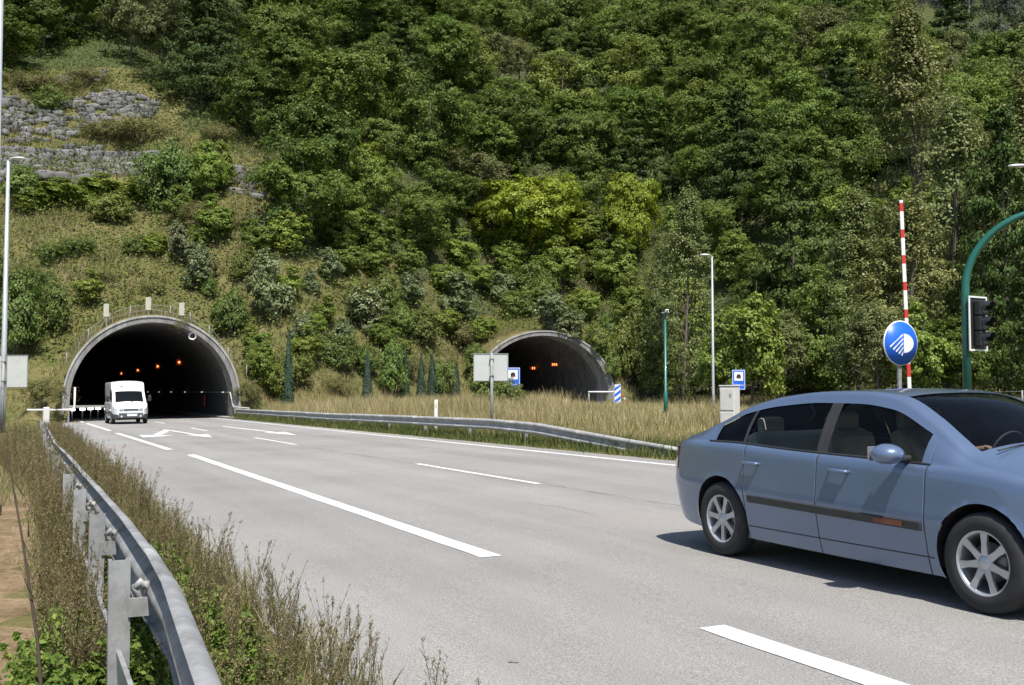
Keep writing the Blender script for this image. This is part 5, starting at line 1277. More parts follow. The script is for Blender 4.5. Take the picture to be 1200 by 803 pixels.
# ================================================================== vehicles
def cur(pts):
    """smooth interpolation through (x, value) knots, monotone cubic"""
    x = np.array([p[0] for p in pts], float); y = np.array([p[1] for p in pts], float)
    h = np.diff(x); d = np.diff(y) / h; m = np.zeros(len(x)); m[0], m[-1] = d[0], d[-1]
    for i in range(1, len(x) - 1):
        if d[i - 1] * d[i] > 0:
            w1, w2 = 2 * h[i] + h[i - 1], h[i] + 2 * h[i - 1]; m[i] = (w1 + w2) / (w1 / d[i - 1] + w2 / d[i])
    def f(t):
        t = min(max(t, x[0]), x[-1]); i = min(int(np.searchsorted(x, t, 'right')) - 1, len(x) - 2)
        s = (t - x[i]) / h[i]; s2, s3 = s * s, s * s * s
        return float((2 * s3 - 3 * s2 + 1) * y[i] + (s3 - 2 * s2 + s) * h[i] * m[i] + (-2 * s3 + 3 * s2) * y[i + 1] + (s3 - s2) * h[i] * m[i + 1])
    return f
class Body:
    """half section rows from the sill to the roof centre, mirrored"""
    def __init__(s, C, xs, nl=15, ng=7, nr=8, seams=(), arches=(), ar=.36, az=.315, bulge=.0):
        s.C = C; s.nl, s.ng, s.nr = nl, ng, nr; s.xs = xs; s.arches = arches; s.ar, s.az = ar, az; s.seams = seams; s.bulge = bulge
        s.grid = [s.section(x) for x in xs]; s.M = len(s.grid[0])
        s.gs = nl + 3; s.ge = s.gs + ng        # rows of the side glass: gs .. ge
    def side_y(s, x, z):
        """half width of the lower side at height z"""
        C = s.C; w, zs, zb = C['w'](x), C['zs'](x), C['zb'](x); t = (z - zs) / max(zb - .05 - zs, .05); t = min(max(t, 0), 1)
        return w - .06 * (1 - t) ** 4 - .022 * max(0, (t - .62) / .38) ** 1.5 + s.bulge * math.sin(PI * t) + .012 * math.exp(-((t - .52) / .12) ** 2)
    def section(s, x):
        C = s.C; w, zs, zb, wr, ze, zt = (C[k](x) for k in ('w', 'zs', 'zb', 'wr', 'ze', 'zt'))
        ins = .006 if any(abs(x - q) < .002 for q in s.seams) else 0
        P = []
        for i in range(s.nl):
            z = zs + (zb - .05 - zs) * i / (s.nl - 1); P.append((s.side_y(x, z) - ins, z))
        y0 = P[-1][0]; P += [(y0 - .008, zb - .03), (y0 - .02, zb - .012), (y0 - .042, zb)]
        ya, za = y0 - .046, zb + .002
        for i in range(s.ng + 1):
            t = i / s.ng; y = ya + (wr + .012 - ya) * t + .02 * math.sin(PI * t) * min(1, (ze - za) / .3); z = za + (ze - .015 - za) * t; P.append((y, z))
        P += [(wr, ze + .004), (wr - .03, ze + .02)]
        for i in range(1, s.nr + 1):
            t = 1 - i / s.nr; y = (wr - .03) * t; P.append((y, ze + .02 + (zt - ze - .02) * (1 - t ** 2.2)))
        return P
    def mesh(s, name, mats, parent, holes, front_cap=True):
        xs, G, M = s.xs, s.grid, s.M; vs = []; 
        pos = {}
        dead = set()
        for i, x in enumerate(xs):
            for sd in (-1, 1):
                for j, (y, z) in enumerate(G[i]):
                    px, pz = x, z
                    if j < s.nl + 1:
                        for ax in s.arches:
                            dx, dz = px - ax, pz - s.az; r = math.hypot(dx, dz)
                            if r < s.ar:
                                dead.add((i, sd, j))
                    pos[(i, sd, j)] = [px, sd * y, pz]
        # snap the arch edge
        fs = []; idx = {}; mi = []
        def vid(k):
            if k not in idx: idx[k] = len(vs); vs.append(pos[k])
            return idx[k]
        snap = set()
        for i in range(len(xs) - 1):
            for sd in (-1, 1):
                for j in range(M - 1):
                    q = [(i, sd, j), (i + 1, sd, j), (i + 1, sd, j + 1), (i, sd, j + 1)]
                    nd = sum(k in dead for k in q)
                    if nd == 4: continue
                    if holes(i, j, xs[i], xs[i + 1]): continue
                    if nd: snap.update(k for k in q if k in dead)
                    f = [vid(k) for k in q]; fs.append(f if sd < 0 else f[::-1])
                    mi.append(1 if j < s.gs and len(mats) > 1 and any(abs((xs[i] + xs[i + 1]) / 2 - e) < .0045 for e in s.seams) else 0)
        for k in snap:
            p = vs[idx[k]]
            for ax in s.arches:
                dx, dz = p[0] - ax, p[2] - s.az; r = math.hypot(dx, dz)
                if r < s.ar and r > 1e-4: p[0] = ax + dx / r * s.ar; p[2] = s.az + dz / r * s.ar
        m = MB(); m.add(vs, fs, 0, True); m.m = mi
        for i in (0, len(xs) - 1):       # end caps
            loop = [(i, -1, j) for j in range(M)] + [(i, 1, j) for j in range(M - 2, -1, -1)]
            m.add([pos[k] for k in loop], [tuple(range(len(loop)))], 0, False)
        # underside
        vs2 = []
        for i in range(len(xs)):
            vs2 += [(xs[i], -G[i][0][0], G[i][0][1]), (xs[i], G[i][0][0], G[i][0][1])]
        keep = [i for i in range(len(xs) - 1) if not any(abs((xs[i] + xs[i + 1]) / 2 - a) < s.ar * .95 for a in s.arches)]
        m.add(vs2, [(2 * i, 2 * i + 2, 2 * i + 3, 2 * i + 1) for i in keep], 1 if len(mats) > 1 else 0)
        return m.build(name, mats, parent)
    def patch(s, rows, xr, off, sides=(-1, 1), smooth=True, lim=None):
        """faces of the surface inside rows/x-range, moved in by off; lim(x, z)->bool keeps"""
        m = MB()
        for sd in sides:
            I = [i for i, x in enumerate(s.xs) if xr[0] - 1e-6 <= x <= xr[1] + 1e-6]; vs = []
            for i in I:
                for j in range(rows[0], rows[1] + 1):
                    y, z = s.grid[i][j]; vs.append((s.xs[i], sd * (y - off), z - (off if rows[0] > s.ge else 0)))
            n = rows[1] - rows[0] + 1; fs = []
            for a in range(len(I) - 1):
                for j in range(n - 1):
                    f = (a * n + j, (a + 1) * n + j, (a + 1) * n + j + 1, a * n + j + 1)
                    if lim:
                        c = [sum(vs[k][e] for k in f) / 4 for e in (0, 1, 2)]
                        if not lim(*c): continue
                    fs.append(f if sd < 0 else f[::-1])
            m.add(vs, fs, 0, smooth)
        return m
def stations(a, b, step, extra):
    xs = list(np.arange(a, b + 1e-6, step)); xs = [x for x in xs if all(abs(x - e) > step * .35 for e in extra)]
    return sorted(xs + list(extra) + ([b] if abs(xs[-1] - b) > 1e-4 else []))
# materials
def car_paint(name, col, metal=.55):
    m, nt, b = newmat(name)
    n = noise(nt, 900, 2, .5); r = ramp(nt, n.outputs[0], [(.3, tuple(c * .88 for c in col)), (.7, tuple(min(1, c * 1.12) for c in col))])
    n2 = noise(nt, 2.0, 5, .6); d = ramp(nt, n2.outputs[0], [(.3, (.9, .9, .9)), (.7, (1, 1, 1))])
    L(nt, mixc(nt, 1.0, r.outputs[0], d.outputs[0], 'MULTIPLY'), b.inputs['Base Color'])
    b.inputs['Metallic'].default_value = metal; b.inputs['Roughness'].default_value = .3
    b.inputs['Coat Weight'].default_value = .8; b.inputs['Coat Roughness'].default_value = .03
    return m
def glass(name, tint, alpha):
    m, nt, b = newmat(name)
    b.inputs['Base Color'].default_value = (.01, .012, .014, 1); b.inputs['Roughness'].default_value = .03; b.inputs['Specular IOR Level'].default_value = .9
    tr = N(nt, 'ShaderNodeBsdfTransparent'); tr.inputs[0].default_value = c4(tint)
    fr = N(nt, 'ShaderNodeLayerWeight'); fr.inputs[0].default_value = .35
    mr = N(nt, 'ShaderNodeMapRange'); L(nt, fr.outputs['Fresnel'], mr.inputs[0]); mr.inputs[3].default_value = 1 - alpha; mr.inputs[4].default_value = 1
    mx = N(nt, 'ShaderNodeMixShader'); L(nt, mr.outputs[0], mx.inputs[0]); L(nt, tr.outputs[0], mx.inputs[1]); L(nt, b.outputs[0], mx.inputs[2])
    L(nt, mx.outputs[0], nt.nodes['Material Output'].inputs['Surface']); return m
CARBLUE = car_paint('metallic_blue_paint', (.135, .19, .30), .4); CARWHITE = car_paint('white_van_paint', (.78, .79, .78), 0)
GLASS = glass('tinted_glass', (.72, .78, .76), .9); CHROME = simple('alloy', (.62, .63, .65), .28, .85, .05); ALLOY = simple('painted_alloy', (.5, .51, .53), .35, .55, .06)
DTRIM = simple('dark_rubber_trim', (.03, .03, .032), .55, 0, .15); CLOTH = simple('beige_seat_cloth', (.62, .57, .49), .9, 0, .1); CABIN = simple('dark_cabin_plastic', (.05, .052, .058), .7)
HLIGHT = simple('headlight_lens', (.6, .63, .65), .08, .4, .1, 20, coat=.8); TLIGHT = simple('tail_light', (.35, .01, .01), .12, 0, .1, coat=.8)
DISC = simple('brake_disc', (.2, .19, .18), .4, .8); BADGE = simple('badge_red', (.6, .05, .05), .4)
def wheel(parent, x, y, R0, wd, rim_r, spokes=7, name='wheel', steel=False, ang=0.2):
    sgn = 1 if y > 0 else -1
    tp = [(rim_r, -wd / 2 + .012), (rim_r + .02, -wd / 2), (R0 - .035, -wd / 2 + .004), (R0 - .012, -wd / 2 + .02), (R0, -wd / 2 + .05), (R0, wd / 2 - .05), (R0 - .012, wd / 2 - .02), (R0 - .035, wd / 2 - .004), (rim_r + .02, wd / 2), (rim_r, wd / 2 - .012)]
    w = bpy.data.objects.new(name, None); COL.objects.link(w); w.parent = parent; w.location = (x, y, R0)
    m = MB(); m.lathe(tp, 48, 'Y'); m.build('tyre', RUBBER, w)
    m = MB(); o = sgn * (wd / 2 - .012)
    m.lathe([(rim_r, o), (rim_r - .012, o - sgn * .004), (rim_r - .02, o - sgn * .03), (rim_r - .03, -o * .6), (rim_r, -o)], 48, 'Y')
    if not steel:
        for k in range(spokes):
            a = 2 * PI * k / spokes + ang
            c, s_ = math.cos(a), math.sin(a); vs = []
            for (rr_, hw, yo, th) in ((.045, .026, -.018, .03), (rim_r * .6, .02, -.012, .026), (rim_r - .012, .028, -.008, .022)):
                for t_, yy in ((-hw, 0), (hw, 0), (hw * .8, -th), (-hw * .8, -th)): vs.append((c * rr_ - s_ * t_, o + sgn * (yo + yy), s_ * rr_ + c * t_))
            m.add(vs, [(4 * i + k2, 4 * i + (k2 + 1) % 4, 4 * i + 4 + (k2 + 1) % 4, 4 * i + 4 + k2) for i in range(2) for k2 in range(4)])
        m.lathe([(0, o - sgn * .005), (.035, o - sgn * .006), (.05, o - sgn * .02), (.055, o - sgn * .05)], 24, 'Y')
    else:
        m.lathe([(0, o - sgn * .01), (.06, o - sgn * .012), (.08, o - sgn * .05), (rim_r * .75, o - sgn * .04), (rim_r - .02, o - sgn * .06)], 32, 'Y')
    m.build('rim', ALLOY, w)
    m = MB(); m.lathe([(.0, o - sgn * .07), (.13, o - sgn * .07), (.13, o - sgn * .09)], 32, 'Y'); m.build('brake_disc', DISC, w)
    return w
def set_on_road(t, u, v, heading):
    X, Y = W(u, v); t.location = (X, Y, gz(X) + .004)
    lx, ly = -math.sin(heading), math.cos(heading)
    t.rotation_euler = (math.asin(BANK * lx), -math.asin(BANK * math.cos(heading)), heading)
HEAD = math.atan2(-cA, sA)
# ---- the blue hatchback
C = dict(
    w=cur([(-2.30, .62), (-2.22, .74), (-2.0, .82), (-1.6, .858), (-1.0, .872), (0, .878), (1.0, .872), (1.5, .862), (1.85, .82), (2.1, .72), (2.24, .58), (2.30, .46)]),
    zs=cur([(-2.30, .42), (-2.2, .30), (-1.9, .22), (-1.0, .19), (1.0, .18), (1.9, .19), (2.15, .22), (2.30, .32)]),
    zb=cur([(-2.30, .90), (-2.2, .945), (-1.9, .985), (-1.3, .985), (-.5, .955), (.4, .93), (.9, .915), (1.3, .90), (1.7, .85), (2.0, .77), (2.2, .67), (2.30, .58)]),
    wr=cur([(-2.30, .50), (-2.1, .66), (-1.8, .70), (-1.5, .655), (-1.1, .60), (-.6, .575), (0, .575), (.4, .585), (.8, .64), (1.12, .71), (1.35, .72), (1.8, .66), (2.1, .52), (2.30, .34)]),
    ze=cur([(-2.30, .93), (-2.15, .985), (-1.9, 1.03), (-1.6, 1.13), (-1.2, 1.285), (-.8, 1.36), (-.3, 1.395), (.1, 1.39), (.45, 1.345), (.8, 1.19), (1.05, 1.05), (1.2, .962), (1.35, .925), (1.7, .875), (2.0, .79), (2.2, .685), (2.30, .60)]),
    zt=cur([(-2.30, .95), (-2.15, 1.02), (-1.95, 1.065), (-1.75, 1.10), (-1.3, 1.27), (-.9, 1.37), (-.4, 1.42), (0, 1.43), (.35, 1.41), (.6, 1.36), (.95, 1.19), (1.25, 1.025), (1.38, .985), (1.7, .935), (2.0, .85), (2.2, .73), (2.30, .64)]))
SE = (-.13, .93, -1.02)
ext = [s_ + d for s_ in SE for d in (-.014, -.0045, 0, .0045, .014)]
xs = stations(-2.30, 2.30, .04, ext)
B = Body(C, xs, nl=17, ng=8, seams=SE, arches=(-1.375, 1.375), ar=.365, az=.33)
gs, ge = B.gs, B.ge
wind = lambda x: .42 < x < 1.24; rearw = lambda x: -1.80 < x < -1.02
topr = ge + 3
def side_win(x, z):
    # outline of the side glass in side view: one long tapering shape with a pillar
    return -1.52 < x < 1.0
def holes(i, j, xa, xb):
    xm = (xa + xb) / 2
    if gs <= j < ge:
        y, z = B.grid[i][j]; ze, zb = C['ze'](xm), C['zb'](xm)
        hgt = ze - zb
        if j >= ge - 1: return False
        return -1.50 < xm < .86 and hgt > .12 and not (-.165 < xm < -.085)
    if j >= topr:
        return .47 < xm < 1.2 and j >= topr or (-1.72 < xm < -1.06)
    return False
t = thing('parked_car', '', 'car'); bpy.data.objects.remove(t)
car = thing('car', 'metallic blue four door hatchback driving by on the right', 'car')
B.mesh('body', [CARBLUE, DTRIM], car, holes)
def glim(x, y, z):
    return True
for sd in (-1, 1): B.patch((gs, ge), (-1.54, .92), .012, sides=(sd,)).build('side_window', GLASS, car)
B.patch((topr, B.M - 1), (.43, 1.24), .008).build('windshield', GLASS, car)
B.patch((topr, B.M - 1), (-1.76, -1.02), .008).build('rear_window', GLASS, car)
# black surround and B pillar
for sd in (-1, 1): B.patch((gs, ge - 1), (-.21, -.04), -.003, sides=(sd,)).build('door_pillar', DTRIM, car)
for sd in (-1, 1): B.patch((gs, ge - 1), (-1.10, -1.04), -.001, sides=(sd,)).build('window_divider', DTRIM, car)
m = MB()
for sd in (-1, 1):
    m.tube([(x, sd * (B.grid[i][gs - 1][0] + .001), B.grid[i][gs - 1][1] + .004) for i, x in enumerate(xs) if -1.58 < x < .98], .009, 6)
m.build('window_trim', DTRIM, car)
# rub strip, sill line
for nm, z0, z1, off, x0, x1, mt in (('rub_strip', .50, .565, .014, -.96, .90, DTRIM), ('sill_line', .295, .305, .004, -1.0, .98, DTRIM)):
    for sd in (-1, 1):
        n = 40; vs = []
        for i in range(n + 1):
            x = x0 + (x1 - x0) * i / n; dr = .03 * (x - x0) / (x1 - x0) if nm == 'rub_strip' else 0
            for z_, o_ in ((z0, .0), (z0 + .006, off), (z1 - .006, off), (z1, 0)): vs.append((x, sd * (B.side_y(x, z_ - dr) + o_), z_ - dr))
        MB().add(vs, [(4 * i + k, 4 * i + k + 1, 4 * i + k + 5, 4 * i + k + 4) for i in range(n) for k in range(3)] + [(0, 1, 2, 3), (4 * n, 4 * n + 1, 4 * n + 2, 4 * n + 3)]).build(nm, mt, car)
m = MB(); m.box((.62, -(B.side_y(.62, .53) + .016), .507), (.26, .006, .035)); m.build('strip_reflection', simple('reflection_brown', (.16, .05, .03), .3), car)  # orange reflection on the rub strip, put in as a solid brown plate
for sd in (-1, 1):
    for x in (-.92, .12):
        z_ = .83; y = B.side_y(x, z_)
        h = MB(); h.tube([(x - .1, sd * (y - .005), z_), (x - .085, sd * (y + .03), z_), (x + .085, sd * (y + .032), z_ - .003), (x + .1, sd * (y - .005), z_ - .005)], .014, 8); h.build('door_handle', CARBLUE, car)
    m = MB(); n = 14; prof = []
    hd = bmesh.new(); bmesh.ops.create_uvsphere(hd, u_segments=20, v_segments=12, radius=1)
    vs = [(.72 + v.co.x * (.085 if v.co.x < 0 else .13), sd * (.985 + v.co.y * .115), .985 + v.co.z * .072) for v in hd.verts]; hd.verts.ensure_lookup_table()
    mf = [tuple(v.index for v in f.verts) for f in hd.faces]; hd.free()
    mo = MB().add(vs, mf, 0, True).build('mirror', CARBLUE, car)
    MB().box((.74, sd * .87, .955), (.09, .12, .035), bev=.012).build('mirror_arm', DTRIM, mo)
    MB().box((.637, sd * .985, .985), (.012, .17, .1), bev=.004).build('mirror_glass', CHROME, mo)
# lights, bumper strips, plates, wipers
for sd in (-1, 1):
    B.patch((B.nl - 5, B.nl + 2), (1.93, 2.26), -.006, sides=(sd,)).build('headlight', HLIGHT, car)
    B.patch((B.nl - 6, B.nl + 1), (-2.28, -2.1), -.006, sides=(sd,)).build('tail_light', TLIGHT, car)
MB().box((2.305, 0, .50), (.03, .50, .11), bev=.01).build('number_plate', SWHITE, car)
MB().box((2.30, 0, .61), (.03, .62, .07), bev=.01).build('grille', DTRIM, car)
MB().box((2.25, 0, .30), (.1, 1.0, .12), bev=.03).build('lower_grille', DTRIM, car)
MB().box((-2.305, 0, .72), (.02, .5, .11), bev=.005).build('number_plate', SWHITE, car)
m = MB()
for y0, y1 in ((-.55, .0), (.1, .62)): m.tube([(1.27, y0, C['zt'](1.27) + .0), (1.22, (y0 + y1) / 2, C['zt'](1.22) + .005), (1.17, y1, C['zt'](1.17) - .035)], .006, 6)
m.build('wiper', DTRIM, car)
for x in (-1.375, 1.375):
    for sd in (-1, 1):
        wheel(car, x, sd * .765, .32, .205, .205, 7, ang=.3 if x < 0 else .62)
        # arch liner
        n = 22; vs = []
        for i in range(n + 1):
            a = -.25 + (PI + .5) * i / n
            for yy in (.86, .52): 
                px, pz = x + .367 * math.cos(a), .33 + .367 * math.sin(a); yo = min(B.side_y(px, pz) - .002, yy) if yy > .6 else yy
                vs.append((px, sd * yo, pz))
        vs.append((x, sd * .52, .33)); c_ = len(vs) - 1
        MB().add(vs, [(2 * i, 2 * i + 1, 2 * i + 3, 2 * i + 2) for i in range(n)] + [(c_, 2 * i + 1, 2 * i + 3) for i in range(n)]).build('arch_liner', DARK, car)
# cabin
MB().box((-.1, 0, .32), (2.9, 1.5, .1)).build('floor_pan', CABIN, car)
MB().box((1.02, 0, .82), (.55, 1.42, .26), bev=.08).build('dashboard', CABIN, car)
for y in (-.37, .37):
    s_ = MB().box((.05, y, .52), (.5, .5, .2), bev=.06).build('seat', CLOTH, car)
    MB().box((-.26, y, .80), (.16, .48, .6), bev=.06, M=Matrix.Rotation(-.25, 3, 'Y')).build('backrest', CLOTH, s_)
    MB().box((-.36, y, 1.17), (.1, .28, .18), bev=.04).build('headrest', CLOTH, s_)
s_ = MB().box((-.85, 0, .52), (.5, 1.3, .2), bev=.06).build('rear_bench', CLOTH, car)
MB().box((-1.14, 0, .8), (.16, 1.3, .55), bev=.06, M=Matrix.Rotation(-.3, 3, 'Y')).build('backrest', CLOTH, s_)
for y in (-.38, .38): MB().box((-1.25, y, 1.12), (.09, .26, .15), bev=.04).build('headrest', CLOTH, s_)
MB().box((-1.62, 0, .96), (.7, 1.25, .03)).build('parcel_shelf', CABIN, car)
#wheel
m = MB(); m.lathe([(.18, 0), (.187, .012), (.18, .024), (.173, .012)], 28, 'X', (0, 0, 0), closed=True); w_ = m.build('steering_wheel', CABIN, car, (.56, .37, .93)); w_.rotation_euler = (0, .35, 0)
set_on_road(car, 6.15, 6.36, HEAD)
# ---- the white van
VGLASS = glass('van_glass', (.35, .4, .4), .6)
CV = dict(
    w=cur([(-2.55, .90), (-2.4, .94), (-1.5, .975), (1.2, .975), (1.9, .965), (2.25, .92), (2.48, .80), (2.58, .66)]),
    zs=cur([(-2.55, .40), (-1.5, .32), (1.5, .30), (2.2, .28), (2.58, .34)]),
    zb=cur([(-2.55, 1.22), (0, 1.22), (1.3, 1.20), (1.9, 1.16), (2.1, 1.08), (2.35, .98), (2.5, .90), (2.58, .84)]),
    wr=cur([(-2.55, .86), (-2.3, .87), (.9, .87), (1.3, .85), (1.7, .87), (2.0, .90), (2.25, .78), (2.58, .55)]),
    ze=cur([(-2.55, 2.30), (-2.4, 2.36), (.7, 2.34), (.95, 2.24), (1.2, 1.95), (1.38, 1.76), (1.7, 1.40), (1.93, 1.15), (2.12, 1.06), (2.4, .96), (2.58, .84)]),
    zt=cur([(-2.55, 2.36), (-2.3, 2.43), (.7, 2.43), (.95, 2.33), (1.15, 2.1), (1.34, 1.86), (1.6, 1.58), (1.9, 1.25), (2.0, 1.18), (2.2, 1.10), (2.45, 1.0), (2.58, .89)]))
SV = (.55, 1.62)
xs = stations(-2.55, 2.58, .06, [s_ + d for s_ in SV for d in (-.006, 0, .006)])
BV = Body(CV, xs, nl=15, seams=SV, arches=(-1.45, 1.65), ar=.40, az=.35)
gv, hv = BV.gs, BV.ge; tv = hv + 3
def holesv(i, j, xa, xb):
    xm = (xa + xb) / 2; y, z = BV.grid[i][min(j, BV.M - 1)]
    if gv <= j < hv: return .64 < xm < 1.6 and z > CV['zb'](xm) + .03 and z < min(CV['ze'](xm) - .1, 1.86)
    if j >= tv: return 1.36 < xm < 1.89
    return False
van = thing('van', 'white high roof van driving out of the left tunnel', 'van')
BV.mesh('body', [CARWHITE, DTRIM], van, holesv)
for sd in (-1, 1): BV.patch((gv, hv), (.60, 1.66), .012, sides=(sd,)).build('side_window', VGLASS, van)
BV.patch((tv, BV.M - 1), (1.30, 1.93), .008).build('windshield', VGLASS, van)
VGREY = simple('grey_bumper_plastic', (.06, .062, .066), .6)
for sd in (-1, 1): BV.patch((0, 6), (1.9, 2.58), -.012, sides=(sd,)).build('bumper_corner', VGREY, van)
MB().box((2.60, 0, .47), (.10, 1.28, .30), bev=.04).build('bumper', VGREY, van)
MB().box((2.60, 0, .80), (.04, .78, .07), bev=.012).build('grille', DARK, van)
MB().box((2.665, .05, .50), (.02, .52, .12), bev=.004).build('number_plate', SWHITE, van)
for sd in (-1, 1):
    BV.patch((8, 14), (2.2, 2.57), -.012, sides=(sd,)).build('headlight', HLIGHT, van)
    MB().box((2.60, sd * .52, .83), (.05, .20, .14), bev=.03).build('headlight_inner', HLIGHT, van)
    MB().lathe([(0, .02), (.06, .02), (.065, 0)], 16, 'X', (2.64, sd * .5, .42)).build('fog_lamp', HLIGHT, van)
    mo = MB().box((1.55, sd * 1.12, 1.42), (.12, .18, .34), bev=.04).build('mirror', DARK, van)
    MB().box((1.55, sd * .99, 1.30), (.06, .16, .05), bev=.015).build('mirror_arm', DARK, mo)
    for x in (-1.45, 1.65): wheel(van, x, sd * .86, .34, .21, .2, steel=True)
    MB().box((.2, sd * .985, .62), (1.6, .02, .08), bev=.008).build('rub_strip', VGREY, van)
    MB().tube([(.75, sd * .975, 1.08), (.9, sd * 1.0, 1.08), (.95, sd * .975, 1.08)], .015, 6).build('door_handle', DARK, van)
MB().box((0, 0, .36), (4.2, 1.6, .08)).build('floor_pan', CABIN, van)
MB().box((1.72, 0, 1.06), (.5, 1.6, .24), bev=.08).build('dashboard', CABIN, van)
for y in (-.5, .5):
    s_ = MB().box((.72, y, .95), (.5, .5, .18), bev=.06).build('seat', CABIN, van)
    MB().box((.45, y, 1.35), (.16, .5, .75), bev=.06).build('backrest', CABIN, s_)
MB().box((.30, 0, 1.35), (.04, 1.7, 1.7)).build('bulkhead', CABIN, van)
b_ = MB(); b_.box((0, 0, 0), (.012, .14, .09)); b_ = b_.build('emblem', BADGE, van, (1.14, -.35, 2.12)); b_.rotation_euler = (0, -.9, 0)
m = MB()
for y0, y1 in ((-.6, -.02), (.05, .62)): m.tube([(1.93, y0, CV['zt'](1.93) + .01), (1.84, y1, CV['zt'](1.84) + .012)], .01, 6)
m.build('wiper', DARK, van)
for x in (-1.45, 1.65):
    for sd in (-1, 1):
        n = 18; vs = []
        for i in range(n + 1):
            a = -.2 + (PI + .4) * i / n
            for yy in (.96, .6): vs.append((x + .402 * math.cos(a), sd * yy, .35 + .402 * math.sin(a)))
        vs.append((x, sd * .6, .35)); c_ = len(vs) - 1
        MB().add(vs, [(2 * i, 2 * i + 1, 2 * i + 3, 2 * i + 2) for i in range(n)] + [(c_, 2 * i + 1, 2 * i + 3) for i in range(n)]).build('arch_liner', DARK, van)
set_on_road(van, 64.2, 5.15, HEAD + .03)

# ---- the driver of the blue car: one skinned figure seated at the wheel
def skin_figure(name, joints, links, mat, parent=None, sub=2, root=0):
    me = bpy.data.meshes.new(name); me.from_pydata([j[:3] for j in joints], links, []); me.update()
    o = bpy.data.objects.new(name + '_tmp', me); COL.objects.link(o)
    o.modifiers.new('skin', 'SKIN'); sb = o.modifiers.new('sub', 'SUBSURF'); sb.levels = sb.render_levels = sub
    if not me.skin_vertices: me.attributes.new('skin_vertices', 'FLOAT', 'POINT')
    sv = me.skin_vertices[0].data
    for i, j in enumerate(joints): sv[i].radius = (j[3], j[4] if len(j) > 4 else j[3]); sv[i].use_root = (i == root)
    dg = bpy.context.evaluated_depsgraph_get(); m2 = bpy.data.meshes.new_from_object(o.evaluated_get(dg)); bpy.data.objects.remove(o)
    m2.name = name; m2.materials.clear(); 
    for m in mat: m2.materials.append(m)
    for p in m2.polygons: p.use_smooth = True
    return m2
SKINM = simple('skin', (.46, .27, .19), .55, 0, .05); SHIRT = simple('pale_shirt', (.55, .5, .47), .85, 0, .06); HAIR = simple('dark_hair', (.03, .022, .018), .7); JEANS = simple('dark_trousers', (.04, .05, .08), .85)
yd = .37
J = [(-.08, yd, .66, .13, .15), (-.14, yd, .84, .12, .15), (-.19, yd, 1.00, .12, .17), (-.20, yd, 1.08, .06, .08), (-.185, yd, 1.14, .052), (-.165, yd, 1.21, .078, .072), (-.16, yd, 1.285, .085, .078),
     (-.19, yd - .17, 1.03, .055), (-.02, yd - .22, .86, .043), (.26, yd - .19, .90, .036), (.50, yd - .16, .97, .028), (-.19, yd + .17, 1.03, .055), (-.02, yd + .20, .86, .043), (.26, yd + .19, .90, .036), (.50, yd + .16, .97, .028),
     (.0, yd - .10, .63, .085), (.40, yd - .12, .68, .065), (.62, yd - .12, .42, .05), (.0, yd + .10, .63, .085), (.40, yd + .12, .68, .065), (.62, yd + .12, .42, .05)]
LK = [(0, 1), (1, 2), (2, 3), (3, 4), (4, 5), (5, 6), (2, 7), (7, 8), (8, 9), (9, 10), (2, 11), (11, 12), (12, 13), (13, 14), (0, 15), (15, 16), (16, 17), (0, 18), (18, 19), (19, 20)]
for k, sgn in ((10, -1), (14, 1)):
    base_ = J[k]
    for f_, (dy, dz, ln) in enumerate(((-.026, .02, .050), (-.010, .026, .056), (.008, .024, .052), (.024, .016, .042), (.035 * -sgn, -.012, .034))):
        a_ = len(J); J.append((base_[0] + .04, base_[1] + dy * .8, base_[2] + dz * .6, .009)); J.append((base_[0] + .04 + ln * .8, base_[1] + dy, base_[2] + dz * .5 - .012, .008)); J.append((base_[0] + .03 + ln * .7, base_[1] + dy, base_[2] + dz * .2 - .035, .007)); LK += [(k, a_), (a_, a_ + 1), (a_ + 1, a_ + 2)]
drv = thing('person', 'driver in a pale shirt holding the steering wheel of the blue car', 'person')
bm_ = skin_figure('body', J, LK, [SKINM, SHIRT, JEANS])
for p in bm_.polygons:
    c = p.center
    p.material_index = 2 if (c.z < .80 and c.x > -.02 and abs(c.y - yd) < .24 and not (c.z > .76 and c.x > .1)) or c.z < .72 else (1 if c.z < 1.105 and c.x < .06 else 0)
link('body', bm_, drv)
m = MB(); b2 = bmesh.new(); bmesh.ops.create_uvsphere(b2, u_segments=20, v_segments=14, radius=1); b2.verts.ensure_lookup_table()
vs = [(-.178 + v.co.x * .102, yd + v.co.y * .09, 1.285 + v.co.z * .098) for v in b2.verts]; fs = [tuple(v.index for v in f.verts) for f in b2.faces if f.calc_center_median().z > -.1 - f.calc_center_median().x * .0 and not (f.calc_center_median().x > .35 and f.calc_center_median().z < .55)]
m.add(vs, fs, 0, True).build('hair', HAIR, drv); b2.free()
m = MB()
m.tube([(-.078, yd, 1.25), (-.055, yd, 1.225), (-.075, yd, 1.215)], [.008, .014, .008], 6); m.build('nose', SKINM, drv)
for sd in (-1, 1):
    MB().lathe([(0, .006), (.011, .004), (.012, 0)], 10, 'X', (-.083, yd + sd * .032, 1.262)).build('eye', DARK, drv)
    MB().box((-.165, yd + sd * .082, 1.245), (.03, .014, .05), bev=.006).build('ear', SKINM, drv)
MB().box((-.086, yd, 1.19), (.01, .042, .010), bev=.004).build('mouth', simple('lips', (.4, .17, .14), .5), drv)
drv.location = car.location; drv.rotation_euler = car.rotation_euler
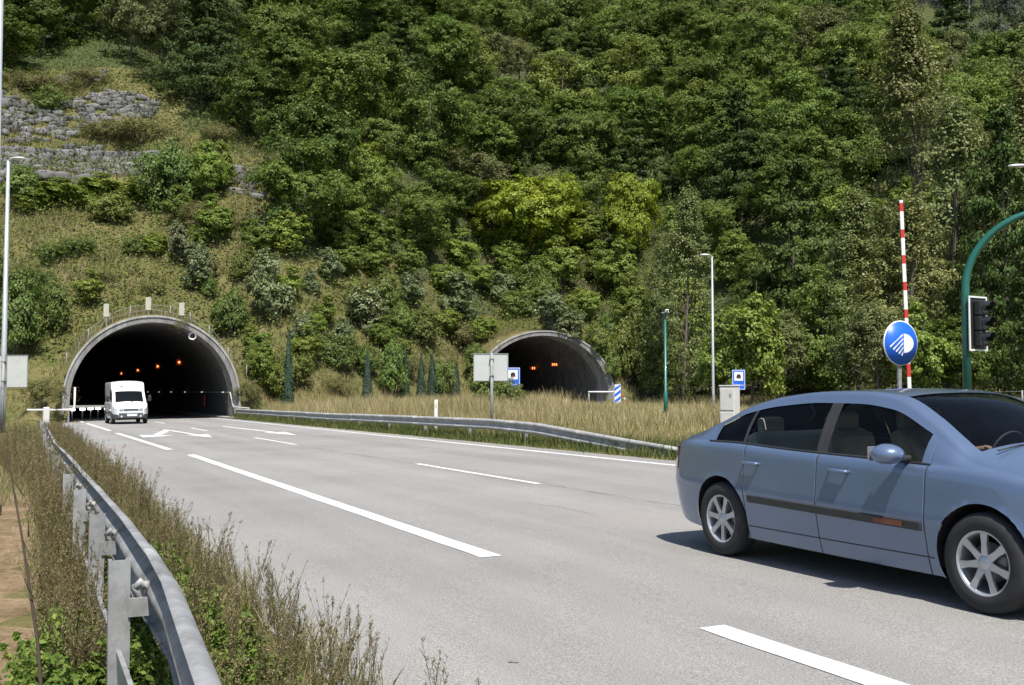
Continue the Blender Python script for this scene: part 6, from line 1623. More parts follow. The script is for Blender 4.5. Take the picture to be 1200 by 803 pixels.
# ================================================================== vegetation
def unit(v): return v / np.maximum(np.linalg.norm(v, axis=-1, keepdims=True), 1e-9)
def leaf_cloud(P, Nn, size, g, asp=.55, jitter=.7):
    """one folded four-cornered leaf per point; P, Nn (n,3)"""
    n = len(P); size = np.broadcast_to(size, (n,)) * g.uniform(.65, 1.3, n)
    Nn = unit(unit(Nn) + g.normal(0, jitter, (n, 3)) * .6)
    t = unit(np.cross(Nn, g.normal(0, 1, (n, 3)))); b = np.cross(Nn, t)
    s = size[:, None]
    V = np.stack([P - t * s * .5, P - b * s * asp * .5 + Nn * s * .08 + t * s * .05, P + t * s * .5 - Nn * s * .06, P + b * s * asp * .5 + Nn * s * .08 + t * s * .05], 1)
    F = np.arange(n * 4).reshape(n, 4); A = np.repeat(g.uniform(0, 1, n), 4)
    return V.reshape(-1, 3), F, A
def clumps(lobes, k, m, g, up=.35, cr=.34, inner=.25):
    C0 = np.mean([c for c, r in lobes], axis=0) - np.array([0, 0, .6])
    """leaf positions: lobes -> clumps on the lobe surface -> leaves"""
    P = []; Q = []
    for c, r in lobes:
        r = np.asarray(r, float) * np.ones(3); d = unit(g.normal(0, 1, (k, 3)) + np.array([0, 0, up]))
        cc = np.asarray(c) + d * r * g.uniform(.55, 1.0, (k, 1)); cs = r.mean() * cr * g.uniform(.7, 1.35, (k, 1))
        o = unit(g.normal(0, 1, (k, m, 3)) + np.array([0, 0, .3])); rad = g.uniform(0, 1, (k, m, 1)) ** .5
        off = o * rad * cs[:, None, :] * np.array([1.15, 1.15, .8])
        p = cc[:, None, :] + off; nn = off / cs[:, None, :] * .45 + d[:, None, :] * .55 + unit(p - C0) * .5 + np.array([0, 0, .35])
        P.append(p.reshape(-1, 3)); Q.append(nn.reshape(-1, 3))
    return np.concatenate(P), np.concatenate(Q)
def quadtube(pts, rs, n=5):
    """(V,F) of a tapered tube with quads only"""
    pts = [Vector(p) for p in pts]; vs = []; ref = None
    for i, p in enumerate(pts):
        t = (pts[min(i + 1, len(pts) - 1)] - pts[max(i - 1, 0)]).normalized()
        if ref is None: ref = t.orthogonal().normalized()
        a = (ref - t * ref.dot(t)).normalized(); b = t.cross(a); ref = a
        for k in range(n): vs.append(tuple(p + (a * math.cos(2 * PI * k / n) + b * math.sin(2 * PI * k / n)) * rs[i]))
    fs = [(i * n + k, i * n + (k + 1) % n, (i + 1) * n + (k + 1) % n, (i + 1) * n + k) for i in range(len(pts) - 1) for k in range(n)]
    return np.array(vs), np.array(fs)
def merge(parts):
    V = []; F = []; A = []; o = 0
    for v, f, a in parts: V.append(v); F.append(f + o); A.append(a); o += len(v)
    return np.concatenate(V), np.concatenate(F), np.concatenate(A)
def trunk_mesh(name, h, r, lobes, mat, g, spread=.35, n=7):
    parts = []
    top = np.array([g.uniform(-.2, .2), g.uniform(-.2, .2), h])
    pts = [(0, 0, -.6)] + [tuple(top * t + np.array([math.sin(t * 5 + r) * .1, math.cos(t * 4) * .08, 0]) * t) for t in (.02, .15, .35, .6, .85, 1)]
    v, f = quadtube(pts, [r * 1.35, r * 1.15, r, r * .85, r * .65, r * .42, r * .15], n); parts.append((v, f, np.zeros(len(v))))
    for c, rr_ in lobes:
        c = np.asarray(c, float); t = min(max(c[2] / h - spread, .12), .9); s = top * t
        mid = s * .45 + c * .55 + np.array([0, 0, -.12 * np.linalg.norm(c - s)])
        v, f = quadtube([tuple(s), tuple(mid), tuple(c)], [r * .4 * (1.1 - t), r * .25 * (1.1 - t), r * .05], 5); parts.append((v, f, np.zeros(len(v))))
    V, F, A = merge(parts); return npmesh(name, V, F, mat, smooth=True)
BARK = simple('grey_brown_bark', (.12, .10, .08), .9, 0, .35, 5, bumpy=.5); BARKP = simple('pale_bark', (.17, .16, .14), .85, 0, .3, 5)
LM = dict(
    broad=mat_leaf('dark_broadleaf', [(.15, (0.049, 0.087, 0.012)), (.5, (0.095, 0.147, 0.023)), (.85, (0.166, 0.226, 0.044))], .25, .008, .25, .55, .22),
    mid=mat_leaf('mid_broadleaf', [(.15, (0.083, 0.128, 0.021)), (.5, (0.136, 0.191, 0.036)), (.85, (0.210, 0.269, 0.060))], .28, .01, .25, .55, .22),
    sapling=mat_leaf('light_broadleaf', [(.15, (0.108, 0.168, 0.025)), (.5, (0.177, 0.248, 0.043)), (.85, (0.293, 0.364, 0.076))], .32, .01, .2, .5, .3),
    grey=mat_leaf('greyish_leaf', [(.15, (0.086, 0.108, 0.038)), (.5, (0.143, 0.169, 0.060)), (.85, (0.215, 0.236, 0.092))], .28, .012, .2, .6, .2),
    layer=mat_leaf('very_dark_leaf', [(.15, (0.030, 0.054, 0.013)), (.5, (0.056, 0.095, 0.020)), (.85, (0.099, 0.146, 0.034))], .2, .012, .22, .6, .2),
    poplar=mat_leaf('poplar_leaf', [(.15, (0.095, 0.120, 0.032)), (.5, (0.159, 0.190, 0.057)), (.9, (0.293, 0.312, 0.126))], .3, .012, .15, .5, .3),
    yellow=mat_leaf('yellow_green_leaf', [(.15, (.13, .19, .014)), (.5, (.22, .28, .024)), (.85, (.36, .38, .035))], .34, .0, .12),
    euc=mat_leaf('eucalypt_leaf', [(.15, (0.083, 0.098, 0.068)), (.5, (0.124, 0.137, 0.102)), (.85, (0.179, 0.182, 0.150))], .2, .01, .12, .6, .2),
    bush=mat_leaf('bush_leaf', [(.15, (0.068, 0.121, 0.022)), (.5, (0.120, 0.181, 0.037)), (.85, (0.223, 0.283, 0.077))], .25, .018, .2, .5, .3),
    gloss=mat_leaf('pale_shrub_leaf', [(.15, (0.087, 0.131, 0.044)), (.5, (0.154, 0.200, 0.079)), (.75, (0.263, 0.297, 0.160)), (.95, (0.468, 0.483, 0.333))], .28, .012, .15, .45, .35),
    scrub=mat_leaf('olive_scrub', [(.15, (0.085, 0.092, 0.030)), (.5, (0.146, 0.144, 0.048)), (.85, (0.232, 0.201, 0.085))], .25, .0, .15, .6, .2),
    cypress=mat_leaf('blue_green_cypress', [(.15, (0.033, 0.061, 0.044)), (.5, (0.056, 0.097, 0.065)), (.85, (0.087, 0.138, 0.092))], .15, .01, .1, .6, .2),
    lilac=mat_leaf('grey_shrub_leaf', [(.15, (0.073, 0.086, 0.045)), (.5, (0.122, 0.132, 0.072)), (.78, (0.183, 0.172, 0.121)), (.93, (0.244, 0.172, 0.266))], .22, .01, .1, .6, .2))
NAMES = dict(broad='broadleaf_tree', mid='broadleaf_tree', sapling='young_tree', grey='willow_tree', layer='conifer_tree', poplar='poplar_tree', yellow='broadleaf_tree', euc='eucalyptus_tree', bush='bush', gloss='shrub', scrub='scrub_bush', cypress='cypress', lilac='flowering_bush')
CATS = dict(bush='bush', gloss='shrub', scrub='bush', cypress='cypress', lilac='bush')
GRP = dict(bush='round bushes on the bank', gloss='pale shrubs on the bank', scrub='low scrub on the hillside', cypress='cypresses planted on the bank', lilac='grey bushes at the forest foot', poplar='poplars behind the barrier boom', euc='far eucalyptus trees on the ridge', yellow='yellow green trees in the forest', layer='dark layered trees in the forest')
def crown_lobes(kind, g):
    Lb = []
    if kind in ('broad', 'mid', 'yellow'):
        R_, H_ = 3.3, 4.4
        for i in range(26):
            d = unit(g.normal(0, 1, 3) + np.array([0, 0, .15])); c = d * np.array([R_, R_, 3.4]) * g.uniform(.62, 1.0) + np.array([0, 0, H_]); c[2] = max(c[2], .6)
            Lb.append((c, g.uniform(1.15, 1.75) * np.array([1, 1, .85]) * (1.1 - .035 * c[2])))
        Lb.append((np.array([0, 0, 4.0]), np.array([2.3, 2.3, 2.6]))); Lb.append((np.array([0, 0, 2.6]), np.array([2.4, 2.4, 1.8])))
    elif kind == 'sapling':
        for i in range(18):
            d = unit(g.normal(0, 1, 3)); c = d * np.array([1.25, 1.25, 2.1]) * g.uniform(.45, 1.0) + np.array([0, 0, 2.8]); c[2] = max(c[2], .45)
            Lb.append((c, np.array([.8, .8, .8]) * (1.25 - .11 * c[2]) * g.uniform(.8, 1.15)))
    elif kind == 'grey':
        for i in range(20):
            d = unit(g.normal(0, 1, 3)); c = d * np.array([2.6, 2.6, 2.4]) * g.uniform(.5, 1) + np.array([0, 0, 4.6]); c[2] = max(c[2], 1.6)
            Lb.append((c, np.array([.85, .85, 1.15]) * g.uniform(.7, 1.2)))
    elif kind == 'layer':
        for q_ in range(7): Lb.append((np.array([0, 0, 1.8 + 1.45 * q_]), np.array([1.3, 1.3, .9]) * (1.15 - .1 * q_)))
        for t in np.linspace(0, 1, 9):
            k = int(7 - 4 * t); R_ = 4.0 * (1 - t) ** .7 + .5; a0 = g.uniform(0, 6)
            for i in range(k):
                a = a0 + 6.283 * i / k + g.uniform(-.3, .3); rr_ = R_ * g.uniform(.5, .8)
                Lb.append((np.array([math.cos(a) * rr_, math.sin(a) * rr_, 1.6 + 9.6 * t + g.uniform(-.3, .3)]), np.array([1.35, 1.35, .42]) * (R_ / 4 * .6 + .5)))
    elif kind == 'poplar':
        for i in range(44):
            t = g.uniform(0, 1) ** .9; a = g.uniform(0, 6.28); rr_ = 2.1 * (math.sin(min(1, t * 1.05 + .12) * PI) ** .6 + .12) * g.uniform(.35, 1)
            Lb.append((np.array([math.cos(a) * rr_, math.sin(a) * rr_, 1.0 + 11.6 * t]), np.array([.75, .75, 1.5]) * g.uniform(.8, 1.25)))
    elif kind == 'euc':
        for i in range(22):
            t = g.uniform(0, 1); a = g.uniform(0, 6.28); rr_ = 2.6 * g.uniform(.2, 1) * (1.1 - t * .6)
            Lb.append((np.array([math.cos(a) * rr_, math.sin(a) * rr_, 3 + 12 * t]), np.array([1.2, 1.2, 1.2]) * g.uniform(.8, 1.2)))
    elif kind in ('bush', 'lilac'):
        for i in range(16):
            d = unit(g.normal(0, 1, 3)); s_ = 1.35 if kind == 'lilac' else 1
            c = d * np.array([.95 * s_, .95 * s_, .75]) * g.uniform(.5, 1) + np.array([0, 0, .95]); c[2] = max(c[2], .3); Lb.append((c, np.array([.55, .55, .5]) * g.uniform(.8, 1.2)))
    elif kind == 'gloss':
        for i in range(20):
            a = g.uniform(0, 6.28); t = g.uniform(0, 1); rr_ = .95 * g.uniform(.2, 1) * (.6 + .5 * math.sin(t * PI))
            Lb.append((np.array([math.cos(a) * rr_, math.sin(a) * rr_, .25 + 1.9 * t]), np.array([.36, .36, .5]) * g.uniform(.85, 1.3)))
    elif kind == 'scrub':
        for i in range(18):
            a = g.uniform(0, 6.28); rr_ = 1.9 * g.uniform(0, 1) ** .6
            Lb.append((np.array([math.cos(a) * rr_, math.sin(a) * rr_, .45 + .6 * (1 - rr_ / 2)]), np.array([.6, .6, .5]) * g.uniform(.7, 1.2)))
    return Lb
SPEC = dict(broad=(22, 46, .20, .30), mid=(22, 46, .20, .32), yellow=(20, 42, .20, .32), sapling=(16, 44, .165, .40), grey=(16, 42, .18, .40), layer=(13, 34, .21, .34), poplar=(13, 34, .16, .36), euc=(14, 36, .26, .42),
    bush=(16, 34, .10, .40), gloss=(13, 26, .13, .42), scrub=(14, 30, .085, .5), lilac=(14, 30, .09, .45))
TR = dict(broad=(7.2, .24), mid=(7.2, .22), yellow=(6.5, .18), sapling=(5.2, .10), grey=(6, .18), layer=(11.3, .26), poplar=(12.6, .2), euc=(15, .22), bush=(1.5, .07), gloss=(2.0, .05), scrub=(.9, .05), lilac=(1.7, .06))
PROTO = {}
def make_proto(kind, seed):
    g = np.random.default_rng(seed * 17 + sum(map(ord, kind)))
    if kind == 'cypress':
        n = 5200; t = g.uniform(0, 1, n) ** .85; a = g.uniform(0, 6.28, n); r_ = (.50 * (1 - t) ** .75 * np.minimum(1, (t + .04) * 9) + .02) * g.uniform(.72, 1.08, n) * (1 + .12 * np.sin(a * 3 + t * 14))
        P_ = np.stack([np.cos(a) * r_, np.sin(a) * r_, .12 + 4.25 * t], 1); Nn = np.stack([np.cos(a), np.sin(a), .7 + 0 * a], 1)
        V, F, A = leaf_cloud(P_, Nn, .11, g, .5, .5); cm = npmesh('crown', V, F, LM[kind], A)
        tm = trunk_mesh('trunk', 4.0, .05, [], BARK, g); return cm, tm
    Lb = crown_lobes(kind, g); k, m_, ls, cr = SPEC[kind]
    P_, Nn = clumps(Lb, k, m_, g, cr=cr)
    # uprightness: poplar and glossy shrub leaves stand along the shoots
    V, F, A = leaf_cloud(P_, Nn, ls, g, .62 if kind != 'euc' else .3, .62)
    V[:, 2] = np.maximum(V[:, 2], .05)
    h, r_ = TR[kind]; r_ *= .45 if kind == 'layer' else .6
    if kind in ('bush', 'gloss', 'scrub', 'lilac'):
        parts = []
        for c, rr_ in Lb:
            v, f = quadtube([(c[0] * .08, c[1] * .08, -.2), tuple(np.array(c) * np.array([.5, .5, .5])), tuple(c)], [r_, r_ * .6, r_ * .2], 5); parts.append((v, f, np.zeros(len(v))))
        Vt, Ft, At = merge(parts); tm = npmesh('stems', Vt, Ft, BARK, smooth=True)
    else: tm = trunk_mesh('trunk', h, r_, Lb[::2], BARKP if kind == 'euc' else BARK, g)
    return npmesh('crown', V, F, LM[kind], A), tm
NV = dict(broad=4, mid=3, layer=3, sapling=3, poplar=3, grey=2, bush=3, gloss=3, cypress=2, scrub=3)
rv = random.Random(99)
for kind, X, Y, sx, sz, lab in PLANTS:
    v = rv.randrange(NV.get(kind, 2))
    if (kind, v) not in PROTO: PROTO[(kind, v)] = make_proto(kind, v + 1)
    cm, tm = PROTO[(kind, v)]
    t = thing(NAMES[kind], lab, CATS.get(kind, 'tree'), (X, Y, tz(X, Y) - .1), rv.uniform(0, 6.28), GRP.get(kind, 'trees of the hillside forest'))
    t.scale = (sx * rv.uniform(.93, 1.07), sx * rv.uniform(.93, 1.07), sz)
    t.rotation_euler[0] = rv.uniform(-.05, .05); t.rotation_euler[1] = rv.uniform(-.05, .05)
    if kind == 'cypress': t.rotation_euler[0] = t.rotation_euler[1] = 0
    link('crown', cm, t); link('stems' if kind in ('bush', 'gloss', 'scrub', 'lilac') else 'trunk', tm, t)
# ------------------------------------------------------------------ stone terraces
def ST():
    m, nt, b = newmat('grey_lilac_stone')
    at = N(nt, 'ShaderNodeAttribute', attribute_name='lr'); n = noise(nt, 1.6, 6, .7)
    r = ramp(nt, at.outputs['Fac'], [(0, (.095, .09, .095)), (.5, (.145, .14, .145)), (1, (.225, .218, .225))]); k = ramp(nt, n.outputs[0], [(.3, (.6, .6, .58)), (.7, (1.25, 1.25, 1.25))])
    L(nt, mixc(nt, .8, r.outputs[0], k.outputs[0], 'MULTIPLY'), b.inputs['Base Color']); b.inputs['Roughness'].default_value = .9; bump(nt, b, n.outputs[0], .6, .1); return m
STONE = ST()
def pin(x, y, P):
    c = False; n = len(P)
    for i in range(n):
        x1, y1 = P[i]; x2, y2 = P[(i + 1) % n]
        if (y1 > y) != (y2 > y) and x < (x2 - x1) * (y - y1) / (y2 - y1) + x1: c = not c
    return c
def rocks(name, label, poly_, size, seed, dens=1.0):
    g = np.random.default_rng(seed); rr = random.Random(seed); xs_ = [p[0] for p in poly_]; ys_ = [p[1] for p in poly_]; parts = []
    bm = bmesh.new(); bmesh.ops.create_cube(bm, size=1.6); bmesh.ops.subdivide_edges(bm, edges=bm.edges[:], cuts=3, use_grid_fill=True)
    base = np.array([v.co[:] for v in bm.verts]); base_f = np.array([[v.index for v in f.verts] for f in bm.faces]); bm.free()
    cx, cy = sum(xs_) / len(xs_), sum(ys_) / len(ys_); z0 = tz(cx, cy)
    # courses follow the slope: step up the hill by the stone height
    z = min(tz(a, b) for a, b in poly_) - .3; zmax = max(tz(a, b) for a, b in poly_) + .2; row = 0
    gx_ = np.arange(min(xs_), max(xs_), .25)
    while z < zmax:
        x = min(xs_) - rr.uniform(0, size); h = size * rr.uniform(.42, .62)
        while x < max(xs_):
            wd = size * rr.uniform(.6, 1.45)
            xc_ = x + wd / 2
            ys2 = np.arange(min(ys_) - 1, max(ys_) + 1, .15); zz = terrain(np.full(len(ys2), xc_), ys2); i = int(np.argmax(zz > z))
            yc = float(ys2[i])
            if zz.max() > z and i > 0 and pin(xc_, yc, poly_) and rr.random() < dens:
                p = base / np.maximum(np.linalg.norm(base, axis=1, keepdims=True), 1e-9) * .42 + base * .58
                p = p * (1 + g.normal(0, .035, (len(p), 1)) + .12 * np.sin(base[:, :1] * g.uniform(1, 3) + g.uniform(0, 6)) * np.cos(base[:, 2:3] * g.uniform(1, 3) + g.uniform(0, 6))) * np.array([wd * .56, size * .5, h * .62])
                a = g.normal(0, .09, 3); Rm = np.array(Matrix.Rotation(a[0], 3, 'X') @ Matrix.Rotation(a[1], 3, 'Y') @ Matrix.Rotation(a[2], 3, 'Z'))
                p = p @ Rm.T + np.array([xc_ - cx, yc - cy - .05 + g.uniform(-.12, .08), z - z0 + g.uniform(-.05, .05)])
                parts.append((p, base_f, np.full(len(p), g.uniform(0, 1))))
            x += wd * .97
        z += h * .92; row += 1
    V, F, A = merge(parts); o = link(name, npmesh(name, V, F, STONE, A), None, (cx, cy, z0)); tag(o, label, 'stone wall'); return o
rocks('stone_wall', 'lowest dry stone retaining wall of big grey blocks, above the left tunnel', ROCK_A, 1.5, 4)
rocks('stone_wall', 'broken stone terraces climbing the upper left slope above the lowest wall', ROCK_B, 1.2, 5, .8)
rocks('stone_wall', 'small sloping patch of rounded stones at the right end of the terraces', ROCK_C, 1.25, 6, .9)
rocks('stone_wall', 'highest thin course of stones below the dark trees at upper left', ROCK_D, 1.1, 7, .7)
# ------------------------------------------------------------------ grass
def field(n, sampler, h, wdt, lean, g, nb=4, spread=.12):
    """tufts of nb blades; each blade two quads tapering to a tip"""
    X, Y, sc = sampler(n, g); n = len(X); Z = terrain(X, Y)
    X = np.repeat(X, nb) + g.normal(0, spread, n * nb); Y = np.repeat(Y, nb) + g.normal(0, spread, n * nb); Z = np.repeat(Z, nb) - .03
    sc = np.repeat(sc, nb) * g.uniform(.55, 1.2, n * nb); hh = h * sc; a = g.uniform(0, 6.283, n * nb); la = g.uniform(0, 6.283, n * nb); ln = hh * lean * g.uniform(.2, 1.4, n * nb)
    w_ = wdt * g.uniform(.7, 1.3, n * nb); ax, ay = np.cos(a) * w_ / 2, np.sin(a) * w_ / 2; lx, ly = np.cos(la) * ln, np.sin(la) * ln
    V = np.stack([np.stack([X - ax, Y - ay, Z], 1), np.stack([X + ax, Y + ay, Z], 1),
                  np.stack([X + ax * .7 + lx * .35, Y + ay * .7 + ly * .35, Z + hh * .58], 1), np.stack([X - ax * .7 + lx * .35, Y - ay * .7 + ly * .35, Z + hh * .58], 1),
                  np.stack([X + ax * .12 + lx, Y + ay * .12 + ly, Z + hh], 1), np.stack([X - ax * .12 + lx, Y - ay * .12 + ly, Z + hh], 1)], 1)
    m = n * nb; b = np.arange(m)[:, None] * 6; F = np.concatenate([b + np.array([[0, 1, 2, 3]]), b + np.array([[3, 2, 4, 5]])])
    return V.reshape(-1, 3), F, np.repeat(g.uniform(0, 1, m), 6)
def stuff(name, parts, mat): return tag(link(name, npmesh(name, *merge(parts)[:2], mat, merge(parts)[2])), kind='stuff')
HG = mat_blade('hill_grass', [(.25, (.10, .12, .036)), (.40, (.18, .17, .068)), (.53, (.28, .24, .12)), (.72, (.38, .32, .19))], .16)
DG = mat_blade('dry_grass', [(.25, (.19, .185, .07)), (.42, (.33, .285, .13)), (.6, (.47, .385, .21)), (.8, (.6, .5, .31))], .35)
GG = mat_blade('green_verge_grass', [(.25, (.05, .085, .02)), (.5, (.10, .13, .035)), (.75, (.22, .2, .08))], .5)
def in_clear(n, g, poly_=CLEARING, dens=None):
    xs_ = [p[0] for p in poly_]; ys_ = [p[1] for p in poly_]; X = g.uniform(min(xs_) - 12, max(xs_) + 4, n); Y = g.uniform(min(ys_), max(ys_) + 10, n)
    yf = np.interp(X, FX, FY); d = Y - yf; keep = (d > -1.5) & (d < 48)
    for T in (T1, T2):
        s, q = tlocal(T, X, Y); s = s - portal_s(T, q); keep &= ~((np.abs(q) < RO + .3) & (s < .9))
    s, q = tlocal(T1, X, Y); keep &= ~((s < .5) & (q > -9) & (q < RO + .2))
    X, Y = X[keep], Y[keep]; sc = .55 + .5 * np.sin(X * .35 + 1) * np.cos(Y * .31) + .35 * g.uniform(0, 1, len(X)); return X, Y, np.clip(sc, .3, 1.4)
g = np.random.default_rng(12)
stuff('hillside_grass', [field(30000, in_clear, .62, .055, .5, g, 4, .16)], HG)
# leafy low undergrowth between the grass
def low_leaves(n, sampler, h, size, g, asp=.6):
    X, Y, sc = sampler(n, g); Z = terrain(X, Y); P_ = np.stack([X, Y, Z + g.uniform(.02, 1, len(X)) * h * sc], 1)
    return leaf_cloud(P_, np.array([[0, -.2, 1.]]) * np.ones((len(X), 1)), size, g, asp)
def patchy(n, g):
    X, Y, sc = in_clear(n, g); m = np.sin(X * .42 + 2 + np.sin(Y * .3) * 1.5) * np.cos(Y * .38 + .7) + np.sin(X * 1.1 + Y * .9) * .4 > -.05; return X[m], Y[m], sc[m] * .9
def forest_floor(n, g):
    X = g.uniform(-70, 70, n); Y = g.uniform(72, 160, n); d = Y - np.interp(X, FX, FY); m = d > 5; return X[m], Y[m], np.ones(m.sum())
stuff('forest_undergrowth', [low_leaves(230000, forest_floor, 1.7, .27, g)], LM['mid'])
# median and far verges
def median(n, g, v0=12.75, v1=40, ymax=76):
    u = g.uniform(6, 84, n) ; v = v0 + (v1 - v0) * g.uniform(0, 1, n) ** 1.25; X = -u * sA + v * cA; Y = u * cA + v * sA
    xc = np.interp(Y, R2Y, R2X); d = Y - np.interp(X, FX, FY); m = (X < xc - 5.0) & (d < 2.0) & (Y < 93) & (Y > 14)
    s, q = tlocal(T2, X, Y); m &= ~((np.abs(q) < 6.5) & (s - portal_s(T2, q) > -9))
    s, q = tlocal(T1, X, Y); m &= ~((np.abs(q) < 5.9) & (s > -1))
    X, Y, v = X[m], Y[m], v[m]; sc = (.45 + .55 * sm(12.8, 15.0, v)) * (.85 + .4 * np.sin(X * .8) * np.cos(Y * .5) + .25 * np.sin(X * 2.1 + Y * 1.3)) * (1 - .52 * sm(1.5, 4.5, X)); return X, Y, sc
def creepers(n, g):
    X, Y, sc = in_clear(n, g); m = np.sin(X * .33 + 5 + np.sin(Y * .27) * 1.9) * np.cos(Y * .31 + 1.9) + np.sin(X * .9 - Y * .7) * .45 > .28; return X[m], Y[m], sc[m] * .9
def median_patch(n, g):
    X, Y, sc = median(n, g); m = np.sin(X * .9 + 1) * np.cos(Y * .45) + .5 * np.sin(X * 2.3 + Y) > .1; return X[m], Y[m], sc[m]
g = np.random.default_rng(14)
stuff('hillside_undergrowth', [low_leaves(170000, patchy, .8, .10, g), low_leaves(60000, median_patch, .5, .06, g)], LM['scrub'])
stuff('green_creepers', [low_leaves(150000, creepers, .6, .10, g)], LM['sapling'])
stuff('dry_median_grass', [field(42000, median, .72, .018, .4, g, 4, .09)], DG)
def edge_r(n, g):
    u = g.uniform(8, 71, n); v = g.uniform(12.0, 13.6, n); return -u * sA + v * cA, u * cA + v * sA, (.5 + .5 * g.uniform(0, 1, n)) * (.55 + .45 * sm(12.0, 12.7, v))
stuff('green_verge', [field(9000, edge_r, .42, .022, .5, g, 4, .08)], GG)
def right_far(n, g):
    Y = g.uniform(20, 92, n); X = np.interp(Y, R2Y, R2X) + 5 + g.uniform(0, 26, n); d = Y - np.interp(X, FX, FY); m = d < 5; return X[m], Y[m], np.ones(m.sum())
stuff('far_verge_grass', [field(9000, right_far, .8, .05, .35, g, 4, .15)], HG)
def left_field(n, g):
    u = g.uniform(14, 72, n); v = -1.3 - 28 * g.uniform(0, 1, n) ** 1.4; X = -u * sA + v * cA; Y = u * cA + v * sA; d = Y - np.interp(X, FX, FY)
    m = (d < 4) & (X > -.56 * Y - 6); return X[m], Y[m], .4 + .6 * g.uniform(0, 1, m.sum())
stuff('left_field_grass', [field(16000, left_field, .55, .03, .5, g, 4, .1)], HG)
# ------------------------------------------------------------------ roadside weeds close to the camera
def weed_template(seed, H, kind):
    rr = random.Random(seed); g = np.random.default_rng(seed); parts = []; LP, LN = [], []
    nst = {'seed': 5, 'tall': 4, 'leafy': 5}[kind]
    for s_ in range(nst):
        a = rr.uniform(0, 6.28); ln = rr.uniform(.05, .30) * H; h = H * rr.uniform(.6, 1.05); b0 = Vector((rr.uniform(-.05, .05), rr.uniform(-.05, .05), -.03))
        pts = [b0 + Vector((math.cos(a) * ln * t ** 1.6, math.sin(a) * ln * t ** 1.6, h * t)) + Vector((rr.uniform(-.008, .008), rr.uniform(-.008, .008), 0)) for t in (0, .25, .5, .75, 1)]
        r0 = .0032 if kind != 'leafy' else .003
        v, f = quadtube(pts, [r0, r0 * .9, r0 * .75, r0 * .55, r0 * .3], 3); parts.append((v, f, np.full(len(v), .35)))
        nbr = {'seed': 13, 'tall': 16, 'leafy': 7}[kind]
        for k in range(nbr):
            t = rr.uniform(.28, .98); i = min(int(t * 4), 3); p = pts[i].lerp(pts[i + 1], t * 4 - i); aa = rr.uniform(0, 6.28); bl = H * rr.uniform(.05, .17) * (1.25 - t)
            q = p + Vector((math.cos(aa) * bl * .6, math.sin(aa) * bl * .6, bl)); v, f = quadtube([p, p.lerp(q, .5) + Vector((0, 0, -.004)), q], [.0016, .0013, .0008], 3); parts.append((v, f, np.full(len(v), .4)))
            for j in range({'seed': 7, 'tall': 6, 'leafy': 4}[kind]):
                u_ = rr.uniform(.2, 1.05); LP.append(tuple(p.lerp(q, u_) + Vector((rr.uniform(-.008, .008),) * 3))); LN.append((rr.uniform(-1, 1), rr.uniform(-1, 1), .5))
        if kind == 'leafy':
            for k in range(16):
                t = rr.uniform(.05, .95); i = min(int(t * 4), 3); p = pts[i].lerp(pts[i + 1], t * 4 - i); aa = rr.uniform(0, 6.28); LP.append(tuple(p + Vector((math.cos(aa), math.sin(aa), .2)) * .035)); LN.append((math.cos(aa) * .5, math.sin(aa) * .5, 1))
    v, f, a = leaf_cloud(np.array(LP), np.array(LN), {'seed': .013, 'tall': .016, 'leafy': .05}[kind], g, .55); parts.append((v, f, .45 + .55 * a))
    return merge(parts)
def scatter(templates, places, g):
    parts = []
    for (X, Y, s_) in places:
        v, f, a = templates[g.integers(len(templates))]; th = g.uniform(0, 6.283); c_, d_ = math.cos(th), math.sin(th); w_ = v * s_
        w_ = np.stack([w_[:, 0] * c_ - w_[:, 1] * d_ + X, w_[:, 0] * d_ + w_[:, 1] * c_ + Y, w_[:, 2] + float(terrain(X, Y))], 1); parts.append((w_, f, np.clip(a + g.uniform(-.15, .15), 0, 1)))
    return parts
WB = mat_blade('brown_green_weed', [(.25, (.10, .115, .035)), (.45, (.17, .15, .065)), (.65, (.28, .225, .12)), (.85, (.42, .35, .22))], 1.2)
WG = mat_blade('fresh_green_weed', [(.25, (.045, .09, .015)), (.45, (.09, .15, .025)), (.65, (.17, .235, .045)), (.9, (.30, .34, .09))], 2.5)
g = np.random.default_rng(31)
seedT = [weed_template(i, .75, 'seed') for i in range(5)]; tallT = [weed_template(20 + i, 1.0, 'tall') for i in range(5)]; leafT = [weed_template(40 + i, .45, 'leafy') for i in range(5)]
pl = []
for _ in range(560):      # between the rail and the asphalt
    u = 2.3 + 44 * g.uniform() ** 1.5; v = g.uniform(.62, 1.62) if u < 8 else g.uniform(.62, 1.5)
    if u < 5 and v > 1.2 and g.uniform() < .45: continue
    X, Y = W(u, v); pl.append((X, Y, g.uniform(.5, .95) * (1.0 if u < 12 else 1.15) * (.75 if v > 1.25 else 1)))
stuff('roadside_weeds', scatter(seedT, pl, g), WB)
pl = []
for _ in range(310):      # behind the rail, brown and tall
    u = 5.2 + 34 * g.uniform() ** 1.3; v = .40 - (.27 + 1.3 * float(sm(14, 30, u))) * g.uniform()
    X, Y = W(u, v); pl.append((X, Y, g.uniform(.5, 1.0) * (.85 if u < 9 else 1.05)))
stuff('tall_brown_weeds', scatter(tallT, pl, g), WB)
pl = []
for _ in range(300):      # green leafy weeds at the foot of the rail, both sides
    if g.uniform() < .55: u = g.uniform(2.0, 6.5); v = g.uniform(.0, .40)
    else: u = g.uniform(2.0, 9); v = g.uniform(.5, 1.1)
    X, Y = W(u, v); pl.append((X, Y, g.uniform(.45, .95)))
stuff('green_leafy_weeds', scatter(leafT, pl, g), WG)
def near_l(n, g):
    u = g.uniform(1.2, 30, n); v = .35 - 4.5 * g.uniform(0, 1, n); m = (u > 15) | (v > .02); u, v = u[m], v[m]; return -u * sA + v * cA, u * cA + v * sA, g.uniform(.3, 1, len(u))
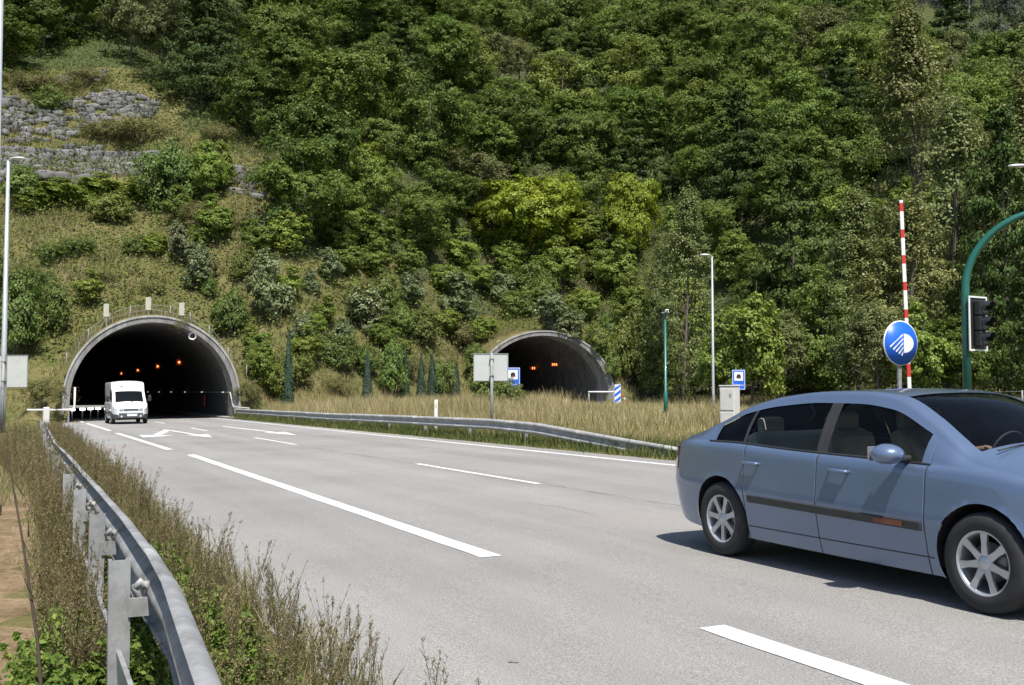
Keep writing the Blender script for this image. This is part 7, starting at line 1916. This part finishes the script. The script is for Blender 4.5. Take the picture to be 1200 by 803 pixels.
def near_r(n, g):
    u = 1.5 + 68 * g.uniform(0, 1, n) ** 1.6; v = g.uniform(.48, 1.58, n); return -u * sA + v * cA, u * cA + v * sA, g.uniform(.3, 1, n)
def dirt_tufts(n, g):
    u = g.uniform(1.5, 16, n); v = g.uniform(-4, -.0, n); m = np.sin(u * 2.1 + v * 3) + np.sin(v * 5 - u) > .1; u, v = u[m], v[m]; return -u * sA + v * cA, u * cA + v * sA, g.uniform(.2, .8, len(u))
stuff('verge_grass', [field(9000, near_l, .26, .009, .6, g, 4, .03), field(9000, near_r, .25, .009, .5, g, 4, .03)], HG)
stuff('straw_tufts', [field(6000, dirt_tufts, .10, .007, .9, g, 5, .03)], DG)
def nettles(n, g):
    u = g.uniform(1.9, 6.2, n); v = g.uniform(-.02, .40, n); m = np.sin(u * 3 + v * 4) * .4 + g.uniform(0, 1, len(u)) > .35; u, v = u[m], v[m]; return -u * sA + v * cA, u * cA + v * sA, np.clip(.6 + .4 * np.sin(u * 4) * np.cos(v * 6), .2, 1)
def nettles_r(n, g):
    u = g.uniform(1.9, 8.5, n); v = g.uniform(.5, 1.1, n); return -u * sA + v * cA, u * cA + v * sA, np.clip(.6 + .4 * np.sin(u * 4) * np.cos(v * 6), .2, 1)
stuff('leafy_ground_cover', [low_leaves(9000, nettles, .34, .042, g, .62), low_leaves(6500, nettles_r, .26, .04, g, .62)], WG)
# one tall dark dead stem stands out at the left
t = thing('dead_weed', 'single tall dark dry weed stem at lower left in front of the guardrail posts', 'weed', (*W(3.9, .06), tz(*W(3.9, .06))))
v, f = quadtube([(0, 0, 0), (.01, .01, .3), (-.03, .03, .6), (-.10, .05, .95), (-.16, .05, 1.25)], [.008, .007, .006, .004, .002], 5); parts = [(v, f, np.zeros(len(v)))]
for k in range(14):
    z_ = .25 + .07 * k; a = k * 2.4; b0 = np.array([-.03 * (z_ / .6) ** 1.8, .03, z_]); e = b0 + np.array([math.cos(a) * .035, math.sin(a) * .035, .06])
    v, f = quadtube([tuple(b0), tuple((b0 + e) / 2), tuple(e)], [.0025, .002, .001], 4); parts.append((v, f, np.zeros(len(v))))
V, F, A = merge(parts); link('stem', npmesh('stem', V, F, simple('dark_dry_stem', (.07, .05, .035), .9)), t)
SUN_EL, SKY_S, SUN_S, EXPO = 60, .09, 4.2, .74
# ================================================================== light, sky, camera
w = bpy.data.worlds.new('World'); SC.world = w; w.use_nodes = True; nt = w.node_tree
SUN_AZ = math.atan2(.26, -.97)       # direction towards the sun in the ground plane: behind the camera, a little to the right
sd = Vector((math.sin(SUN_AZ), math.cos(SUN_AZ), 0)).normalized(); EL = math.radians(SUN_EL)
bg = nt.nodes['Background']; sky = nt.nodes.new('ShaderNodeTexSky'); sky.sky_type = 'NISHITA'; sky.sun_disc = False
sky.sun_elevation = EL; sky.sun_rotation = SUN_AZ; sky.altitude = 250; sky.dust_density = 1.2; sky.ozone_density = 1.2
nt.links.new(sky.outputs[0], bg.inputs[0]); bg.inputs[1].default_value = SKY_S
ld = bpy.data.lights.new('sun', 'SUN'); ld.energy = SUN_S; ld.angle = math.radians(.53); ld.color = (1, .955, .88)
lo = bpy.data.objects.new('sun', ld); COL.objects.link(lo)
vec = Vector((sd.x * math.cos(EL), sd.y * math.cos(EL), math.sin(EL))); lo.rotation_euler = vec.to_track_quat('Z', 'Y').to_euler(); lo.location = (0, -20, 60)
cd = bpy.data.cameras.new('camera'); cam = bpy.data.objects.new('camera', cd); COL.objects.link(cam); SC.camera = cam
cam.location = (0, 0, HCAM); cam.rotation_euler = (PI / 2 + math.atan(57.5 / 1220), 0, 0)
cd.sensor_width = 36; cd.lens = 36 * 1220 / 1200; cd.clip_end = 3000; cd.clip_start = .05
vs_ = SC.view_settings; vs_.view_transform = 'Standard'; vs_.look = 'None'; vs_.gamma = 1; vs_.use_curve_mapping = False; vs_.exposure = EXPO
cy = SC.cycles; cy.max_bounces = 6; cy.diffuse_bounces = 3; cy.glossy_bounces = 3; cy.transmission_bounces = 4; cy.transparent_max_bounces = 8
cy.caustics_reflective = False; cy.caustics_refractive = False; cy.sample_clamp_indirect = 4
cy.use_adaptive_sampling = True; cy.adaptive_threshold = .02
try: cy.use_denoising = True; cy.denoiser = 'OPENIMAGEDENOISE'; cy.denoising_input_passes = 'RGB_ALBEDO_NORMAL'
except Exception: pass
SC.render.film_transparent = False
